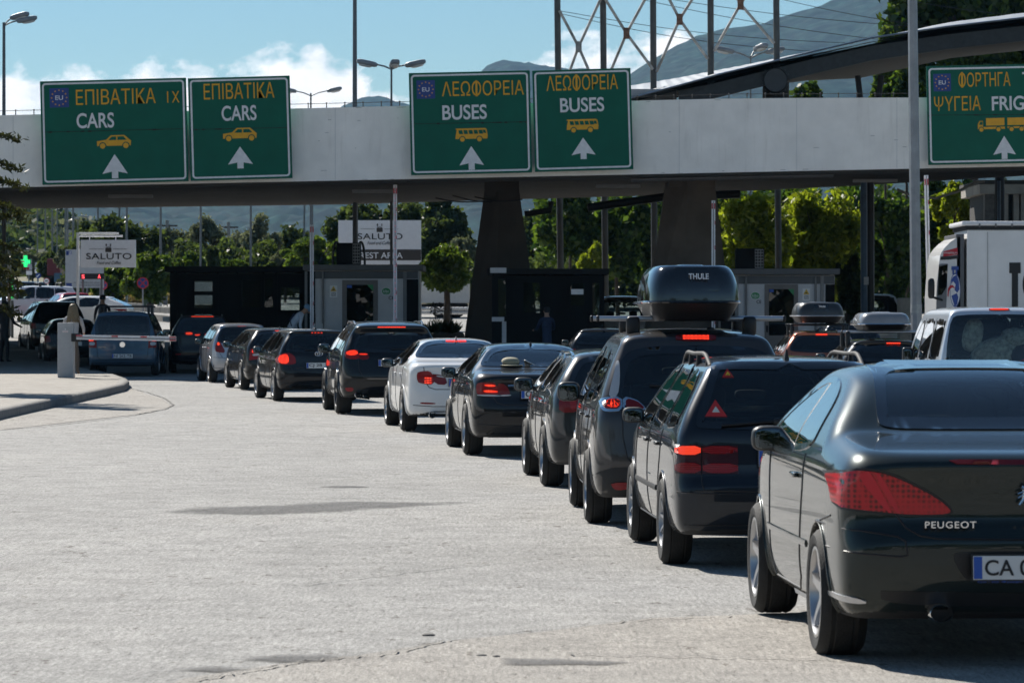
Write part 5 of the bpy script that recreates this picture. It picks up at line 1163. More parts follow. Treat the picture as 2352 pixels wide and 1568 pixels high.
mb = MB(); mb.tube([P(1350, 477, 112) - bo, P(1400, 470, 112) - bo, P(1530, 452, 112) - bo, P(1700, 446, 112) - bo], .13, 12); mb.tube([P(1205, 492, 112) - bo, P(1263, 483, 112) - bo, P(1266, 462, 112) - bo], .1, 10); mb.build("drain_pipe", black, bridge)
mb = MB()
for a, b, s in (((1000, 455), (1110, 462), 5), ((1090, 452), (1200, 458), 7), ((1040, 449), (1130, 464), 4)):
    mb.tube([P(a[0] + (b[0] - a[0]) * t, a[1] + (b[1] - a[1]) * t + s * math.sin(3.1416 * t), 106.5) - bo for t in np.linspace(0, 1, 10)], .02, 6)
mb.build("cable", black, bridge)
# ------------------------------------------------------------------ direction signs
sg = mat("sign_green", (.0, .105, .066), .5, var=.06, scale=1.5, spec=.25); sw_ = mat("sign_white", (.72, .72, .73), .5, var=.06, scale=6); sy = mat("sign_yellow", (.72, .36, .01), .5, var=.05, scale=6); sb = mat("sign_blue", (.012, .045, .22), .45, var=.04); rust = mat("rust_dark", (.02, .022, .018), .8, var=.3)
UN = 1 / 82.0
def flat(mb, poly, y0=-.012, y1=-.002): mb.prism(poly, lambda a, b, d: Vector((a, d, b)), y0, y1)
def circ(cx, cz, r, n=24): return [(cx + r * math.cos(2 * math.pi * k / n), cz + r * math.sin(2 * math.pi * k / n)) for k in range(n)]
def rrect(x0, z0, x1, z1, r, n=5):
    o = []
    for cx, cz, a0 in ((x1 - r, z1 - r, 0), (x0 + r, z1 - r, 90), (x0 + r, z0 + r, 180), (x1 - r, z0 + r, 270)):
        for k in range(n + 1): a = R(a0 + 90 * k / n); o.append((cx + r * math.cos(a), cz + r * math.sin(a)))
    return o
def star(cx, cz, r): return [(cx + (r if k % 2 == 0 else r * .42) * math.sin(math.pi * k / 5), cz + (r if k % 2 == 0 else r * .42) * math.cos(math.pi * k / 5)) for k in range(10)]
def ring_mesh(name, o, i, y, th, m, parent, loc=(0, 0, 0)):
    n = len(o); V = [(a, y, b) for a, b in o] + [(a, y, b) for a, b in i] + [(a, y + th, b) for a, b in o] + [(a, y + th, b) for a, b in i]; Q = []
    for k in range(n):
        j = (k + 1) % n; Q += [(k, j, n + j, n + k), (k, 2 * n + k, 2 * n + j, j), (n + k, n + j, 3 * n + j, 3 * n + k)]
    mb = MB(); mb.add(V, Q); return mb.build(name, m, parent, loc, smooth=0)
def pict_car(root, c, w, flip=1):
    s = w / 78.0; Z = lambda pts: [(c[0] + x * s * flip, c[1] + z * s) for x, z in pts]; mb = MB(); mb.mi = 0
    flat(mb, Z([(-39, -9), (-39, 2), (-18, 5), (-7, 15), (24, 15), (39, 2), (38, -9)])); mb.mi = 1
    flat(mb, Z([(-13, 4), (-5, 12), (5, 12), (5, 4)]), -.016, -.012); flat(mb, Z([(8, 4), (8, 12), (22, 12), (29, 4)]), -.016, -.012)
    for x in (-26, 27): mb.mi = 1; flat(mb, circ(c[0] + x * s * flip, c[1] - 9 * s, 8.5 * s), -.020, -.016); mb.mi = 0; flat(mb, circ(c[0] + x * s * flip, c[1] - 9 * s, 6.2 * s), -.024, -.020)
    mb.build("pictogram", [sy, sg], root, smooth=0)
def pict_bus(root, c, w):
    s = w / 74.0; Z = lambda pts: [(c[0] + x * s, c[1] + z * s) for x, z in pts]; mb = MB(); mb.mi = 0
    flat(mb, Z([(-37, -8), (-36, 2), (-33, 13), (-37, 14), (-35, 16), (32, 16), (35, 13), (37, 0), (36, -8)])); mb.mi = 1
    for k in range(5): x = -29 + 11.5 * k; flat(mb, Z([(x + 1, 3), (x - 1, 12), (x + 8, 12), (x + 10, 3)]), -.016, -.012)
    flat(mb, Z([(27, 5), (26, 12), (32, 12), (34, 4)]), -.016, -.012)
    for x in (-21, 18): mb.mi = 1; flat(mb, circ(c[0] + x * s, c[1] - 9 * s, 7.6 * s), -.020, -.016); mb.mi = 0; flat(mb, circ(c[0] + x * s, c[1] - 9 * s, 5.4 * s), -.024, -.020)
    mb.build("pictogram", [sy, sg], root, smooth=0)
def pict_truck(root, c, s):
    Z = lambda pts: [(c[0] + x * s, c[1] + z * s) for x, z in pts]; mb = MB(); mb.mi = 0
    flat(mb, Z([(-62, -9), (-62, 2), (-58, 10), (-50, 10), (-50, -4), (0, -4), (0, -9)])); flat(mb, Z([(-43, -1), (-43, 16), (-1, 16), (-1, -1)])); flat(mb, Z([(6, -1), (6, 16), (60, 16), (60, -1)])); flat(mb, Z([(6, -8), (6, -4), (60, -4), (60, -8)]))
    mb.mi = 1; flat(mb, Z([(-59, 1), (-56, 8), (-51, 8), (-51, 1)]), -.016, -.012)
    for x in (-54, -15, 15, 38): mb.mi = 1; flat(mb, circ(c[0] + x * s, c[1] - 10 * s, 6.6 * s), -.020, -.016); mb.mi = 0; flat(mb, circ(c[0] + x * s, c[1] - 10 * s, 4.7 * s), -.024, -.020)
    mb.build("pictogram", [sy, sg], root, smooth=0)
def sign(label, cor, items, Y=99.55, seam=None, yoff=0):
    TL, TR, BR, BL = [P(x, y, Y) for x, y in cor]; o = (TL + TR + BR + BL) / 4; ex = (TR - TL) + (BR - BL); ang = math.atan2(ex.z, ex.x)
    root = empty("direction_sign", o, (0, -ang, 0), label, "road sign", "green direction signs on the bridge"); Mi = Matrix.Rotation(ang, 3, 'Y') 
    L = lambda px, py: (lambda v: (v.x, v.z))(Mi @ (P(px, py, Y) - o))
    w = ((TR - TL).length + (BR - BL).length) / 2; h = ((TL - BL).length + (TR - BR).length) / 2
    mb = MB(); mb.box((0, .03, 0), (w, .06, h), bev=.01); mb.build("panel", sg, root, smooth=0)
    o1 = rrect(-w / 2 + .055, -h / 2 + .055, w / 2 - .055, h / 2 - .055, .10); i1 = rrect(-w / 2 + .105, -h / 2 + .105, w / 2 - .105, h / 2 - .105, .06); ring_mesh("border", o1, i1, -.010, .009, sw_, root)
    mb = MB()
    for sx in (-.3, .3): mb.box((sx * w, .12, -h * .3), (.08, .12, .3)); mb.box((sx * w, .12, h * .3), (.08, .12, .3))
    mb.build("bracket", rust, root, smooth=0)
    if seam:
        a, b = L(cor[0][0] + 4, seam[0]), L(cor[1][0] - 4, seam[1]); mb = MB(); rng = random.Random(int(cor[0][0])); n = 40
        for k in range(n):
            p = (a[0] + (b[0] - a[0]) * k / n, a[1] + (b[1] - a[1]) * k / n); q = (a[0] + (b[0] - a[0]) * (k + 1) / n, a[1] + (b[1] - a[1]) * (k + 1) / n)
            hh = .008 + (.02 * rng.random() if rng.random() < .3 else 0); flat(mb, [(p[0], p[1] - hh), (q[0], q[1] - hh), (q[0], q[1] + hh * .6), (p[0], p[1] + hh * .6)], -.006, -.001)
        mb.build("seam", rust, root, smooth=0)
    for it in items:
        k, px, py = it[0], it[1], it[2]; c = L(px, py)
        if k == 'y' and 'Φ' in it[5]: greek("lettering", it[5], it[3] * UN * Y / 100, it[4] * UN * Y / 100, sy, root, (c[0], -.012, c[1]))
        elif k == 'y' or k == 'w': text("lettering", it[5], it[3] * UN * Y / 100, it[4] * UN * Y / 100, sy if k == 'y' else sw_, root, (c[0], -.012, c[1]), depth=.014, bold=0 if k == 'y' else .016)
        elif k == 'arrow':
            W_, H_ = it[3] * UN / 2, it[4] * UN / 2; mb = MB(); flat(mb, [(c[0], c[1] + H_), (c[0] - W_, c[1] - H_ * .62), (c[0] - W_ * .25, c[1] - H_ * .45), (c[0] - W_ * .25, c[1] - H_), (c[0] + W_ * .25, c[1] - H_), (c[0] + W_ * .25, c[1] - H_ * .45), (c[0] + W_, c[1] - H_ * .62)]); mb.build("arrow", sw_, root, smooth=0)
        elif k == 'eu':
            r = it[3] * UN / 2; mb = MB(); flat(mb, [(c[0] - r, c[1] - r), (c[0] + r, c[1] - r), (c[0] + r, c[1] + r), (c[0] - r, c[1] + r)], -.014, -.003); e = mb.build("emblem", sb, root, smooth=0)
            mb = MB()
            for q in range(12): flat(mb, star(c[0] + r * .78 * math.sin(q * math.pi / 6), c[1] + r * .78 * math.cos(q * math.pi / 6), r * .11), -.024, -.014)
            mb.build("star_ring", sy, e, smooth=0); text("emblem_lettering", "EU", r * .8, r * .46, sw_, e, (c[0], -.018, c[1]), depth=.01, bold=.01)
        elif k == 'car': pict_car(root, c, it[3] * UN, 1)
        elif k == 'bus': pict_bus(root, c, it[3] * UN)
        elif k == 'truck': pict_truck(root, c, it[3] * UN)
    return root
sign("green cars sign with EU emblem and the letters IX, above the barrier lane", [(91, 187), (428, 179), (432, 416), (98, 425)], [('eu', 136, 225, 44), ('y', 266, 222, 183, 35, "ΕΠΙΒΑΤΙΚΑ"), ('y', 398, 223, 28, 26, "I X"), ('w', 219, 277, 86, 35, "CARS"), ('car', 262, 326, 78), ('arrow', 264, 382, 58, 55)], seam=(304, 296))
sign("narrower green cars sign without EU emblem, next to the cars sign with one", [(432, 180), (666, 174), (671, 409), (437, 416)], [('y', 549, 209, 162, 36, "ΕΠΙΒΑΤΙΚΑ"), ('w', 549, 260, 80, 35, "CARS"), ('car', 551, 309, 77), ('arrow', 552, 362, 57, 50)], seam=(298, 293))
sign("green buses sign with blue EU emblem above the leaning dark pier", [(938, 168), (1217, 162), (1222, 396), (945, 403)], [('eu', 978, 206, 42), ('y', 1109, 203, 188, 34, "ΛΕΩΦΟΡΕΙΑ"), ('w', 1067, 258, 102, 34, "BUSES"), ('bus', 1083, 311, 74), ('arrow', 1083, 363, 56, 54)], seam=(285, 280))
sign("green buses sign without EU emblem under the steel frame posts", [(1223, 162), (1448, 157), (1455, 388), (1228, 396)], [('y', 1337, 190, 164, 35, "ΛΕΩΦΟΡΕΙΑ"), ('w', 1337, 241, 101, 33, "BUSES"), ('bus', 1338, 290, 73), ('arrow', 1340, 341, 55, 49)])
sign("green lorries sign beside the tall grey lamp pole at the right edge", [(2127, 153), (2560, 143), (2566, 370), (2133, 379)], [('eu', 2164, 190, 40), ('y', 2261, 183, 119, 33, "ΦΟΡΤΗΓΑ"), ('w', 2356, 181, 16, 30, "T"), ('y', 2199, 238, 107, 33, "ΨΥΓΕΙΑ"), ('w', 2331, 237, 106, 33, "FRIGO"), ('truck', 2308, 287, 1.0), ('arrow', 2307, 339, 52, 53)], seam=(265, 261))
# ------------------------------------------------------------------ tall steel frame and curved roof behind the bridge
steel = mat("steel_grey", (.085, .085, .08), .5, metal=.2, var=.15, scale=2); bar_m = mat("rusty_white_bar", (.50, .46, .41), .7, var=.3, scale=3); rustp = mat("rust_plate", (.24, .13, .085), .85, var=.3, scale=8)
frame = empty("steel_frame", (P(1530, 700, 128).x, 128, gz(128)), label="tall row of dark steel posts joined by rusty white cross bars", cat="steel frame"); fo = frame.location
posts = [(1280, 1287), (1385, 1390), (1500, 1503), (1632, 1634), (1783, 1788)]
def pxl(t, b, y): return t + (b - t) * y / 600
for t, b in posts:
    yb = HY + (CAMH - gz(128) + .1) / 128 * F; mb = MB(); mb.tube([P(pxl(t, b, yb), yb, 128) - fo, P(pxl(t, b, -260), -260, 128) - fo], .115, 16); mb.build("post", steel, frame)
for (cx, cy, ends) in ((1329, 108, ((1285, 25), (1381, -5), (1306, 170), (1356, 170))), (1439, 77, ((1390, -2), (1492, -20), (1398, 175), (1500, 160))), (1561, 45, ((1507, -60), (1627, -60), (1508, 165), (1626, 136))), (1701, 10, ((1640, -90), (1778, -110), (1640, 118), (1778, 100)))):
    m = MB()
    for e in ends: m.tube([P(cx, cy, 127.8) - fo, P(e[0], e[1], 127.8) - fo], .052, 8)
    m.build("cross_bar", bar_m, frame); m = MB(); m.box(P(cx, cy, 127.75) - fo, (.22, .06, .40), bev=.01); m.build("gusset_plate", rustp if cx > 1400 else mat("plate_pale", (.36, .35, .32), .7, var=.2), frame)
roof = empty("curved_roof_canopy", (P(1950, 700, 122).x, 122, gz(122)), label="curved grey metal canopy roof on a dark arched girder beyond the bridge", cat="canopy"); ro = roof.location
near = [(1400, 240), (1493, 215), (1584, 191), (1660, 170), (1745, 150), (1850, 124), (2004, 88), (2180, 62), (2352, 42), (2600, 24), (2900, 20)]
far = [(1400, 205), (1493, 190), (1560, 179), (1625, 166), (1700, 152), (1782, 135), (1950, 100), (2180, 52), (2352, 30), (2600, 10), (2900, 8)]
tin = mat("ribbed_tin", (.33, .34, .35), .42, metal=.5, var=.1, scale=2)
V = []; Q = []; k = 9
nn = 60
def interp(pl, t): 
    i = min(int(t * (len(pl) - 1)), len(pl) - 2); f = t * (len(pl) - 1) - i; return (pl[i][0] + (pl[i + 1][0] - pl[i][0]) * f, pl[i][1] + (pl[i + 1][1] - pl[i][1]) * f)
for i in range(nn + 1):
    a = P(*interp(near, i / nn), 119); b = P(*interp(far, i / nn), 150)
    for j in range(k): p = a.lerp(b, j / (k - 1)); V.append(p - ro + Vector((0, 0, .012 * (i % 2))))
mb = MB(); Q = [(i * k + j, (i + 1) * k + j, (i + 1) * k + j + 1, i * k + j + 1) for i in range(nn) for j in range(k - 1)]
nv = len(V); mb.mi = 0; mb.add(V, Q); mb.mi = 1; mb.add([v - Vector((0, 0, .14)) for v in V], [q[::-1] for q in Q])
me_v = mb.v; me = bpy.data.meshes.new("roof_sheet"); me.from_pydata(mb.v, [], mb.f); me.polygons.foreach_set("material_index", mb.m); link_mesh("roof_sheet", me, [tin, dark], roof)
mb = MB(); mb.tube([P(x, y - 1, 118.95) - ro for x, y in near], .035, 6); mb.build("gutter_edge", silverp, roof)
mb = MB(); gird = [(1560, 208), (1640, 192), (1745, 166), (1850, 140), (2004, 105), (2180, 79), (2352, 60), (2600, 42), (2900, 36)]; a = [P(x, y, 119.3) - ro for x, y in gird]; b = [P(x, y + 34, 119.3) - ro for x, y in gird]
for i in range(len(a) - 1): addpoly(mb, [b[i], b[i + 1], a[i + 1], a[i]], [p + Vector((0, .25, 0)) for p in (b[i], b[i + 1], a[i + 1], a[i])])
mb.build("arched_girder", mat("girder_paint", (.03, .033, .035), .5, var=.2), roof, smooth=0)
mb = MB()
for yy in (147,):
    for i in range(len(near) - 1):
        p0 = P(*near[i], 119).lerp(P(*far[i], 150), (yy - 119) / 31) - Vector((0, 0, .5)); p1 = P(*near[i + 1], 119).lerp(P(*far[i + 1], 150), (yy - 119) / 31) - Vector((0, 0, .5)); mb.tube([p0 - ro, p1 - ro], .28, 4)
mb.build("purlin", dark, roof, smooth=0)
for pts, w in (((1780, 185), 70), ((1978, 178), 12), ((2014, 175), 12), ((2060, 150), 14), ((2270, 120), 20)):
    pass
mb = MB(); yb = HY + (CAMH - gz(121)) / 121 * F
for x0, y0, x1, w in ((1782, 190, 1782, .9), (2296, 150, 2296, .33)):
    mb = MB(); mb.tube([P(x0, y0, 121) - ro, P(x1, yb if w < .5 else 330, 121) - ro], w / 2, 12)
    if w > .5: mb.build("roof_column", dark, roof)
mb.build("roof_column", dark, roof)
for a_, b_ in ((1970, 1984), (2024, 2010)): mb = MB(); mb.tube([P(a_, 174, 121) - ro, P(b_, 300, 121) - ro], .1, 8); mb.build("leaning_strut", dark, roof)
mb = MB(); near_b = [(x, y + 33) for x, y in gird]; farb = [(1560, 214), (1640, 203), (1745, 192), (1850, 186), (1975, 180), (2183, 134), (2352, 116), (2600, 100), (2900, 95)]; nb_ = [P(x, y, 119.6) - ro for x, y in near_b]; fb_ = [P(x, y, 149) - ro for x, y in farb]
mb.add(nb_ + fb_, [(i, i + 1, i + 10, i + 9) for i in range(8)]); mb.add([p + Vector((0, 0, .06)) for p in nb_ + fb_], [(i + 9, i + 10, i + 1, i) for i in range(8)]); mb.build("ceiling", mat("ceiling_dark", (.028, .028, .03), .7, var=.2), roof, smooth=0)
mb = MB(); c = P(1781, 184, 119.1) - ro; mb.lathe([(0, .0), (.38, .0), (.40, .06)], 28, Matrix.Translation(c) @ Matrix.Rotation(R(90), 4, 'X'))
for q in range(16): mb.sup(c + Vector((.47 * math.cos(q * .3927), .02, .47 * math.sin(q * .3927))), (.05, .05, .05), 1, n=8)
mb.build("bolted_plate", mat("plate_dark", (.05, .052, .055), .5, var=.1), roof)
mb = MB(); mb.box(P(1500, 222, 121) - ro, (1.6, .12, .5)); mb.build("end_panel", mat("panel_grey", (.3, .31, .32), .5), roof, smooth=0)
# ------------------------------------------------------------------ booths
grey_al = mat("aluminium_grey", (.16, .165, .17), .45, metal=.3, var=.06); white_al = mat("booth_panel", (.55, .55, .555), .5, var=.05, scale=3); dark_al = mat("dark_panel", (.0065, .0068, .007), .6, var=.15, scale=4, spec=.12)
roof_al = mat("booth_roof", (.10, .103, .106), .55, var=.08); frame_br = mat("door_frame", (.16, .145, .135), .5, var=.06); glass_b = glass("booth_glass", (.72, .76, .76), .3); glass_door = glass("door_glass", (.04, .04, .04), .5)
yel = mat("sticker_amber", (.72, .47, .03), .5, var=.04); grn = mat("sticker_green", (.03, .25, .08), .5, var=.04); redm = mat("sticker_red3", (.45, .015, .03), .5, var=.04)
class Booth:
    """a kiosk standing square to the road; px, py measure its front face at distance Y"""
    def __init__(s, label, x0, x1, ytop, Y, depth):
        s.Y = Y; s.o = Vector(((x0 + x1) / 2 / 1 - CX, 0, 0)) * (Y / F); s.o.y = Y; s.o.z = gz(Y); s.d = depth; s.x0, s.x1, s.yt = x0, x1, ytop
        s.root = empty("control_booth", s.o, label=label, cat="booth", group="passport control booths")
    def L(s, px, py): p = P(px, py, s.Y) - s.o; return p.x, p.z
    def slab(s, name, x0, y0, x1, y1, m, out=0.0, th=.05, bev=0):
        a, b = s.L(x0, y0), s.L(x1, y1); mb = MB(); mb.box(((a[0] + b[0]) / 2, th / 2 - out, (a[1] + b[1]) / 2), (abs(b[0] - a[0]), th, abs(a[1] - b[1])), bev=bev); return mb.build(name, m, s.root, smooth=0)
    def wall(s, x0, x1, ytop, opens, m, name="wall", yoff=0.0, th=.07, gm=None, base=None):
        X0, X1 = s.L(x0, 0)[0], s.L(x1, 0)[0]; zt = s.L(0, ytop)[1]; mb = MB(); cur = X0; ops = []
        for (a, b, c, d) in sorted(opens): (ax, az), (bx, bz) = s.L(a, b), s.L(c, d); ops.append((ax, bx, bz, az))
        for (ax, bx, z0, z1) in ops:
            mb.box(((cur + ax) / 2, yoff + th / 2, zt / 2), (ax - cur, th, zt)); mb.box(((ax + bx) / 2, yoff + th / 2, z0 / 2), (bx - ax, th, z0)); mb.box(((ax + bx) / 2, yoff + th / 2, (z1 + zt) / 2), (bx - ax, th, zt - z1)); cur = bx
        mb.box(((cur + X1) / 2, yoff + th / 2, zt / 2), (X1 - cur, th, zt)); mb.build(name, m, s.root, smooth=0)
        if gm:
            for (ax, bx, z0, z1) in ops:
                g = MB(); g.box(((ax + bx) / 2, yoff + th * .6, (z0 + z1) / 2), (bx - ax, .012, z1 - z0)); w = g.build("window", gm, s.root, smooth=0)
                ring_mesh("window_frame", [(ax - .04, z0 - .04), (bx + .04, z0 - .04), (bx + .04, z1 + .04), (ax - .04, z1 + .04)], [(ax, z0), (bx, z0), (bx, z1), (ax, z1)], yoff - .02, .05, dark_al if m is dark_al else grey_al, w)
    def shell(s, m, rm, over=.25, rh=.17, back_open=None, floor=True):
        X0, X1 = s.L(s.x0, 0)[0], s.L(s.x1, 0)[0]; zt = s.L(0, s.yt)[1]; mb = MB()
        mb.box((X0 + .035, s.d / 2 + .04, (zt - rh) / 2), (.07, s.d - .16, zt - rh)); mb.box((X1 - .035, s.d / 2 + .04, (zt - rh) / 2), (.07, s.d - .16, zt - rh)); mb.build("side_wall", m, s.root, smooth=0)
        mb = MB(); mb.box(((X0 + X1) / 2, s.d / 2, zt - rh / 2), (X1 - X0 + .02 + over, s.d + over * 2, rh), bev=.015); mb.build("roof", rm, s.root, smooth=0)
    def text(s, t, px, py, w, h, m, name="lettering", parent=None, out=.012, **k):
        c = s.L(px, py); return text(name, t, w * s.Y / F, h * s.Y / F, m, parent or s.root, (c[0], -out, c[1]), depth=.004, **k)
    def ac(s, x0, y0, x1, y1, dy=.6):
        a, b = s.L(x0, y0), s.L(x1, y1); w = b[0] - a[0]; h = a[1] - b[1]; u = empty("air_conditioner", (s.o.x + (a[0] + b[0]) / 2, s.Y + dy, s.o.z + b[1]), label="air conditioning unit on the roof of the booth " + ("below the rest area billboard" if x0 < 1000 else "under the yellow-green trees"), cat="air conditioner", group="air conditioning units on booth roofs")
        mb = MB(); mb.box((0, 0, h / 2), (w, .38, h), bev=.02); mb.build("casing", dark_al, u, smooth=0); mb = MB(); gx = w * .32
        mb.mi = 0; mb.box((gx, -.195, h * .5), (w * .3, .02, h * .92)); mb.mi = 1
        for k in range(3):
            for j in range(6): mb.box((gx - w * .1 + k * w * .1, -.208, h * .14 + j * h * .145), (w * .075, .012, h * .105))
        mb.build("grille", [mat("grille_grey", (.30, .30, .30), .6), dark], u, smooth=0); return u, w, h
def kibo(b, px, py, w=22):
    c = b.L(px, py); r = w / 2 * b.Y / F; mb = MB(); el_ = lambda k: [(c[0] + r * k * math.cos(t), c[1] + r * .80 * k * math.sin(t)) for t in np.linspace(0, 6.283, 28)[:-1]]
    mb.mi = 0; flat(mb, el_(1.0), -.008, 0); mb.mi = 1; flat(mb, el_(.9), -.012, -.008); e = mb.build("oval_badge", [white, grn], b.root, smooth=0)
    b.text("kibo", px, py - .5, w * .62, w * .32, white, "badge_lettering", e, .015); b.text("cabins", px, py + w * .25, w * .36, w * .1, white, "badge_lettering", e, .015)
def cam_sticker(b, px, py, w=17, h=27):
    b.slab("warning_sticker", px - w / 2, py - h / 2, px + w / 2, py + h / 2, white, .006, .004); c = b.L(px, py - h * .2); r = w * .42 * b.Y / F; mb = MB(); mb.mi = 0; flat(mb, [(c[0] - r, c[1] - r * .75), (c[0] + r, c[1] - r * .75), (c[0], c[1] + r)], -.011, -.006); mb.mi = 1
    flat(mb, [(c[0] - r * .4, c[1] - r * .2), (c[0] + r * .35, c[1] + r * .05), (c[0] + r * .35, c[1] - r * .3), (c[0] - r * .2, c[1] - r * .5)], -.015, -.011)
    for k in range(4): z = b.L(0, py + h * (.12 + .09 * k))[1]; flat(mb, [(c[0] - r * .8, z), (c[0] + r * .8, z), (c[0] + r * .8, z + .012), (c[0] - r * .8, z + .012)], -.009, -.006)
    mb.build("sticker_print", [yel, ink], b.root, smooth=0)
def door(b, x0, x1, y0, yb=800):
    b.slab("door_frame", x0, y0, x1, yb, frame_br, .03, .05); w = x1 - x0
    d = b.slab("door", x0 + w * .13, y0 + 11, x1 - w * .13, yb - 30, glass_door, .045, .01); b.slab("door_sticker", x0 + w * .14, y0 + 12, x0 + w * .27, y0 + 18, plateb, .05, .003)
    c = b.L(x1 - w * .13, y0 + 11); k = b.L(x1 - w * .30, y0 + 26); mb = MB(); flat(mb, [(c[0], c[1]), (k[0], c[1]), (c[0], k[1])], -.052, -.047); mb.build("door_sticker", grn, b.root, smooth=0)
    h = b.L(x0 + w * .07, 755); mb = MB(); mb.box((h[0], -.06, h[1]), (.04, .04, .2), bev=.01); mb.build("door_handle", dark_al, b.root, smooth=0)
# dark glazed booth, left
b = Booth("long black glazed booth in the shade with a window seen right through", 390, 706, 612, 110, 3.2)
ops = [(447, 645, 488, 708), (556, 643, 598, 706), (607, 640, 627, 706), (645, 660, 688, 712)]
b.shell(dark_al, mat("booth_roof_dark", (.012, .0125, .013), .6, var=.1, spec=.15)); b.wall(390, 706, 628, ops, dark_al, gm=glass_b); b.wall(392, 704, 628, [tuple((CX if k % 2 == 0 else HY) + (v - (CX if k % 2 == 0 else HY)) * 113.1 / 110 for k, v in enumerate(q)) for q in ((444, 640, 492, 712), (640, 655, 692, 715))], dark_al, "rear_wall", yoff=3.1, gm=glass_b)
b.slab("window_bar", 447, 669, 488, 678, dark_al, .02, .05)
for x in (405, 425, 500, 545, 605, 635, 700): b.slab("mullion", x - 2, 626, x + 2, 800, dark_al, .03, .05)
b.slab("counter", 376, 727, 391, 738, white_al, .35, .35)
for x in (395, 410, 420, 470, 530, 590): c = b.L(x, 612); mb = MB(); mb.tube([(c[0], .3, c[1]), (c[0], .3, c[1] + .12)], .018, 6); mb.build("roof_spike", dark_al, b.root)
# light booth, left of centre
b = Booth("grey-white booth with a glazed door below the rest area board", 707, 962, 608, 107, 3.0)
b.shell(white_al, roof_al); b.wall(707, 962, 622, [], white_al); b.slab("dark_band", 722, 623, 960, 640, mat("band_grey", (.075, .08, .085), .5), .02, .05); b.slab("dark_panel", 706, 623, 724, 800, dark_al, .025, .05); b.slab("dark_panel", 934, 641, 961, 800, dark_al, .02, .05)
b.slab("corner_post", 926, 623, 934, 800, grey_al, .05, .08); b.slab("corner_post", 700, 622, 706, 800, grey_al, .05, .08)
c0 = b.L(742, 624); c1 = b.L(742, 800); mb = MB(); mb.tube([(c0[0], -.06, c0[1]), (c1[0], -.06, max(.02, c1[1]))], .035, 10); mb.build("downpipe", grey_al, b.root)
door(b, 786, 868, 643); cam_sticker(b, 766, 669); kibo(b, 887, 669); b.text("CE", 899, 684, 13, 8, ink, "mark_lettering", bold=.02)
b.slab("counter", 715, 743, 742, 755, white_al, .3, .3)
u, w, h = b.ac(771, 557, 827, 607); mb = MB()
for sx in (-1, 1): mb.tube([(sx * w * .5 + w * .32 * math.cos(a) * sx * .5, 0, h * .1 + h * .95 * math.sin(a)) for a in np.linspace(-.1, 2.4, 12)], .035, 8)
mb.build("hose", black, u)
# dark booth, middle
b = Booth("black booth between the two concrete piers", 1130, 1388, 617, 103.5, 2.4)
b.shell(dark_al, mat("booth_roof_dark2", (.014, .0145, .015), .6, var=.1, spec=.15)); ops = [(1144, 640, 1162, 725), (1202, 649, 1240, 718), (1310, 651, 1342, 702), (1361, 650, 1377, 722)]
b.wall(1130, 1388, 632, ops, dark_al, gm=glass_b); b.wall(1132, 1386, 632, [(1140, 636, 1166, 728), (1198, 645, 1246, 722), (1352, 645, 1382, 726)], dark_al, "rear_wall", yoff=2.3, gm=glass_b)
b.slab("roof_plate", 1126, 615, 1163, 627, white_al, .30, .2); b.slab("counter", 1130, 728, 1158, 738, white_al, .4, .4); b.slab("corner_post", 1153, 738, 1163, 800, white_al, .1, .1); b.slab("paper_notice", 1312, 664, 1340, 676, white, .004, .004)
for x in (1170, 1192, 1250, 1300, 1350): b.slab("mullion", x - 2, 630, x + 2, 800, dark_al, .03, .05)
# light booth, right
b = Booth("grey-white booth with a brown-framed door under the yellow-green trees", 1655, 1917, 617, 104, 3.0)
b.shell(white_al, roof_al); b.wall(1655, 1917, 632, [], white_al); b.slab("dark_band", 1655, 633, 1916, 652, mat("band_grey2", (.075, .08, .085), .5), .02, .05); b.slab("dark_panel", 1896, 653, 1917, 800, dark_al, .02, .05); b.slab("dark_panel", 1655, 653, 1690, 800, dark_al, .02, .05)
for x in (1692, 1888): b.slab("corner_post", x - 4, 633, x + 4, 800, grey_al, .05, .08)
for x in (1713, 1873):
    c0 = b.L(x, 636); c1 = b.L(x, 800); mb = MB(); mb.tube([(c0[0], -.06, c0[1]), (c1[0], -.06, max(.02, c1[1]))], .035, 10); mb.build("downpipe", grey_al, b.root)
door(b, 1756, 1833, 653); cam_sticker(b, 1852, 676); kibo(b, 1735, 679); b.text("CE", 1743, 693, 11, 8, ink, "mark_lettering", bold=.02); b.ac(1692, 570, 1758, 617)
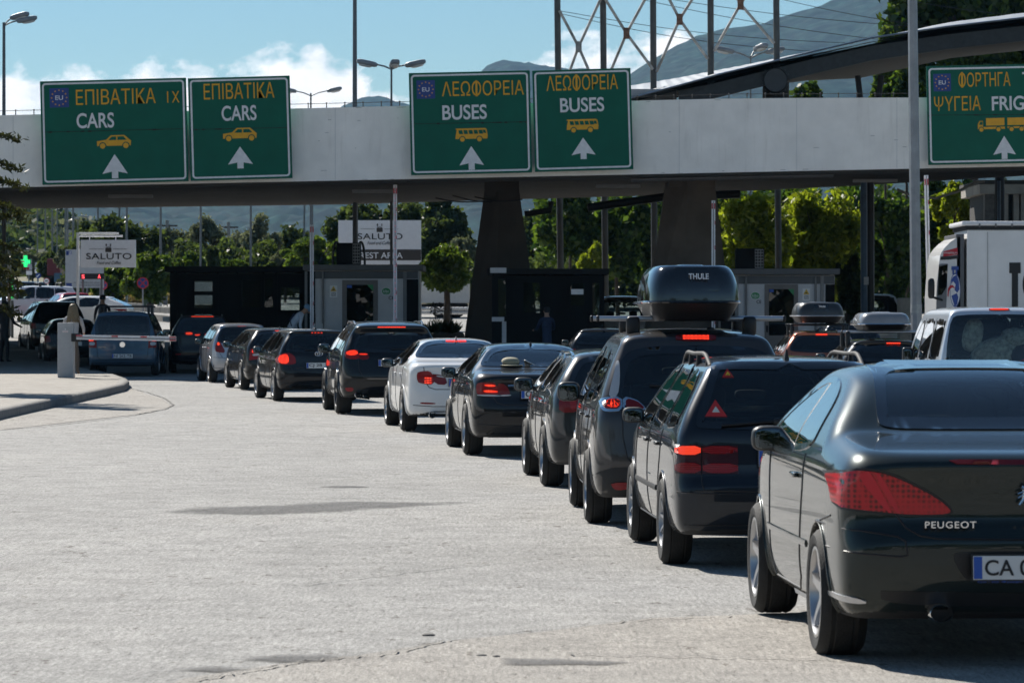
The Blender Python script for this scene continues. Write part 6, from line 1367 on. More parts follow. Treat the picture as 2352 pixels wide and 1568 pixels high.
# ------------------------------------------------------------------ barriers
arm_w = mat("barrier_white", (.74, .74, .76), .4, var=.04); cab_g = mat("cabinet_grey", (.30, .31, .32), .5, var=.05)
def sticker_strip(mb, c, w, h, ax): mb.box(c, (w, .004, h))
def raised(label, px, ptop, pbot, Y, xb=None, led=False, lean=0):
    xb = xb or px; a = P(px, ptop, Y); z0 = gz(Y); base = Vector((P(xb, 733, Y).x, Y, z0)); r = empty("barrier_gate", base, label=label, cat="barrier", group="raised barrier arms")
    piv = Vector((0, 0, .95)); top = a - base; L = (top - piv).length; ang = math.atan2(top.x - piv.x, top.z - piv.z)
    mb = MB(); mb.box((0, .12, .55), (.34, .34, 1.1), bev=.02); mb.build("cabinet", cab_g, r, smooth=0)
    rt = rotm(ry=math.degrees(ang)); mb = MB(); mb.xf = Matrix.Translation(piv) @ rt.to_4x4(); mb.mi = 0; mb.box((0, -.12, L / 2), (.105, .05, L), bev=.008); mb.mi = 1; mb.box((0, -.146, L / 2), (.02, .006, L * .99)); mb.mi = 2
    for k in range(5): mb.box((.04, -.148, L * (.12 + .18 * k)), (.018, .006, .11))
    mb.box((-.034, -.148, L * .96), (.03, .006, .16)); mb.box((.034, -.148, L * .96), (.03, .006, .16)); mb.build("arm", [arm_w, grey_al, redm], r, smooth=0)
    if led:
        mb = MB(); mb.xf = Matrix.Translation(piv) @ rt.to_4x4()
        for k in range(26): mb.sup((0, -.152, L * (.03 + .037 * k)), (.016, .016, .016), 1, n=8)
        mb.build("warning_light", lamp_red("led_red", (.6, .02, .03), emit=1.0, ecol=(1, .1, .15)), r)
raised("raised white barrier arm without lights standing left of the light grey booth door", 717, 517, 745, 103)
raised("tall raised white barrier arm with a row of red lights", 908, 425, 728, 101, led=True)
raised("raised white barrier arm beside the right-hand concrete pier", 1638, 461, 615, 101)
raised("raised white barrier arm just right of the tall grey lamp pole", 2126, 403, 712, 92, xb=2135)
Y = 88.0; z0 = gz(Y) + KH; base = Vector((P(150, 733, Y).x, Y, z0)); r = empty("barrier_gate", base, label="lowered barrier with grey cabinet and white arm across the blue van", cat="barrier")
hc = P(0, 741, Y).z - z0; wc = 36 * Y / F; mb = MB(); mb.box((0, .2, hc / 2), (wc, .4, hc), bev=.015); cab = mb.build("cabinet", mat("cabinet_pale", (.42, .43, .44), .5, var=.06), r, smooth=0)
mb = MB(); mb.mi = 0; flat(mb, rrect(-wc * .38, .06, wc * .38, hc - .12, .02), -.006, 0); mb.mi = 1; mb.box((0, -.008, hc * .84), (wc * .36, .004, .04)); mb.sup((0, -.008, hc * .88), (.035, .02, .035), 1, n=10); mb.build("cabinet_door", [mat("cabinet_door", (.40, .41, .42), .5, var=.04), white], cab, smooth=0)
text("maker_sticker", "MAGNETIC", wc * .3, .02, redm, cab, (0, -.012, hc * .84), depth=.003)
a = P(176, 774, Y) - base; bb = P(405, 778, Y) - base; L = (bb - a).length; ang = math.atan2(bb.z - a.z, bb.x - a.x); mb = MB(); mb.xf = Matrix.Translation(a) @ Matrix.Rotation(-ang, 4, 'Y'); mb.mi = 0; mb.box((L / 2, -.05, 0), (L, .06, .115), bev=.01); mb.mi = 1; mb.box((L / 2, -.083, -.005), (L, .006, .022)); mb.mi = 2
for t in (.03, .385, .675, .965): mb.box((L * t, -.084, .036), (.16, .006, .036))
mb.box((L * .967, -.084, -.036), (.16, .006, .03)); mb.build("arm", [arm_w, grey_al, redm], r, smooth=0)
mb = MB(); mb.box((a.x - .02, .05, a.z - .01), (.22, .2, .2), bev=.02); mb.build("arm_bracket", dark, r, smooth=0)
# ------------------------------------------------------------------ lamps and poles
galv = mat("galvanised", (.27, .29, .31), .5, metal=.3, var=.12, scale=3, bump=.1); galv_d = mat("pole_weathered", (.15, .165, .175), .55, metal=.3, var=.1); lampglass = mat("lamp_bowl", (.6, .62, .62), .15, var=.05, coat=.6); pole_w = mat("pole_white", (.6, .6, .58), .6, var=.08); band = mat("pole_band", (.6, .36, .05), .6)
def lamp_head(parent, c, yaw, tilt=-12, s=1.0):
    rt = rotm(0, tilt, yaw); mb = MB(); mb.mi = 0; mb.sup(Vector(c), (.78 * s, .34 * s, .20 * s), .55, rt, n=16); h = mb.build("lamp_head", [galv], parent); mb = MB(); mb.sup(Vector(c) + rt @ Vector((.05 * s, 0, -.075 * s)), (.5 * s, .28 * s, .16 * s), .7, rt); mb.build("lamp_bowl", lampglass, h)
def street_lamp(label, px, Y, ytop, heads, rad=.07, m=None, white_base=False, group="street lamps", gY=None):
    base = Vector((P(px, 733, Y).x, Y, gz(Y))); r = empty("street_lamp", base, label=label, cat="street lamp", group=group); top = P(px, ytop, Y) - base
    mb = MB(); mb.tube([(0, 0, -.05), top * .5, top], [rad, rad * .85, rad * .6], 10); mb.build("pole", m or galv_d, r)
    if white_base: mb = MB(); mb.tube([(0, 0, 0), (0, 0, 1.7)], rad * 1.06, 10); mb.build("white_band", pole_w, r); mb = MB(); mb.tube([(0, 0, 1.7), (0, 0, 2.05)], rad * 1.07, 10); mb.build("amber_band", band, r)
    for (hx, hy, yaw, s) in heads:
        c = P(hx, hy, Y) - base; dirv = rotm(rz=yaw) @ Vector((1, 0, 0)); inn = Vector(c) - dirv * .36 * s - Vector((0, 0, .06)) * s
        mb = MB(); mb.tube([top - Vector((0, 0, .12)), top.lerp(inn, .5) + Vector((0, 0, -.03)), inn], .03 * s, 8); mb.build("arm", galv, r); lamp_head(r, c, yaw, -12, s)
    return r
street_lamp("tall street lamp with two heads at the far left above the white bridge", 9, 125, 52, [(45, 37, -25, .95), (62, 45, 20, .95)], rad=.085)
street_lamp("three-headed street lamp rising behind the bridge left of the buses signs", 899, 128, 152, [(843, 145, 180, 1.0), (906, 147, -80, 1.0), (954, 146, 0, 1.0)], rad=.06)
street_lamp("two-headed street lamp just right of the narrower cars sign", 714, 150, 214, [(664, 207, 180, .85), (768, 206, 0, .85)], rad=.06)
street_lamp("three-headed street lamp seen between the steel posts and the curved roof", 1724, 170, 128, [(1664, 115, 180, 1.25), (1747, 109, -60, 1.25), (1780, 116, 10, 1.25)], rad=.06)
m_ = empty("lamp_mast", (P(817, 733, 130).x, 130, gz(130)), label="single tall lamp mast reaching out of the top of the picture behind the bridge", cat="mast"); mb = MB(); mb.tube([(0, 0, 0), P(815, 240, 130) - m_.location, P(815, -220, 130) - m_.location], [.11, .085, .06], 12); mb.build("pole", galv_d, m_)
# the near grey pole: eight-sided, base plate, leaning a little
Yp = 75.0; r = empty("lamp_pole", (P(2108, 733, Yp).x, Yp, gz(Yp)), label="tall eight-sided grey metal lamp pole in front of the bridge, left of the lorries sign", cat="lamp pole"); o = r.location
mb = MB(); mb.tube([(0, 0, 0), P(2104, 712, Yp) - o, P(2094, -160, Yp) - o], [.128, .118, .098], 8); mb.build("pole", galv, r, smooth=20); mb = MB(); mb.tube([P(2104, 718, Yp) - o, P(2104, 699, Yp) - o], .124, 8); mb.build("door_collar", mat("galv_pale", (.34, .36, .37), .6, metal=.2, var=.15), r, smooth=20)
poles = [(86, 400, 480), (104, 363, 460), (120, 330, 470), (131, 400, 470), (150, 350, 480), (155, 300, 480), (168, 250, 430), (225, 0, 683), (274, 0, 692), (291, 0, 700), (369, 0, 709), (461, 0, 702), (576, 0, 700), (699, 240, 430), (717, 0, 706)]
for i, (px, Yq, yb) in enumerate(poles):
    Yq = Yq or ground_Y(yb); h = 10.5; yt_ = HY - (gz(Yq) + h - CAMH) / Yq * F
    nm = ["grey lamp post far up the road at the left", "slim lamp post among the distant ones at the left"][i % 2] if i < 7 else None
    where = {7: "lamp post with white foot behind the first no-stopping sign", 8: "lamp post with white foot and amber band right of the hanging cafe sign", 9: "lamp post with white foot between the orange bin and the larger no-stopping sign", 10: "lamp post with white foot beside the grey wheeled bins", 11: "lamp post behind the dark booth roof, left of the olive trees", 12: "lamp post behind the dark booth roof amid the olive trees", 13: "thin distant lamp post right of the olive trees", 14: "lamp post right behind the raised barrier at the light booth"}
    dx = 55 * 150 / Yq
    street_lamp(where.get(i, ["far grey lamp post nearest the pharmacy cross", "far grey lamp post left of the maroon trailer", "far grey lamp post in front of the maroon trailer", "thin far lamp post right of the maroon trailer", "far lamp post left edge of the notice board", "far lamp post beside the notice board flag", "lamp post just left of the white cafe sign post"][i] if i < 7 else ""), px, Yq, yt_, [(px - dx, yt_ - 3, 180, 1.0), (px + dx, yt_ - 3, 0, 1.0)], rad=.075 if i > 6 else .09, m=galv_d, white_base=i in (6, 7, 8, 9, 10), group="lamp posts along the far road")
for (px, py, yaw, lab) in ((179, 504, 180, "small far street lamp, left one of the pair below the bridge"), (200, 500, 180, "small far street lamp, right one of the pair below the bridge")):
    street_lamp(lab, px, 420, py, [(px - 6, py - 3, 170, 1.2)], rad=.1, group="far single lamps")
for px, py, Yq, lab in ((384, 512, 330, "wooden utility pole with cross arms above the big dark tree"), (525, 516, 340, "wooden utility pole with cross arms among the olive trees")):
    b0 = Vector((P(px, 733, Yq).x, Yq, gz(Yq))); r = empty("utility_pole", b0, label=lab, cat="utility pole", group="utility poles"); top = P(px, py - 6, Yq) - b0; mb = MB(); mb.tube([(0, 0, 0), top], .16, 8); mb.build("pole", galv_d, r); mb = MB(); mb.box(top - Vector((0, 0, .5)), (1.9, .15, .15)); mb.box(top - Vector((0, 0, 2.2)), (1.4, .15, .15)); mb.build("cross_arm", black, r, smooth=0)
wire = mat("wire", (.02, .02, .022), .5, var=0)
for i, (a, b_, sag) in enumerate((((1288, 26), (1960, 100), 14), ((1288, 32), (1860, 118), 14), ((1440, -8), (2060, 96), 10), ((1470, -12), (2100, 62), 8), ((1740, -14), (2200, 70), 8), ((2020, -10), (2420, 44), 6))):
    mb = MB(); mb.tube([P(a[0] + (b_[0] - a[0]) * t, a[1] + (b_[1] - a[1]) * t + sag * math.sin(math.pi * t), 165) for t in np.linspace(0, 1, 14)], .014, 5)
    setp(mb.build("power_line", wire), "thin black overhead wire crossing the sky and mountain behind the steel posts", "overhead wire", "overhead wires")
mb = MB(); mb.tube([P(x, y, 110) for x, y in ((2060, 435), (2100, 452), (2150, 455), (2200, 440), (2240, 420), (2262, 416))], .04, 8); setp(mb.build("hanging_cable", mat("cable_grey", (.3, .3, .29), .6)), "thick pale cable sagging to the concrete building at the right", "cable")
# ------------------------------------------------------------------ signs by the street
dkgrey = mat("print_grey", (.05, .05, .055), .5, var=0); brown = mat("print_brown", (.055, .045, .04), .5, var=.04); brightw = mat("sign_board_white", (.84, .84, .86), .45, var=.03)
class Board:
    def __init__(s, name, label, cat, x0, y0, x1, y1, Y, m, th=.12, posts=(), group=None, pm=None):
        s.Y = Y; s.o = Vector((P((x0 + x1) / 2, 733, Y).x, Y, gz(Y))); s.root = empty(name, s.o, label=label, cat=cat, group=group); s.slab("panel", x0, y0, x1, y1, m, 0, th)
        for (px, ptop) in posts: c = s.L(px, ptop); mb = MB(); mb.tube([(c[0], th / 2, -.05), (c[0], th / 2, c[1])], .05, 8); mb.build("post", pm or galv_d, s.root)
    def L(s, px, py): p = P(px, py, s.Y) - s.o; return p.x, p.z
    def slab(s, name, x0, y0, x1, y1, m, out=0.0, th=.02, parent=None): a, b = s.L(x0, y0), s.L(x1, y1); mb = MB(); mb.box(((a[0] + b[0]) / 2, th / 2 - out, (a[1] + b[1]) / 2), (abs(b[0] - a[0]), th, abs(a[1] - b[1]))); return mb.build(name, m, s.root, smooth=0)
    def text(s, t, px, py, w, h, m, out=.012, name="lettering", **k): c = s.L(px, py); return text(name, t, w * s.Y / F if w else 0, h * s.Y / F, m, s.root, (c[0], -out, c[1]), depth=.01, **k)
    def logo(s, px, py, k=1.0):
        c = s.L(px, py); u = k * s.Y / F; q = lambda pts: [(c[0] + x * u, c[1] + z * u) for x, z in pts]; mb = MB(); flat(mb, q([(-7, -9), (-7, 0), (-5, 1), (5, 1), (7, 0), (7, -9)]), -.014, -.002); ring = [(-2.5, 1), (-2.5, 3), (2.5, 3), (2.5, 1)]
        flat(mb, q([(-2.8, 1), (-2.8, 3.4), (2.8, 3.4), (2.8, 1), (2, 1), (2, 2.5), (-2, 2.5), (-2, 1)]), -.014, -.002); flat(mb, [(c[0] - 5 * u + 1.7 * u * math.cos(t), c[1] + 7.5 * u + 3 * u * math.sin(t)) for t in np.linspace(0, 6.28, 13)[:-1]], -.014, -.002); flat(mb, q([(-5.4, 0), (-5.4, 6), (-4.6, 6), (-4.6, 0)]), -.014, -.002); flat(mb, q([(4.6, 0), (4.6, 6), (5.4, 6), (5.4, 0)]), -.014, -.002)
        for x in (3.8, 4.9, 6): flat(mb, q([(x - .3, 5.5), (x - .3, 10), (x + .4, 10), (x + .4, 5.5)]), -.014, -.002)
        for sx in (-1, 1): flat(mb, q([(sx * 11, -2.4), (sx * 44, -2.0), (sx * 44, -1.6), (sx * 11, -1.6)]), -.014, -.002)
        mb.build("logo", brown, s.root, smooth=0)
b = Board("cafe_sign", "white SALUTO Food and Coffee sign hanging from a white post arm at the left", "cafe sign", 185, 551, 311, 614, 146, brightw, .25)
c = b.L(178, 534); mb = MB(); mb.box((c[0], .12, c[1] / 2), (.10, .14, c[1])); mb.build("post", white, b.root, smooth=0); mb = MB()
for y, x1 in ((536, 272), (542, 281)): a, d = b.L(180, y), b.L(x1, y); mb.tube([(a[0], .12, a[1]), (d[0], .12, d[1])], .04, 8)
for x in (205, 265): a, d = b.L(x, 541), b.L(x, 552); mb.tube([(a[0], .12, a[1]), (d[0], .12, d[1])], .02, 6)
mb.build("bracket_arm", white, b.root)
b.text("SALUTO", 250, 588.5, 104, 14, ink, bold=.004, spacing=1.05); b.text("Food and Coffee", 250, 603.5, 55, 7.5, dkgrey, shear=.3); b.logo(249, 570)
b = Board("cafe_billboard", "larger SALUTO billboard with a brown REST AREA band above the grey booth", "billboard", 777, 506, 967, 607, 150, brightw, .3, posts=((790, 600),), pm=white); b.slab("brown_band", 779, 573, 967, 598, brown, .01, .012); b.slab("post", 963, 607, 968, 740, white, -.05, .2)
b.text("SALUTO", 873, 543, 103, 14, ink, bold=.004, spacing=1.05); b.text("Food and Coffee", 872, 558, 56, 8, dkgrey, shear=.3); b.logo(872, 524); b.text("REST AREA", 876, 586.5, 98, 14, brightw, .022, bold=.012)
noteb = mat("notice_board", (.42, .44, .47), .6, var=.06)
b = Board("notice_board", "big pale notice board with blue flags behind the hanging cafe sign", "notice board", 150, 573, 238, 661, 172, noteb, .1, posts=((160, 661), (200, 661), (230, 661))); b.slab("flag_print", 152, 576, 165, 586, sb, .008, .01); b.slab("flag_print", 152, 650, 165, 659, sb, .008, .01)
for k in range(5): b.slab("stripe_print", 158, 577 + 2 * k, 165, 577.8 + 2 * k, brightw, .014, .006)
b.text("στη διάθεσή σας", 200, 649, 60, 3.5, dkgrey); b.text("Πληροφορίες συνόρων", 204, 655, 64, 3.2, dkgrey)
led_p = mat("led_panel", (.012, .012, .014), .4, var=.2)
b = Board("led_sign", "black LED strip showing red letters S and A under the hanging cafe sign", "LED sign", 184, 628, 239, 641, 160, led_p, .15, posts=((190, 641), (233, 641))); ledm = lamp_red("led_letters", (.6, .03, .03), emit=1.6, ecol=(1, .08, .1)); b.text("S", 191, 635, 6.5, 9, ledm, bold=.02); b.text("A", 228, 635, 6.5, 9, ledm, bold=.02)
def round_sign(label, px, py, r, Y, kind):
    o = Vector((P(px, 733, Y).x, Y, gz(Y))); root = empty("round_sign", o, label=label, cat="road sign", group="round traffic signs"); c = P(px, py, Y) - o; u = r * Y / F; mb = MB(); mb.tube([(0, .04, 0), (0, .04, c.z + u)], .035, 8); mb.build("post", galv, root); mb = MB(); mb.mi = 0; flat(mb, circ(c.x, c.z, u), -.03, 0); mb.mi = 1; flat(mb, circ(c.x, c.z, u * .80), -.036, -.030); mb.mi = 0
    if kind == 'stop':
        for a in (45, 135): ca, sa = math.cos(R(a)), math.sin(R(a)); flat(mb, [(c.x + x * ca - z * sa, c.z + x * sa + z * ca) for x, z in ((-u * .84, -u * .09), (u * .84, -u * .09), (u * .84, u * .09), (-u * .84, u * .09))], -.042 - a * 1e-5, -.036)
    elif kind == 'pass': mb.mi = 2; flat(mb, [(c.x - u * .5, c.z - u * .15), (c.x + u * .5, c.z - u * .15), (c.x + u * .35, c.z + u * .15), (c.x - u * .35, c.z + u * .15)], -.042, -.036)
    elif kind == 'arrow': mb.mi = 2; flat(mb, [(c.x - u * .6, c.z - u * .5), (c.x - u * .1, c.z - u * .55), (c.x - u * .2, c.z - u * .35), (c.x + u * .5, c.z + u * .3), (c.x + u * .3, c.z + u * .5), (c.x - u * .4, c.z - u * .15), (c.x - u * .5, c.z + u * .02)], -.042, -.036)
    mb.build("disc", {'stop': [redm, sb, redm], 'pass': [redm, brightw, ink], 'arrow': [sb, sb, brightw]}[kind], root, smooth=0)
round_sign("larger blue and red no-stopping sign beside the dark booth", 328, 650, 13.5, 165, 'stop'); round_sign("smaller no-stopping sign below the LED strip", 237, 655, 10, 175, 'stop'); round_sign("white no-overtaking sign with red ring in front of the maroon trailer", 107, 645, 7, 240, 'pass'); round_sign("blue round keep-side arrow sign left of the maroon trailer", 88, 633, 6.5, 260, 'arrow')
b = Board("direction_board", "upper of two small grey road boards right of the pharmacy cross", "road board", 80, 603, 93, 617, 270, noteb, .1, posts=((86, 610),)); b.slab("panel_lower", 80, 618, 93, 627, brightw, 0, .1)
b = Board("direction_board", "small grey road board directly below the pharmacy cross", "road board", 60, 606, 73, 620, 265, noteb, .1, posts=((66, 610),)); b.slab("panel_lower", 60, 622, 73, 631, brightw, 0, .1)
b = Board("billboard", "small blue billboard right of the maroon trailer", "billboard", 124, 627, 142, 648, 230, mat("board_blue", (.05, .12, .2), .6, var=.3, scale=2), .1, posts=((128, 640), (138, 640)))
b = Board("hill_billboard", "distant white billboard with red lettering on the wooded hillside", "billboard", 92, 522, 144, 533, 620, mat("board_far", (.5, .5, .52), .6), .3, posts=((100, 530), (136, 530))); b.slab("red_print", 96, 525, 141, 531, redm, .05, .06)
b = Board("pharmacy_sign", "lit green pharmacy cross on a grey pole at the far left", "pharmacy sign", 46, 595, 72, 604, 140, noteb, .2); ph = lamp_red("cross_green", (.02, .3, .1), emit=2.2, ecol=(.03, 1, .25), dots=14)
b.slab("lit_cross", 49, 597, 69, 605.5, ph, .06, .06); b.slab("lit_cross", 55, 587, 63, 596.8, ph, .06, .06); b.slab("lit_cross", 55, 605.7, 63, 613, ph, .06, .06); c = b.L(21, 574); c2 = b.L(66, 574); mb = MB(); mb.tube([(c[0], .1, 0), (c[0], .1, c[1])], .07, 8); mb.tube([(c[0], .1, c[1]), (c2[0], .1, c2[1])], .06, 8); mb.build("post", galv, b.root); c = b.L(59, 574); c2 = b.L(59, 596); mb = MB(); mb.tube([(c[0], .1, c[1]), (c2[0], .1, c2[1])], .03, 6); mb.build("hanger", galv, b.root)
cc_ = b.L(59, 616.5); mb = MB(); flat(mb, [(cc_[0] - .14, cc_[1] - .03), (cc_[0] + .08, cc_[1] - .03), (cc_[0] + .08, cc_[1] - .07), (cc_[0] + .16, cc_[1]), (cc_[0] + .08, cc_[1] + .07), (cc_[0] + .08, cc_[1] + .03), (cc_[0] - .14, cc_[1] + .03)], -.05, 0); mb.build("red_arrow", redm, b.root, smooth=0)
b = Board("vertical_sign", "narrow upright pharmacy sign with green letters below the green cross", "pharmacy sign", 24, 628, 32.5, 686, 138, mat("strip_pale", (.42, .42, .40), .6), .12, posts=((28, 690),)); grl = lamp_red("letter_green", (.02, .3, .06), emit=.6, ecol=(.03, 1, .2))
for k, chx in enumerate("+АПТЕКА"): b.text(chx, 28.3, 633 + 8.2 * k, 5.5, 6.5, grl, bold=.01)
b = Board("vertical_sign", "brown upright sign with white sideways lettering at the far left edge", "sign", 17, 628, 23.5, 690, 138, mat("strip_brown", (.20, .09, .05), .6), .12, posts=((20, 690),)); c = b.L(20, 662); text("lettering", "counterpain", .95, .085, brightw, b.root, (c[0], -.012, c[1]), (R(90), R(-90), 0), depth=.01)
# bins
binm = mat("bin_grey", (.16, .165, .17), .6, var=.1); bing = mat("bin_green", (.035, .07, .05), .6, var=.1)
def bin_(label, x0, y0, x1, y1, m, kind, group=None, Y=None):
    Y = Y or ground_Y(y1); o = Vector((P((x0 + x1) / 2, 733, Y).x, Y, gz(Y))); w = (x1 - x0) * Y / F; h = (y1 - y0) * Y / F; r = empty("waste_bin", o, label=label, cat="bin", group=group); mb = MB()
    if kind == 'round':
        mb.lathe([(w * .40, .05), (w * .46, h * .85), (w * .47, h * .86)], 18); mb.build("basket", m, r); mb = MB(); mb.lathe([(w * .47, h * .82), (w * .52, h * .88), (w * .5, h), (w * .42, h * .95), (w * .1, h * .9)], 16); mb.build("bin_bag", black, r)
        mb = MB()
        for sx in (-1, 1): mb.tube([(sx * w * .42, 0, 0), (sx * w * .46, 0, h * .8)], .02, 6)
        mb.build("stand", galv, r)
    else:
        mb.add([(sx * w * (.42 if z == 0 else .5), sy * w * (.3 if z == 0 else .36), .08 + z * h * .84) for z in (0, 1) for sx, sy in ((-1, -1), (1, -1), (1, 1), (-1, 1))], [(0, 1, 2, 3), (4, 5, 6, 7), (0, 1, 5, 4), (1, 2, 6, 5), (2, 3, 7, 6), (3, 0, 4, 7)]); mb.build("bin_body", m, r, smooth=0); mb = MB(); mb.box((0, 0, h * .95), (w * 1.06, w * .8, h * .08), bev=.02); mb.build("lid", m, r, smooth=0); mb = MB()
        for sx in (-1, 1): mb.tube([(sx * w * .46, w * .2, .1), (sx * w * .36, w * .2, .1)], .1, 10)
        mb.build("wheel", black, r)
bin_("round wire litter bin with a black bag left of the dark booth", 336, 697, 354, 724, binm, 'round'); bin_("dark green square bin behind the litter bin", 330, 684, 347, 707, bing, 'box'); bin_("grey wheeled bin left of the white-footed lamp post", 361, 677, 372, 706, binm, 'box', "wheeled bins"); bin_("grey wheeled bin right of the white-footed lamp post", 375, 678, 385, 704, binm, 'box', "wheeled bins"); bin_("small orange-brown bin by a lamp post foot", 276, 681, 285, 694, mat("bin_orange", (.32, .11, .03), .6), 'box')
def kerbline(x0, y0, x1, y1, h=.18, w=.35):
    a, b_ = GP(x0, y0), GP(x1, y1); mb = MB(); d = (b_ - a).normalized(); n = Vector((-d.y, d.x, 0)) * w
    for k in range(6): p, q = a.lerp(b_, k / 6), a.lerp(b_, (k + 1) / 6); addpoly(mb, [p - Vector((0, 0, .05)), q - Vector((0, 0, .05)), q + Vector((0, 0, h)), p + Vector((0, 0, h))], [v + n for v in (p - Vector((0, 0, .05)), q - Vector((0, 0, .05)), q + Vector((0, 0, h)), p + Vector((0, 0, h)))])
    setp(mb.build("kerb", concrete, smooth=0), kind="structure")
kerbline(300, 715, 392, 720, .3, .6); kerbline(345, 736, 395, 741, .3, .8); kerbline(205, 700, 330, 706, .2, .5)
# ------------------------------------------------------------------ trees and plants
def leaf_mat(name, c0, c1, c2, trans=.45, tcol=None):
    m, t, b = new_mat(name); t.nodes.remove(b); ge = N(t, "ShaderNodeNewGeometry"); r = ramp(t, [(0, c0), (.5, c1), (1, c2)]); t.links.new(ge.outputs['Random Per Island'], r.inputs[0])
    tc = N(t, "ShaderNodeTexCoord"); n = N(t, "ShaderNodeTexNoise", i_Scale=.9, i_Detail=3.0); t.links.new(tc.outputs['Object'], n.inputs[0]); r2 = ramp(t, [(.35, g3(.65)), (.65, g3(1.25))]); t.links.new(n.outputs[0], r2.inputs[0])
    mu = N(t, "ShaderNodeMix", data_type='RGBA', blend_type='MULTIPLY'); mu.inputs['Factor'].default_value = 1; t.links.new(r.outputs[0], mu.inputs[6]); t.links.new(r2.outputs[0], mu.inputs[7])
    d = N(t, "ShaderNodeBsdfDiffuse"); t.links.new(mu.outputs[2], d.inputs[0]); tr = N(t, "ShaderNodeBsdfTranslucent"); gm = N(t, "ShaderNodeMix", data_type='RGBA', blend_type='MULTIPLY'); gm.inputs['Factor'].default_value = 1; t.links.new(mu.outputs[2], gm.inputs[6]); gm.inputs[7].default_value = (*(tcol or (1.5, 1.5, .6)), 1); t.links.new(gm.outputs[2], tr.inputs[0])
    gl = N(t, "ShaderNodeBsdfGlossy"); gl.inputs['Roughness'].default_value = .35; gl.inputs[0].default_value = (.9, .9, .9, 1)
    mx = N(t, "ShaderNodeMixShader"); mx.inputs[0].default_value = trans; t.links.new(d.outputs[0], mx.inputs[1]); t.links.new(tr.outputs[0], mx.inputs[2])
    m2 = N(t, "ShaderNodeMixShader"); m2.inputs[0].default_value = .018; t.links.new(mx.outputs[0], m2.inputs[1]); t.links.new(gl.outputs[0], m2.inputs[2]); t.links.new(m2.outputs[0], t.nodes["Material Output"].inputs[0])
    return m
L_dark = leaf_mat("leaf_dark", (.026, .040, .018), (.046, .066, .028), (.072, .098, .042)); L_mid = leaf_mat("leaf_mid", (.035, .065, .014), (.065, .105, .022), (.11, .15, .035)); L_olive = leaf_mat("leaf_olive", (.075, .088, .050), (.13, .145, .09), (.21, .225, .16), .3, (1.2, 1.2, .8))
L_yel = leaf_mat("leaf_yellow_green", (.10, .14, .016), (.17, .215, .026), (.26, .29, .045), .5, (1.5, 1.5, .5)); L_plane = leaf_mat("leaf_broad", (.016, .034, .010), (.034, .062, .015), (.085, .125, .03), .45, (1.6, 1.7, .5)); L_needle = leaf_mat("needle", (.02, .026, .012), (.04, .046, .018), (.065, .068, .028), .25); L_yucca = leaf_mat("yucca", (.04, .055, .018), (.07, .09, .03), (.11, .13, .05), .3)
bark = mat("bark", (.055, .043, .033), .9, var=.3, scale=4, bump=.6, bscale=14); bark_p = mat("bark_pale", (.16, .14, .11), .9, var=.3, scale=4, bump=.4)
def leaves(name, C, S, rng, m, parent, elong=1.6, droop=.3):
    n = len(C); u = rng.normal(size=(n, 3)); u[:, 2] -= droop; u /= np.linalg.norm(u, axis=1)[:, None]; w = rng.normal(size=(n, 3)); w[:, 2] += .6; w -= u * (w * u).sum(1)[:, None]; w /= np.linalg.norm(w, axis=1)[:, None]; v = np.cross(u, w)
    a = u * (S * elong / 2)[:, None]; b = v * (S / 2)[:, None]; V = np.stack([C - a, C + b * .9 - a * .1, C + a, C - b * .9 - a * .1], 1).reshape(-1, 3); return np_mesh(name, V, np.arange(4 * n).reshape(n, 4), m, parent, smooth=False)
def crown_pts(rng, w, d, h, n, nb=26, fill=.55, flat=1.0):
    """leaf positions gathered in clumps over an uneven ellipsoid"""
    k = rng.normal(size=(nb, 3)); k /= np.linalg.norm(k, axis=1)[:, None]; r = fill + (1 - fill) * rng.random(nb) ** .5; cc = k * r[:, None] * .80; rad = .13 + .20 * rng.random(nb); k *= (.86 + .34 * rng.random((nb, 1))); cc = k * r[:, None] * .80; idx = rng.integers(0, nb, n); q = rng.normal(size=(n, 3)); q /= np.linalg.norm(q, axis=1)[:, None]; rr = rad[idx] * (.55 + .45 * rng.random(n)) * (1 + .18 * rng.normal(size=n))
    p = cc[idx] + q * rr[:, None]; p *= np.array([w / 2, d / 2, h / 2]); return p
def tree(label, px, ytop, ybot, wpx, Y, m, n=5200, leaf=.20, seed=1, group=None, trunk_y=None, name="tree", cat="tree", bk=None, depth=None, nb=30, trunkr=None, elong=1.5, fill=.5, dense=1):
    rng = np.random.default_rng(seed); rnd = random.Random(seed); o = Vector((P(px, 733, Y).x, Y, gz(Y))); r = empty(name, o, label=label, cat=cat, group=group); zt = P(px, ytop, Y).z - o.z; zb = max(.15, P(px, ybot, Y).z - o.z); wf = 1.38 if group == GL else 1.0; n = int(n * (1.5 if group == GL else 1.15)); w = wpx * wf * Y / F; h = max(zt - zb, .5); c = Vector((0, 0, (zt + zb) / 2))
    C = crown_pts(rng, w, depth or w, h, n, nb, fill) + np.array(c); ok = C[:, 2] > .05; C = C[ok]; leaves("crown", C, leaf * (.6 + .8 * rng.random(len(C))), rng, m, r, elong)
    tr = trunkr or max(.07, w * .028); mb = MB(); fork = Vector((rnd.uniform(-.1, .1) * w * .3, 0, zb + h * .25)); mb.tube([(0, 0, -.1), fork * .5 + Vector((rnd.uniform(-.05, .05), 0, 0)), fork], [tr * 1.25, tr, tr * .8], 8)
    for k in range(6):
        a = rnd.uniform(0, 6.28); e = c + Vector((math.cos(a) * w * .3, math.sin(a) * w * .3, rnd.uniform(-.05, .32) * h)); mid = fork.lerp(e, .5) + Vector((0, 0, h * .05)); mb.tube([fork * rnd.uniform(.75, 1), mid, e], [tr * .6, tr * .35, tr * .12], 6)
    mb.build("trunk", bk or bark, r); return r
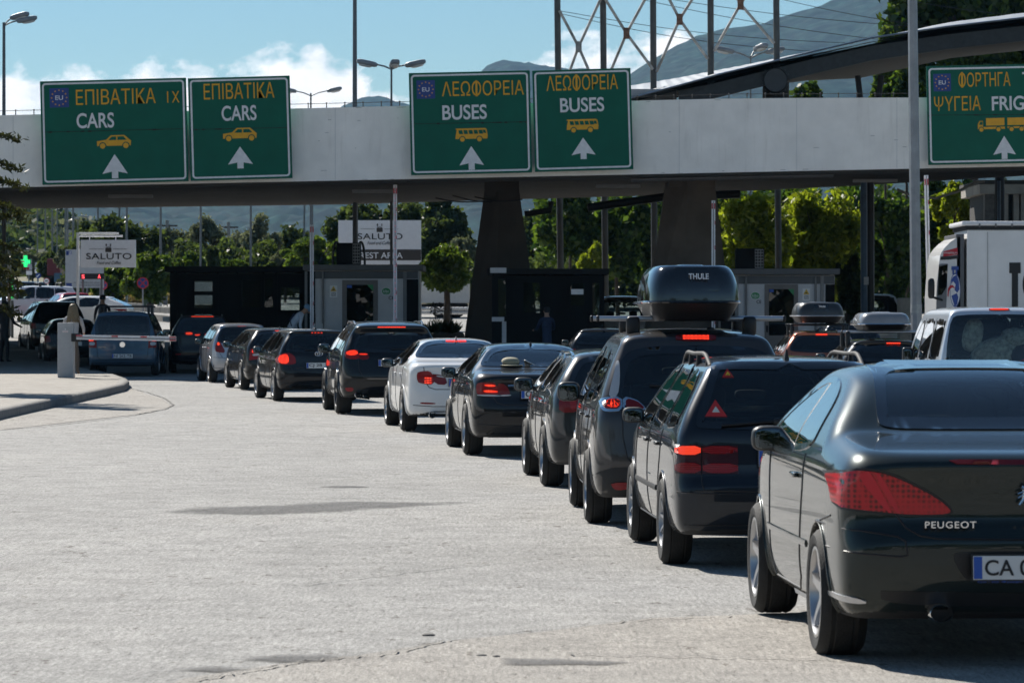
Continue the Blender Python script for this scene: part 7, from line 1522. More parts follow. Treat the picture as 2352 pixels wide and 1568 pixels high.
GL = "trees along the far road"; GR = "trees behind the right-hand booths"
tree("big dark round tree behind the larger no-stopping sign", 262, 484, 672, 165, 215, L_dark, 9000, .26, 1, GL); tree("dark tree leaning against the big dark tree, on its left", 205, 520, 660, 70, 222, L_dark, 3600, .24, 2, GL)
tree("bright green bushy tree below the big dark tree, left of the dark booth", 345, 575, 712, 105, 190, L_mid, 6000, .2, 3, GL); tree("silvery olive tree right of the big dark tree", 385, 528, 668, 95, 235, L_olive, 5600, .2, 4, GL); tree("tallest silvery olive tree behind the dark booth", 488, 492, 668, 105, 240, L_olive, 6500, .2, 5, GL)
tree("silvery tree between the tallest olive and the thin distant lamp post", 548, 530, 660, 85, 245, L_olive, 5000, .2, 6, GL); tree("tall grey-green tree left of the raised barrier at the light booth", 616, 490, 655, 90, 238, L_olive, 6000, .2, 7, GL); tree("grey-green tree behind the raised barrier at the light booth", 676, 512, 650, 90, 246, L_dark, 5200, .2, 8, GL)
tree("bright green rounded tree left of the rest area billboard", 722, 545, 640, 120, 200, L_mid, 6500, .2, 9, GL); tree("green bush right behind the roof of the dark booth", 440, 575, 640, 60, 205, L_mid, 3000, .18, 10, GL); tree("second green bush behind the dark booth, right of the first", 520, 592, 650, 60, 205, L_mid, 2800, .18, 11, GL); tree("dark bush behind the gap between dark and light booth", 590, 585, 660, 70, 208, L_dark, 3000, .18, 12, GL)
tree("dark conifer-like bush right of the first green bush", 488, 555, 650, 26, 203, L_dark, 1500, .16, 13, GL); tree("grey bush left of the bright green rounded tree", 655, 572, 660, 70, 210, L_olive, 3000, .18, 14, GL)
tree("tall dark tree rising behind the left end of the rest area billboard", 822, 452, 640, 120, 230, L_dark, 6500, .24, 15, GL); tree("tall dark tree behind the right end of the rest area billboard", 930, 448, 660, 120, 228, L_dark, 6500, .24, 16, GL); tree("dark tree beside the leaning left pier, above the clipped tree", 1022, 450, 690, 130, 225, L_dark, 8000, .24, 17, GL); tree("olive tree in front of the dark trees left of the pier", 1060, 540, 690, 80, 215, L_olive, 4000, .2, 18, GL)
tree("small clipped tree with a ball crown and bare trunk left of the dark pier", 1025, 565, 668, 116, 140, L_mid, 9500, .13, 19, None, name="clipped_tree", nb=90, fill=.85, trunkr=.13)
tree("grey-green tree seen between the left pier and the steel posts", 1225, 465, 660, 120, 232, L_dark, 6500, .22, 20, GL); tree("pale silvery bush over the roof of the middle booth", 1300, 585, 660, 70, 205, L_olive, 3200, .17, 21, GL)
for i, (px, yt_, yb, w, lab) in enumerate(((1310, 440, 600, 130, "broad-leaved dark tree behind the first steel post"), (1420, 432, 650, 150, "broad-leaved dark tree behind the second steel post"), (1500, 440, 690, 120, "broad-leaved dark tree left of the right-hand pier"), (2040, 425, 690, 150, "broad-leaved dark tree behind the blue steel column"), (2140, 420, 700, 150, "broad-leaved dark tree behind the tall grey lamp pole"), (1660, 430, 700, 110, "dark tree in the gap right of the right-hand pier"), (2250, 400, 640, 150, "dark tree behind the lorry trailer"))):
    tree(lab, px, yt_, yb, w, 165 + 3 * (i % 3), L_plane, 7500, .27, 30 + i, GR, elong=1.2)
tree("small yellow-green tree over the middle booth", 1362, 560, 650, 70, 158, L_yel, 3000, .17, 40, GR); tree("yellow-green tree left one behind the right-hand booth", 1728, 446, 690, 190, 145, L_yel, 15000, .15, 41, GR, nb=75, fill=.25, elong=2.0, depth=3.0); tree("yellow-green tree right one behind the right-hand booth", 1880, 432, 690, 230, 148, L_yel, 18000, .15, 42, GR, nb=80, fill=.25, elong=2.0); tree("yellow-green tree by the concrete building at the right", 2188, 420, 560, 100, 150, L_yel, 4800, .17, 43, GR)
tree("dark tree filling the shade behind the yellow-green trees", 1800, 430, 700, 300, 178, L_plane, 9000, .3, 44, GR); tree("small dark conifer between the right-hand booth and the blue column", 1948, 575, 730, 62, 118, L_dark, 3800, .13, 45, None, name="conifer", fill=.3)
tree("huge broad-leaved tree towering over the curved roof at the top right", 2230, -190, 260, 440, 185, L_plane, 22000, .40, 46, None, nb=60, elong=1.2); tree("leafy tree top seen between bridge and curved roof", 1850, 185, 420, 130, 175, L_plane, 5000, .27, 47, None, elong=1.2); tree("pale green shoot left of the towering tree above the roof edge", 2035, 60, 300, 70, 184, L_mid, 2400, .3, 48, None); tree("green tree below the arched girder left of the lorries sign", 2085, 140, 330, 110, 170, L_plane, 4500, .27, 49, None)
for i, (px, yt_, yb, w, mm, lab) in enumerate(((20, 560, 640, 90, L_dark, "dark scrub tree behind the pharmacy cross"), (75, 575, 640, 70, L_olive, "olive scrub right of the pharmacy cross"), (118, 580, 650, 60, L_dark, "scrub behind the maroon trailer"), (160, 560, 640, 70, L_olive, "olive scrub behind the notice board"), (200, 600, 690, 90, L_dark, "dark scrub below the hanging cafe sign"), (260, 615, 700, 110, L_mid, "green thicket below the big dark tree"), (150, 640, 690, 60, L_olive, "low pale bush under the small blue billboard"))):
    tree(lab, px, yt_, yb, w, 290 - 14 * i if i < 5 else 205, mm, 3200, .26, 60 + i, "scrub trees at the far left")
# hedge mass joining the trees
def mass(name, x0, x1, ytop, ybot, Y, m, n, leaf, seed):
    rng = np.random.default_rng(seed); xs = rng.uniform(x0, x1, n); X = (xs - CX) / F * Y; Yd = Y + rng.uniform(-2, 6, n); bump = 1 - .28 * (np.sin(xs * .07) * .5 + np.sin(xs * .19 + 1) * .3 + rng.random(n) * .35); zt = CAMH + (HY - ytop) / F * Y; zb = CAMH + (HY - ybot) / F * Y; z = zb + (zt - zb) * bump * rng.random(n) ** .6
    o = leaves(name, np.stack([X, Yd, z], 1), leaf * (.6 + .8 * rng.random(n)), rng, m, None); return setp(o, kind="stuff")
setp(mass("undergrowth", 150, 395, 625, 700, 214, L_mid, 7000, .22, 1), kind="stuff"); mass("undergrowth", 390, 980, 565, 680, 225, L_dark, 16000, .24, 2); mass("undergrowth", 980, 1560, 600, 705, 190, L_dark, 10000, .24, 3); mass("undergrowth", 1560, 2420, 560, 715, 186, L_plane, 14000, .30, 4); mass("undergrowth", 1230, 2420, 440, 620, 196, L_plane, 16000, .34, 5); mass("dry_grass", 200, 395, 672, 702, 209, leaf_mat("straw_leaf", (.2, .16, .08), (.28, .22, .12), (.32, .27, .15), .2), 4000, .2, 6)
# unseen woods added beside the picture and behind the camera to darken reflections
def add_unseen_wood(x0, x1, y0, y1, h, n, leaf, seed):
    rng = np.random.default_rng(seed); x = rng.uniform(x0, x1, n); y = rng.uniform(y0, y1, n); t = h * (1 - .35 * (np.sin(x * .31) * .5 + np.sin(x * .83 + y * .2) * .5 + rng.random(n) * .4)); z = np.interp(y, _gy, _gz) + t * rng.random(n) ** .7
    setp(leaves("added_wood", np.stack([x, y, z], 1), leaf * (.6 + .8 * rng.random(n)), rng, L_dark, None), kind="stuff")
add_unseen_wood(-75, -27, 118, 150, 10, 9000, .9, 21); add_unseen_wood(-70, 70, -62, -48, 11, 9000, 1.1, 22); add_unseen_wood(26, 80, 60, 110, 9, 4000, .9, 23)
# conifer boughs reaching in from the left, in front of the bridge
def boughs():
    rng = np.random.default_rng(8); rnd = random.Random(8); Y = 74.0; o = Vector((P(-122, 733, Y).x, Y, gz(Y))); r = empty("cedar_tree", o, label="dark cedar boughs reaching in from the left edge in front of the bridge", cat="tree"); mb = MB(); mb.tube([(0, 0, 0), (0, 0, 7.5)], [.22, .1], 10); C = []
    for k in range(64):
        z = 1.9 + 5.4 * k / 64; a = rnd.uniform(0, 6.28); L = rnd.uniform(.9, 1.35) * max(.18, 1.55 - .18 * z)
        if k % 5 == 0 and z < 5.4: a = rnd.uniform(-.35, .35); L = 1.52 + .14 * rnd.random()
        e = Vector((math.cos(a) * L, math.sin(a) * L, z + rnd.uniform(-.15, .25))); s = Vector((0, 0, z)); pts = [s.lerp(e, t) + Vector((0, 0, .18 * math.sin(math.pi * t))) for t in np.linspace(0, 1, 7)]; mb.tube(pts, [.035 - .0045 * i for i in range(7)], 5)
        for t in np.linspace(.15, 1, 46):
            p = s.lerp(e, t) + Vector((0, 0, .18 * math.sin(math.pi * t)))
            for q in range(6): C.append((p.x + rnd.gauss(0, .075), p.y + rnd.gauss(0, .10), p.z + rnd.gauss(0, .035) - .02))
    mb.build("trunk", bark, r); C = np.array(C); leaves("crown", C, .05 * (.6 + .8 * rng.random(len(C))), rng, L_needle, r, 3.2, .3)
boughs()
def spiky(label, px, ytop, ybot, wpx, Y, seed=3):
    rnd = random.Random(seed); o = Vector((P(px, 733, Y).x, Y, gz(Y))); r = empty("yucca_plant", o, label=label, cat="plant"); mb = MB(); zb = P(px, ybot, Y).z - o.z; h = (ybot - ytop) * Y / F; w = wpx * Y / F
    for k in range(230):
        bx = rnd.uniform(-.42, .42) * w; a = rnd.uniform(0, 6.28); l = h * rnd.uniform(.45, 1.0) * (1 - abs(bx / w) * .8); d = Vector((math.cos(a) * .45 + bx / w * .9, math.sin(a) * .45, 1)).normalized(); s = Vector((bx, rnd.uniform(-.3, .3), zb + rnd.uniform(0, .1))); n = d.cross(Vector((rnd.uniform(-1, 1), rnd.uniform(-1, 1), .2))).normalized() * .03; m = s + d * l * .55; e = s + d * l + Vector((d.x, d.y, -.3)) * .12 * l; mb.add([s - n, s + n, m + n * .9, e, m - n * .9], [(0, 1, 2, 4), (4, 2, 3)])
    mb.build("leaf_tuft", L_yucca, r, smooth=0); mb = MB()
    for k in range(5): x = rnd.uniform(-.3, .3) * w; mb.tube([(x, 0, zb), (x + rnd.uniform(-.1, .1), 0, zb + h * 1.6)], .012, 5)
    for k in range(60): x = rnd.uniform(-.3, .1) * w; mb.sup((x, rnd.uniform(-.1, .1), zb + h * rnd.uniform(1.0, 1.6)), (.05, .05, .06), 1, n=6)
    mb.build("dry_stalk", bark_p, r); return r
spiky("spiky yucca clump on a bed of stones left of the dark pier", 1015, 722, 768, 88, 118)
rng_ = random.Random(4); stone = mat("bed_stone", (.33, .28, .23), .9, var=.25, scale=5, bump=.6, bscale=12)
for k in range(9):
    c = P(975 + 10 * k, 771, 116); mb = MB(); mb.sup(c, (rng_.uniform(.2, .34), .3, rng_.uniform(.16, .26)), .75, rotm(0, rng_.uniform(-20, 20), rng_.uniform(0, 90)), n=10); setp(mb.build("rock", stone), "rough brown stone in the bed under the yucca clump", "rock", "stones under the yucca")
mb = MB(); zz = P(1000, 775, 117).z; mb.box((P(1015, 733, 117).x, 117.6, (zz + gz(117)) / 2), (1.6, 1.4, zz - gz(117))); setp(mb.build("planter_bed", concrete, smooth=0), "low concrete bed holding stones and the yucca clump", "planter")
# dry twig bushes near the right booth
for px, lab in ((1702, "bare dry shrub left of the right-hand booth door"), (1938, "bare dry shrub behind the orange car")):
    Y = 100; o = Vector((P(px, 733, Y).x, Y, gz(Y))); rnd = random.Random(px); mb = MB(); h = P(px, 725, Y).z - o.z
    for k in range(14):
        a = rnd.uniform(0, 6.28); e = Vector((math.cos(a) * .3, math.sin(a) * .3, h * rnd.uniform(.75, 1))); mb.tube([(0, 0, 0), e * .5 + Vector((rnd.uniform(-.05, .05), 0, 0)), e], [.02, .014, .006], 5)
        for q in range(4): s = e * rnd.uniform(.5, .95); mb.tube([s, s + Vector((rnd.uniform(-.12, .12), rnd.uniform(-.1, .1), .18))], [.01, .004], 4)
    t_ = mb.build("dry_shrub", bark_p, loc=o); setp(t_, lab, "shrub")
# ------------------------------------------------------------------ mountains
forest = mat("forested_slope", (.020, .044, .034), .95, var=.40, scale=.02)
_t = forest.node_tree; _b = _t.nodes["Principled BSDF"]; _tc = N(_t, "ShaderNodeTexCoord"); _v = N(_t, "ShaderNodeTexVoronoi", i_Scale=.055); _t.links.new(_tc.outputs['Object'], _v.inputs[0]); _r = ramp(_t, [(.1, g3(1.3)), (.7, g3(.35))]); _t.links.new(_v.outputs[0], _r.inputs[0]); _m = N(_t, "ShaderNodeMix", data_type='RGBA', blend_type='MULTIPLY'); _m.inputs['Factor'].default_value = 1
_src = [l for l in _t.links if l.to_socket == _b.inputs['Base Color']][0].from_socket; _t.links.new(_src, _m.inputs[6]); _t.links.new(_r.outputs[0], _m.inputs[7]); _t.links.new(_m.outputs[2], _b.inputs['Base Color']); _b.inputs['Specular IOR Level'].default_value = .1
def vnoise(x, y, s, seed):
    rng = np.random.default_rng(seed); G = rng.random((256, 256)); u = x / s; v = y / s; i = np.floor(u).astype(int); j = np.floor(v).astype(int); fu = u - i; fv = v - j; fu = fu * fu * (3 - 2 * fu); fv = fv * fv * (3 - 2 * fv); g = lambda a, b: G[a % 256, b % 256]
    return (g(i, j) * (1 - fu) + g(i + 1, j) * fu) * (1 - fv) + (g(i, j + 1) * (1 - fu) + g(i + 1, j + 1) * fu) * fv
def mountain(name, crest, Yc, Y0, Y1, step, seed, m, bump=6):
    """a hill as a height field: crest line measured at distance Yc, slopes running down to Y0 and Y1"""
    xs = np.arange((crest[0][0] - CX) / F * Yc, (crest[-1][0] - CX) / F * Yc, step); cx = [(p[0] - CX) / F * Yc for p in crest]; cz = [CAMH + (HY - p[1]) / F * Yc for p in crest]; H = np.interp(xs, cx, cz); k = np.ones(5) / 5; H = np.convolve(np.pad(H, 2, 'edge'), k, 'valid')
    ys = np.concatenate([np.linspace(Y0, Yc, int((Yc - Y0) / step)), np.linspace(Yc, Y1, int((Y1 - Yc) / step / 3))[1:]]); X, Yg = np.meshgrid(xs, ys); Hh = np.tile(H, (len(ys), 1)); t = np.where(Yg < Yc, (Yg - Y0) / (Yc - Y0), 1 - (Yg - Yc) / (Y1 - Yc)); t = np.clip(t, 0, 1); base = np.array([gz(min(3900, y)) for y in (Y0, Y1)]).mean() - 5
    prof = t ** .85; ridge = vnoise(X + 5000, Yg * .35, 220, seed) - .5; ridge2 = vnoise(X + 9000, Yg * .5, 80, seed + 1) - .5; fade = np.sin(np.pi * np.clip(t, 0, 1)) ; Z = base + (Hh - base) * (prof + fade * (.30 * ridge + .10 * ridge2)); rng = np.random.default_rng(seed); Z += bump * (vnoise(X + 3000, Yg, 14, seed + 2) - .5) + bump * .7 * (rng.random(X.shape) - .5)
    V = np.stack([X, Yg, Z], -1).reshape(-1, 3); nx, ny = X.shape[1], X.shape[0]; i, j = np.meshgrid(np.arange(nx - 1), np.arange(ny - 1)); a = (j * nx + i).ravel(); Q = np.stack([a, a + 1, a + nx + 1, a + nx], 1); return setp(np_mesh(name, V, Q, m), kind="structure")
mountain("mountain", [(1180, 330), (1320, 262), (1452, 172), (1500, 135), (1560, 97), (1620, 78), (1700, 64), (1780, 45), (1850, 24), (1960, -8), (2060, -60), (2200, -110), (2352, -150), (2700, -200), (3600, -120), (4600, 200)], 5200, 3000, 6800, 14, 3, forest, 7)
mountain("hill", [(640, 330), (780, 244), (820, 226), (870, 217), (915, 232), (960, 255), (1040, 225), (1090, 172), (1120, 146), (1160, 134), (1220, 148), (1290, 155), (1360, 158), (1460, 178), (1700, 240), (2000, 330)], 6000, 4400, 6900, 14, 7, forest, 7)
mountain("mountain", [(-2600, 260), (-1200, 330), (-400, 360), (0, 372), (300, 380), (600, 372), (900, 345), (1150, 335), (1500, 340), (1900, 420)], 4600, 2600, 5600, 13, 11, forest, 12)
hil = mountain("hill", [(-900, 440), (-300, 470), (0, 482), (66, 488), (99, 512), (154, 522), (209, 535), (300, 572), (420, 620)], 640, 440, 900, 3, 13, forest, 4)
def clothe(ob, n, leaf, seed, m):
    rng = np.random.default_rng(seed); co = np.empty(len(ob.data.vertices) * 3); ob.data.vertices.foreach_get("co", co); co = co.reshape(-1, 3); co = co[(co[:, 1] < 660)]; c = co[rng.integers(0, len(co), n // 40)]; c = np.repeat(c, 40, 0); q = rng.normal(size=c.shape); q /= np.linalg.norm(q, axis=1)[:, None]; s = np.repeat(1.6 + 1.6 * rng.random(n // 40), 40)[:, None]; c = c + q * s * (.6 + .4 * rng.random((len(c), 1))) + np.array([0, 0, 1.2]); setp(leaves("hill_scrub", c, leaf * (.6 + .8 * rng.random(len(c))), rng, m, None), kind="stuff")
clothe(hil, 26000, 1.1, 5, L_dark); clothe(hil, 12000, 1.0, 6, L_olive)
# ------------------------------------------------------------------ the other vehicles
def roof_box(label, car, y, z, L, Wd, Ht, m, lip=None, txt=False, x=0, lab_m=None, nose=1):
    M_ = car.Mi.inverted(); r = empty("roof_box", M_ @ Vector((x, y, z)), (0, 0, car.root.rotation_euler.z), label, "roof box", "roof boxes on cars")
    def shell(z0, z1, w0, w1, l0, l1, name, mm, crown=0.0, e=.32):
        mb = MB(); rows = 9; n = 44; vs = []; fs = []
        for i in range(rows + 1):
            t = i / rows; zz = z0 + (z1 - z0) * (t if crown == 0 else math.sin(t * math.pi / 2)); k = t if crown == 0 else 1 - math.cos(t * math.pi / 2); w = (w0 + (w1 - w0) * k) / 2; l = (l0 + (l1 - l0) * k) / 2
            for j in range(n):
                a = 2 * math.pi * j / n; c, s_ = math.cos(a), math.sin(a); px = math.copysign(abs(c) ** e, c) * w; py = math.copysign(abs(s_) ** e, s_) * l; py += (l0 - l) * .35 * -1 * nose if py > 0 else 0
                vs.append((px, py, zz))
        for i in range(rows):
            for j in range(n): a = i * n + j; b2 = i * n + (j + 1) % n; fs.append((a, b2, b2 + n, a + n))
        fs.append(tuple(range(n - 1, -1, -1))); mb.add(vs, fs); top = [rows * n + j for j in range(n)]; ctr = len(mb.v); mb.add([(0, -l1 * .05, z1 + .012)], []); mb.f += [[top[j], top[(j + 1) % n], ctr] for j in range(n)]; mb.m += [mb.mi] * n; return mb.build(name, mm, r, smooth=50)
    shell(0, Ht * .34, Wd * .80, Wd, L * .86, L, "base_shell", black); shell(Ht * .34, Ht, Wd, Wd * .70, L, L * .86, "lid_shell", m, crown=1)
    mb = MB(); n = 44; e = .32; mb.tube([(math.copysign(abs(math.cos(a)) ** e, math.cos(a)) * Wd * .502, math.copysign(abs(math.sin(a)) ** e, math.sin(a)) * L * .502, Ht * .34) for a in np.linspace(0, 6.2832, 60)], .013, 6); mb.build("seam_rim", lip or blackg, r)
    mb = MB(); mb.sup((0, -.05, Ht * .98), (Wd * .30, L * .6, .05), .4); mb.build("ridge", m, r)
    if txt:
        k = 1 if txt == 1 else .8; zz = Ht * .80; mb = MB(); mb.box((.02 * k, -L * .472, zz - .03), (.40 * k, .05, .22 * k), rotm(rx=-16), bev=.03); mb.build("handle_recess", blackg, r); text("lettering", "THULE", .17 * k, .05 * k, sw_, r, (.03, -L * .5, zz + (.0)), (R(74), 0, 0), depth=.006, bold=.02)
    return r
boxblk = mat("box_gloss_black", (.010, .011, .013), .12, coat=1.0, var=0); boxmat = mat("box_satin_dark", (.022, .024, .027), .38, coat=.3, var=.05); boxgr = mat("box_grey", (.22, .225, .24), .25, coat=.6, var=.04)
roof_box("huge glossy black roof box with white lettering on the grey people carrier", scen, 1.55, 1.725, 2.05, .82, .47, boxblk, txt=1)
oran = hatch("people_carrier", "copper-orange car carrying a dark roof box in the right lane", (0, 0, 0), (.36, .12, .07), 1.76, 4.3, 1.47, 2.65, .8, f_plain, .31, glass_dark, metal=.7, spoil=True, group=RIGHT, head=0.0, loc=Vector((6.36, 73.0, gz(75))))
oran.rails(.56, .7, 2.3, black, h=.05); oran.bars([.85, 1.75], .62, 1.56, black, black, foot=(.06, .12, .1), fx=.58); mb = MB(); mb.box((0, .345, 1.36), (.24, .02, .028), bev=.005); mb.build("brake_light", red_on, oran.root); oran.fin(-.05, .7, mast=.14)
roof_box("dark satin roof box with a small white maker name on the copper-orange car", oran, 1.5, 1.60, 1.9, 1.02, .42, boxmat, lip=silverp, txt=2)
dcar = hatch("hatchback_car", "black car under a pale grey roof box, just left of the silver van", (0, 0, 0), (.008, .008, .009), 1.80, 4.4, 1.40, 2.65, .8, f_plain, .31, glass_dark, group=RIGHT, head=0.0, loc=Vector((6.40, 60.5, gz(62))))
dcar.bars([.95, 1.95], .72, 1.49, silverp, black, foot=(.08, .12, .12), fx=.62); mb = MB(); mb.box((.1, .345, 1.30), (.24, .02, .02)); mb.build("brake_light", red_on, dcar.root)
roof_box("pale grey roof box on the black car beside the silver van", dcar, 1.6, 1.52, 1.95, .92, .30, boxgr, lip=chrome)
VX = 7.08; vrw = sym([(0, 1.80), (-.60, 1.79), (-.70, 1.74), (-.77, 1.40), (-.79, 1.12), (-.76, 1.08), (0, 1.07)])
vsw = [[(.35, 1.16), (.40, 1.72), (1.55, 1.74), (1.55, 1.14)], [(1.70, 1.14), (1.70, 1.74), (2.85, 1.73), (2.9, 1.12)], [(3.02, 1.12), (2.98, 1.72), (3.45, 1.68), (4.0, 1.2), (4.02, 1.12)]]
vanA = van("passenger_van", "silver-blue passenger van with a crochet blanket behind its rear window", Vector((VX, 51.6, gz(54))), 0.0, (.60, .64, .70), 1.90, 4.9, 1.94, 3.0, .95, vrw, vsw, f_van, RIGHT, gr=glass_clear, metal=.45)
dY = 96.6; dx = (281 - CX) / F * dY; drw = sym([(0, 1.63), (-.62, 1.62), (-.70, 1.56), (-.745, 1.1), (-.72, 1.0), (0, .99)])
dob = van("small_van", "blue small van with roof bars behind the lowered white barrier arm", Vector((dx, dY, gz(99))), .03, (.06, .105, .155), 1.92, 4.25, 1.78, 2.58, .85, drw, [[(.3, 1.06), (.35, 1.55), (1.45, 1.58), (1.45, 1.04)], [(1.6, 1.04), (1.6, 1.58), (2.35, 1.56), (2.4, 1.02)], [(2.5, 1.02), (2.46, 1.55), (2.75, 1.5), (3.2, 1.12), (3.22, 1.02)]], f_doblo, None, metal=.4, zbelt=1.0, roofw=.66, Rw=.31, gr=glass_mid, sideg=glass_dark)
def sh(name, label, px, Y, hd, col, Wd, L, H, slant=.05, res=.05, metal=.3, side='c', belt=.98, spec=f_plain, group=None, gr=None):
    x = (px - CX) / F * Y; return hatch(name, label, (0, 0, 0), col, Wd, L, H, L * .6, L * .19, spec, .33, gr or glass_dark, metal=metal, res=res, spoil=True, group=group, head=hd, loc=Vector((x, Y, gz(Y + 1.5))), slant=slant, zbelt=belt)
GF = "cars in the shade at the left"
sA = sh("sport_utility_car", "large black sport utility car with silver window edges at the far left", 137, 118, .24, (.008, .008, .009), 1.94, 4.75, 1.78, res=.045, belt=1.1, group=GF); sA.rails(.62, .9, 2.6, silverp, h=.05)
sB = sh("hatchback_car", "black car mostly hidden behind the grey barrier cabinet", 168, 106, .18, (.010, .010, .011), 1.75, 4.1, 1.45, res=.055, group=GF)
sC = sh("hatchback_car", "black car roof showing right beside the middle booth", 1388, 86, .0, (.010, .010, .012), 1.78, 4.2, 1.43, res=.055, group=RIGHT); sD = sh("sport_utility_car", "dark blue car far back between the orange car and the blue column", 1957, 90, .0, (.012, .02, .03), 1.84, 4.3, 1.52, res=.055, group=RIGHT)
GP_ = "cars parked beyond the shade"
ws_ = bmw; 
def side_car(name, label, px, Y, hd, col, L, H, Wd=1.8, slant=.1, spec=f_plain, metal=0.0, belt=.98, cat="car"):
    return sh(name, label, px, Y, hd, col, Wd, L, H, slant, .055, metal, belt=belt, spec=spec, group=GP_, gr=glass_mid)
side_car("sedan_car", "white car facing left in the sun beyond the black sport utility car", 306, 148, 1.45, (.74, .74, .74), 4.5, 1.45, slant=.55, belt=.95)
side_car("hatchback_car", "red car roof just above the black sport utility car", 178, 158, .3, (.45, .02, .04), 4.1, 1.45, slant=.1)
wv = side_car("estate_car", "white estate car with black roof bars behind the black sport utility car", 180, 166, 1.9, (.74, .74, .74), 4.5, 1.62, slant=.0, belt=.98); wv.bars([.9, 1.9, 2.8], .66, 1.72, black, black, fx=.5)
side_car("hatchback_car", "dark car with black windows at the far left behind the white estate", 118, 180, 1.8, (.02, .025, .03), 4.6, 1.65, slant=.0)
def f_none(c, h, loc, hd):
    c.lights([[(-.92, .8), (-.92, 1.2), (-.8, 1.2), (-.8, .8)], [(-.91, 1.05), (-.91, 1.18), (-.81, 1.18), (-.81, 1.05)]], [red_md], base=red_dk, sm=0); c.plate("", 0, 0, .75)
for px, Y, lab in ((1432, 116, "white van facing the camera beside the huge black roof box"), (2018, 120, "white van facing the camera beyond the blue steel column")):
    van("delivery_van", lab, Vector(((px - CX) / F * Y, Y + 5, gz(Y + 2))), math.pi, (.74, .74, .74), 1.92, 5.0, 1.98, 3.0, .95, vrw, [vsw[2]], f_none, "white vans facing the camera", metal=0.0, res=.055)
# maroon trailer far up the road, pale trailer behind the clipped tree
def trailer(label, x0, x1, ytop, ybot, Y, m, name="box_trailer", cat="trailer", d=2.5):
    o = Vector((P((x0 + x1) / 2, 733, Y).x, Y, gz(Y))); r = empty(name, o, label=label, cat=cat); w = (x1 - x0) * Y / F; zt = P(0, ytop, Y).z - o.z; zb = P(0, ybot, Y).z - o.z; mb = MB(); mb.box((0, d / 2, (zt + zb) / 2), (w, d, zt - zb), bev=.03); mb.build("box_body", m, r, smooth=0); mb = MB(); mb.box((0, d / 2, zb - .18), (w * .96, d * .8, .3)); mb.build("chassis", dark, r, smooth=0); t = MB(); t.lathe([(.2, -.13), (.46, -.13), (.5, -.1), (.5, .1), (.46, .13), (.2, .13)], 20, Matrix.Rotation(R(90), 4, 'X'))
    for k in (-.32, .12, .22, .32): t2 = MB(); t2.v = list(t.v); t2.f = list(t.f); t2.m = list(t.m); t2.build("wheel", rubber, r, (w * k, .3, .5))
    return r
trailer("added white box brightening the view through the window of the long black booth", 432, 520, 648, 698, 150, white, d=2.2); trailer("maroon box trailer far up the left road", 108, 138, 594, 632, 250, mat("maroon_tarp", (.12, .015, .025), .6, var=.1)); trailer("long pale box trailer behind the small clipped tree", 905, 1078, 640, 696, 172, mat("trailer_pale", (.66, .64, .60), .55, var=.05))  # the white box behind the booth is added to brighten its window
# white rope-like barrier of filled sacks
mb = MB()
for row, yy in ((0, 709), (1, 718)):
    for k in range(26): px = 958 + k * 5; c = P(px, yy, 150); mb.sup(c, (.17, .2, .15), .8, rotm(0, 25 if k % 2 else -15, 0), n=10)
setp(mb.build("sack_barrier", mat("sack_white", (.7, .7, .7), .8, var=.1)), "white double row of knotted sacks running behind the yucca clump", "barrier")
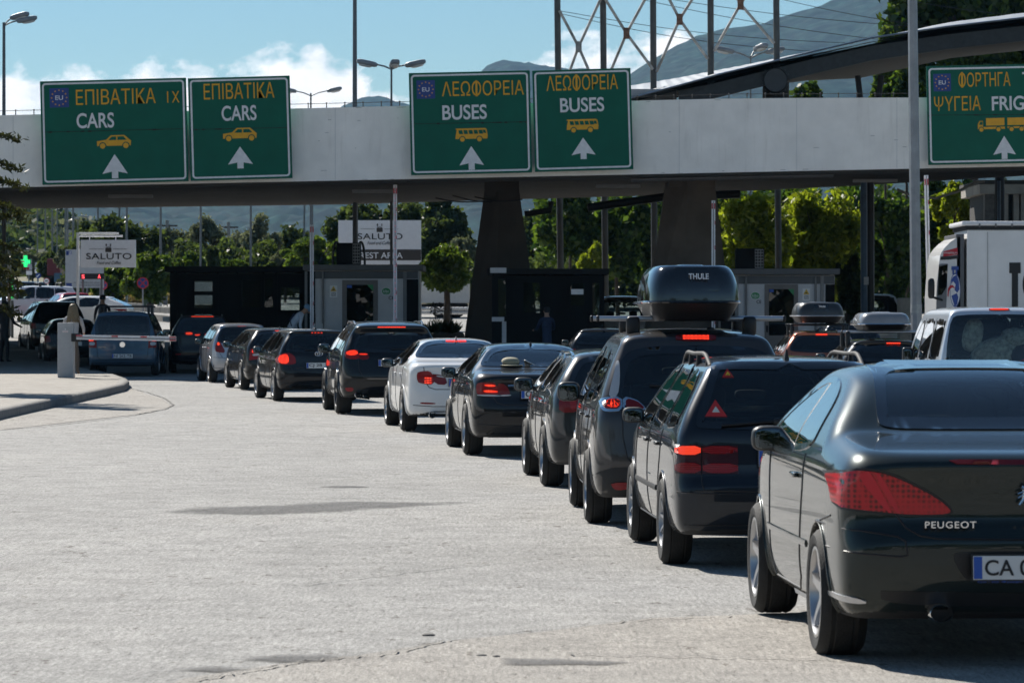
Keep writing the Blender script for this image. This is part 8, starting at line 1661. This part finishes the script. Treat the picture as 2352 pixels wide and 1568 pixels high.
# the lorry at the right edge
def lorry():
    Y = 87.0; o = Vector((P(2213, 733, Y).x, Y, gz(Y))); r = empty("lorry", o, label="lorry with white curtain trailer lettered TO and blue globe on its cab", cat="lorry"); L = lambda px, py: (P(px, py, Y).x - o.x, P(px, py, Y).z - o.z); T4 = lambda cx, cy: (2067.2 + cx * .2417, 367.5 + cy * .2417)
    tarp = mat("tarpaulin_white", (.80, .80, .79), .55, var=.07, scale=.9, bump=.15, bscale=3); x0, zt = L(2221, 528); x1 = x0 + 13.4; zb = 1.15; mb = MB(); mb.box(((x0 + x1) / 2, 1.25, (zt + zb) / 2), (x1 - x0, 2.5, zt - zb), bev=.02); tr = mb.build("curtain_side", tarp, r, smooth=0)
    ztop = L(0, 508)[1]; mb = MB(); mb.box(((x0 + x1) / 2 - .05, 1.25, (zt + .10 + ztop) / 2), (x1 - x0 + .16, 2.6, ztop - zt - .10), bev=.04); mb.build("trailer_roof", arm_w, r, smooth=0); mb = MB(); mb.box(((x0 + x1) / 2, 1.25, zt + .05), (x1 - x0 + .06, 2.54, .10)); mb.build("painted_shadow_line", dark, r, smooth=0); mb = MB()  # dark strip under the roof lip stands in for the lip's shadow
    for k in range(34): mb.sup((x0 + .3 + k * .395, -.06, ztop - .1), (.05, .04, .09), .7, n=8)
    mb.build("buckle_row", mat("buckle", (.2, .2, .2), .5), r)
    a, b_ = L(2195, 533), L(2213, 545); mb = MB(); mb.box((x0 - .16, 1.25, (zt + zb) / 2 - .05), (.2, 2.4, zt - zb - .1), bev=.02); mb.build("front_bulkhead", mat("bulkhead", (.10, .105, .115), .5), r, smooth=0); mb = MB(); mb.box(((x0 + x1) / 2, 1.25, 1.0), (x1 - x0, 1.4, .3)); mb.box((x0 - 1.2, 1.25, .85), (2.4, 1.2, .35)); mb.build("chassis", dark, r, smooth=0); mb = MB()
    for k in range(6): x = x0 + .5 + k * 2.2; mb.box((x, -.012, (zt + zb) / 2), (.018, .012, zt - zb - .1))
    mb.build("curtain_seam", mat("seam_grey", (.45, .45, .45), .6), tr, smooth=0)
    tw = (2344 - 2318) * Y / F; th_ = (704 - 603) * Y / F; c = L(2331, 653.5); mb = MB(); hw = tw / 2; hh = th_ / 2; T_ = [(c[0] - hw, c[1] + hh), (c[0] + hw, c[1] + hh), (c[0] + hw, c[1] + hh - .26), (c[0] + .075, c[1] + hh - .26), (c[0] + .075, c[1] - hh), (c[0] - .075, c[1] - hh), (c[0] - .075, c[1] + hh - .26), (c[0] - hw, c[1] + hh - .26)]; flat(mb, T_, -.02, -.002)
    ox = c[0] + hw + .36; flat(mb, [(ox + .31 * math.cos(t), c[1] + hh * .9 * math.sin(t)) for t in np.linspace(0, 6.283, 33)[:-1]], -.02, -.002); le = mb.build("lettering", ink, tr, smooth=0); mb = MB(); flat(mb, [(ox + .13 * math.cos(t), c[1] + hh * .55 * math.sin(t)) for t in np.linspace(0, 6.283, 33)[:-1]], -.026, -.02); mb.build("lettering_hole", tarp, le, smooth=0)
    prof = [L(*T4(*p)) for p in ((345, 1500), (346, 1310), (356, 1150), (372, 990), (384, 905), (402, 868), (430, 830), (480, 780), (530, 745), (566, 728), (574, 735), (576, 1500))]; prof = [(x, z) for x, z in prof]; prof[0] = (prof[0][0], .45); prof[-1] = (prof[-1][0], .45); cabw = mat("cab_white", (.66, .66, .66), .35, coat=.6, var=.03); mb = MB(); flat(mb, prof, 0.05, 2.45); cb = mb.build("cab", cabw, r, smooth=0)
    def ov(name, pts, m, d, par=None): mb = MB(); flat(mb, [L(*T4(*p)) for p in pts], .05 - d, .05); return mb.build(name, m, par or cb, smooth=0)
    cabg = mat("cab_grey", (.13, .14, .155), .4, coat=.5, var=.05); ov("cab_front_panel", ((347, 1495), (350, 1250), (372, 995), (388, 985), (455, 985), (440, 1495)), cabg, .006); ov("side_window", ((362, 1285), (372, 1010), (455, 992), (448, 1200), (400, 1278)), glass_dark, .012); ov("visor_band", ((384, 950), (388, 918), (556, 905), (560, 935), (480, 945)), black, .010); ov("web_banner", ((412, 918), (416, 868), (548, 832), (550, 898)), redm, .010)
    c = L(*T4(482, 882)); text("banner_lettering", "www.topalidisbg.com", .33, .07, sw_, cb, (c[0], .036, c[1]), depth=.004); c = L(*T4(526, 1235)); u = .2417 * Y / F; gl_ = lambda k: [(c[0] + 50 * u * k * math.cos(t), c[1] + 162 * u * k * math.sin(t)) for t in np.linspace(0, 6.283, 33)[:-1]]; blue = mat("globe_blue", (.02, .06, .28), .4, var=.05); mb = MB(); mb.mi = 0; flat(mb, gl_(1), .04, .05); mb.mi = 1; flat(mb, gl_(.93), .036, .04); mb.mi = 0
    for pts in (((505, 1110), (540, 1090), (560, 1150), (566, 1230), (545, 1260), (520, 1235), (530, 1180), (505, 1150), (490, 1180), (488, 1140)), ((490, 1290), (540, 1265), (556, 1300), (545, 1370), (520, 1390), (505, 1340)), ((500, 1010), (560, 1010), (560, 1045), (545, 1045), (545, 1085), (530, 1085), (530, 1045), (515, 1045), (515, 1085), (500, 1085), (500, 1045), (490, 1045), (490, 1010))): flat(mb, [L(*T4(*p)) for p in pts], .030, .036)
    mb.mi = 2; flat(mb, [L(*T4(*p)) for p in ((453, 1290), (458, 1220), (480, 1188), (505, 1190), (528, 1222), (500, 1210), (478, 1225), (466, 1250), (462, 1300))], .028, .036); mb.build("globe_emblem", [blue, sw_, redm], cb, smooth=0)
    m_ = L(*T4(292, 1220)); mb = MB(); mb.sup((m_[0], -.1, m_[1]), (.16, .2, .5), .5); mb.tube([(m_[0], -.1, m_[1] - .2), (m_[0] + .35, .1, m_[1] - .3)], .03, 6); mb.build("wing_mirror", black, cb); t = MB(); t.lathe([(.2, -.14), (.47, -.14), (.51, -.1), (.51, .1), (.47, .14), (.2, .14), (.2, -.1), (0, -.1)], 24, Matrix.Rotation(R(90), 4, 'X'))
    for x in (prof[0][0] + .9, x0 + 1.2, x0 + 9.2, x0 + 10.5, x0 + 11.8): t2 = MB(); t2.v = list(t.v); t2.f = list(t.f); t2.m = list(t.m); t2.build("wheel", rubber, r, (x, .28, .51))
lorry()
# concrete building, blue column and block at the right
def cbuild():
    Y = 140.0; o = Vector((P(2330, 733, Y).x, Y, gz(Y))); r = empty("concrete_building", o, label="weathered concrete building with pale pillars behind the lorry", cat="building"); L = lambda px, py: (P(px, py, Y).x - o.x, P(px, py, Y).z - o.z); cm = mat("building_concrete", (.40, .37, .33), .85, var=.2, scale=1.0); dk = mat("building_dark", (.05, .048, .045), .8, var=.2)
    def bx(name, x0, y0, x1, y1, m, out, th): a, b_ = L(x0, y0), L(x1, y1); mb = MB(); mb.box(((a[0] + b_[0]) / 2, th / 2 - out, (a[1] + b_[1]) / 2), (b_[0] - a[0], th, a[1] - b_[1])); return mb.build(name, m, r, smooth=0)
    bx("roof_cap", 2244, 415, 2560, 424, dk, .5, 6); bx("roof_slab", 2247, 424, 2556, 446, cm, .4, 5.8); zb = HY + (CAMH - gz(Y)) / Y * F; bx("wall", 2262, 446, 2550, zb, dk, -.6, 4)
    for x in (2262, 2303, 2328, 2345, 2375, 2400, 2430, 2460): bx("pillar", x, 446, x + (22 if x == 2262 else 13), zb, cm if x != 2262 else mat("pillar_grey", (.16, .15, .14), .85, var=.2), .0, .5)
cbuild()
bluec = mat("column_blue", (.06, .12, .20), .45, var=.1); Y = 112.0; o = Vector((P(1985, 733, Y).x, Y, gz(Y))); mb = MB(); t_ = P(1984, 405, Y) - o; mb.tube([(0, 0, 0), t_], .105, 16); c_ = setp(mb.build("steel_column", bluec, loc=o), "slim blue steel column under the bridge beside the small conifer", "column"); mb = MB(); mb.box((.05, -.12, P(0, 645, Y).z - o.z), (.14, .12, .24)); mb.build("junction_box", white_al, c_, smooth=0)
o = Vector((P(2000, 733, 112.4).x, 112.4, gz(112))); mb = MB(); mb.tube([(0, 0, 0), P(1999, 405, 112.4) - o], .12, 16); setp(mb.build("steel_column", black, loc=o), "black steel column touching the blue one on its right", "column")
Y = 108; o = Vector((P(2336, 733, Y).x, Y + 4, gz(Y))); mb = MB(); mb.tube([(0, 0, 0), P(2336, 405, Y) - P(2336, 733, Y) + Vector((0, 0, 1.4))], .06, 12); setp(mb.build("steel_column", bluec, loc=o), "thin dark blue pipe pole in front of the concrete building", "column")
Y = 112; o = Vector((P(2080, 733, Y).x, Y, gz(Y))); mb = MB(); h = P(0, 684, Y).z - o.z; mb.box((0, .4, h / 2), (27 * Y / F, .8, h), bev=.04); setp(mb.build("concrete_block", mat("block_pale", (.55, .53, .49), .8, var=.1), loc=o, smooth=0), "pale concrete block left of the tall grey lamp pole", "concrete block")
# ------------------------------------------------------------------ people
skin = mat("skin", (.42, .25, .17), .6, var=.05); hair_b = mat("hair_blond", (.20, .15, .085), .6, var=.2, scale=40); cloth_w = mat("shirt_white", (.62, .66, .74), .8, var=.06, bump=.3, bscale=25); cloth_d = mat("clothes_dark", (.016, .018, .022), .85, var=.2); cloth_t = mat("trousers_blue", (.03, .04, .07), .85, var=.2); cloth_g = mat("top_grey", (.40, .40, .42), .85, var=.08, bump=.3); capm = mat("cap_blue", (.20, .34, .48), .7, var=.06); cloth_n = mat("shirt_navy", (.02, .035, .075), .85, var=.2)
def skinned(name, joints, edges, mats_, parent, fn=None, root=0):
    me = bpy.data.meshes.new(name); me.from_pydata([j[:3] for j in joints], edges, []); o = bpy.data.objects.new(name, me); COL.objects.link(o); o.modifiers.new("s", 'SKIN'); lay = me.skin_vertices[0].data
    for i, j in enumerate(joints): lay[i].radius = (j[3], j[4] if len(j) > 4 else j[3]); lay[i].use_root = (i == root)
    sb_ = o.modifiers.new("d", 'SUBSURF'); sb_.levels = 2; dg = bpy.context.evaluated_depsgraph_get(); m2 = bpy.data.meshes.new_from_object(o.evaluated_get(dg)); bpy.data.objects.remove(o); bpy.data.meshes.remove(me); m2.shade_smooth(); m2.name = name
    ob = link_mesh(name, m2, mats_, parent)
    if fn:
        for p in m2.polygons: p.material_index = fn(Vector(p.center))
    return ob
def person(label, loc, yaw, h, bend=0.0, shirt=cloth_d, trousers=cloth_d, armf=(.0, .0), hair=None, hairlen=.0, cap=None, bag=None, group="people at the booths"):
    k = h / 1.75; r = empty("person", loc, (0, 0, yaw), label, "person", group); hip = .92
    def up(x, y, z):                                     # bend the trunk forward (+y) about the hips
        if z <= hip: return Vector((x, y, z)) * k
        d = z - hip; return Vector((x, y * math.cos(bend) + d * math.sin(bend), hip + d * math.cos(bend) - y * math.sin(bend))) * k
    J = []; E = []
    def add(p, r0, r1=None, par=None): J.append((p.x, p.y, p.z, r0 * k, (r1 or r0) * k)); i = len(J) - 1; (E.append((par, i)) if par is not None else None); return i
    pel = add(up(0, 0, hip), .155, .115); wa = add(up(0, 0, 1.10), .14, .105, pel); ch = add(up(0, 0, 1.30), .17, .115, wa); nk0 = add(up(0, -.01, 1.44), .085, .075, ch); nk = add(up(0, .0, 1.52), .055, .055, nk0); hd0 = add(up(0, .02, 1.59), .075, .085, nk); hd1 = add(up(0, .02, 1.68), .075, .092, hd0)
    hands = []
    for s in (-1, 1):
        sh_ = add(up(s * .18, 0, 1.40), .062, .062, nk0); el_p = up(s * .25, .02 + armf[0], 1.13 + armf[0] * .25); el_ = add(el_p, .043, .043, sh_); wr_p = up(s * .24, .08 + armf[0] + armf[1], .90 + armf[1] * .9); wr = add(wr_p, .03, .028, el_); d = (wr_p - el_p).normalized(); pm = add(wr_p + d * .07 * k, .035, .018, wr); hands.append((wr_p + d * .10 * k, d, s)); kn = add(Vector((s * .10, .02, .49)) * k, .062, .062, pel if s < 0 else pel); an = add(Vector((s * .11, -.02, .10)) * k, .042, .042, kn); to = add(Vector((s * .13, .15, .045)) * k, .042, .035, an)
    hd_c = up(0, .02, 1.63); sl = 1.20
    def fn(c):
        if (c - hd_c).length < .17 * k: return 0
        z = c.z / k
        for hp, d, s in hands:
            if (c - hp).length < .15 * k: return 0
        if bend < .2: return 2 if z < .93 else 1
        a = Vector((0, 0, hip)) * k; return 2 if (c.z < a.z * .97 and c.y < .25) or z < .5 else 1
    b = skinned("body", J, E, [skin, shirt, trousers], r, fn)
    for hp, d, s in hands:
        for q in range(4):
            off = Vector((1, 0, 0)).cross(d).normalized() * 0 + Vector((0, 1, 0)) * (q - 1.5) * .018 * k; l = (.075, .085, .08, .06)[q] * k; mb = MB(); p0 = hp + off; mb.tube([p0, p0 + d * l * .5, p0 + d * l * .9 + Vector((-s * .02, 0, 0)) * k], [.009 * k, .0085 * k, .006 * k], 6); mb.build("finger", skin, r)
        mb = MB(); p0 = hp - d * .05 * k + Vector((0, .04, 0)) * k; mb.tube([p0, p0 + (d * .04 + Vector((0, .025, 0))) * k], [.011 * k, .007 * k], 6); mb.build("thumb", skin, r)
    mb = MB(); n_ = up(0, .125, 1.635); mb.sup(n_, (.028 * k, .04 * k, .05 * k), .9, n=8); mb.build("nose", skin, r)
    for s in (-1, 1): mb = MB(); mb.sup(up(s * .034, .108, 1.665), (.026 * k, .016 * k, .014 * k), 1, n=8); mb.build("eye", ink, r); mb = MB(); mb.sup(up(s * .082, .02, 1.64), (.02 * k, .04 * k, .06 * k), 1, n=8); mb.build("ear", skin, r)
    mb = MB(); mb.sup(up(0, .11, 1.59), (.05 * k, .014 * k, .012 * k), 1, n=8); mb.build("mouth", mat("lips", (.3, .12, .1), .6), r)
    if hair:
        mb = MB(); c = up(0, -.015, 1.685); mb.sup(c, (.19 * k, .21 * k, .18 * k), .95, rotm(rx=-math.degrees(bend)))
        if hairlen:
            rnd = random.Random(3)
            for q in range(60): a = math.pi + rnd.uniform(-.3, math.pi + .3); x0_, y0_ = math.cos(a) * .078, math.sin(a) * .09; mb.tube([up(x0_, y0_ - .0, 1.70), up(x0_ * 1.35, y0_ * 1.25 - .02, 1.55), up(x0_ * 1.75 + rnd.uniform(-.04, .04), y0_ * 1.2 - .05, 1.68 - hairlen * rnd.uniform(.8, 1.05))], [.03 * k, .034 * k, .012 * k], 6)
        mb.build("hair", hair, r)
    if cap:
        c = up(0, .01, 1.705); rt = rotm(rx=-math.degrees(bend)); mb = MB(); mb.sup(c, (.21 * k, .24 * k, .17 * k), .9, rt); mb.sup(up(0, .15, 1.68), (.17 * k, .17 * k, .02 * k), .9, rt); mb.build("cap", cap, r)
    if bag: mb = MB(); mb.tube([up(-.16, .0, 1.46), up(-.05, -.135, 1.30), up(.12, -.13, 1.08), up(.2, .0, .98)], .03 * k, 6, flat=.3); mb.build("bag_strap", mat("strap_navy", (.02, .03, .08), .8), r)
    return r
def foot(px, Y, dz=0.0): return Vector((P(px, 733, Y).x, Y, gz(Y) + dz))
person("woman with long blonde hair in a pale top standing behind the grey barrier cabinet", foot(168, 91.6, KH), .05, 1.80, 0, cloth_g, mat("skirt_tan", (.10, .08, .065), .8), (.1, .15), hair_b, .36)
person("man in dark clothes standing at the far left edge in the shade", foot(10, 106, .1), -.5, 1.85, .05, cloth_d, cloth_d, (.08, .2), cloth_d)
person("person in a white shirt and blue cap bending towards the booth counter", foot(662, 104.5, .22), R(-72), 1.86, .78, cloth_w, cloth_t, (.12, .15), None, 0, capm, True)
person("person in a navy shirt standing in front of the middle booth", foot(1256, 101.5, .05), .3, 1.78, 0, cloth_n, cloth_n, (.1, .25), hair=cloth_d)
person("person with a dark cap whose head shows over the blue van roof", foot(236, 113, .3), .2, 1.72, 0, cloth_d, cloth_d, (0, .1), None, 0, cloth_d)
# ------------------------------------------------------------------ air
hz_, ht, hn = bpy.data.materials.new("haze_air"), None, None
hz_.use_nodes = True; ht = hz_.node_tree; ht.nodes.clear(); ho = N(ht, "ShaderNodeOutputMaterial"); pv = N(ht, "ShaderNodeVolumePrincipled"); pv.inputs['Color'].default_value = (.24, .60, 1, 1); pv.inputs['Density'].default_value = HAZE; pv.inputs['Anisotropy'].default_value = 0; ht.links.new(pv.outputs[0], ho.inputs['Volume'])
mb = MB(); mb.box((0, 3300, 398), (7600, 7400, 812)); hzo = mb.build("haze", hz_, smooth=0); setp(hzo, kind="stuff")
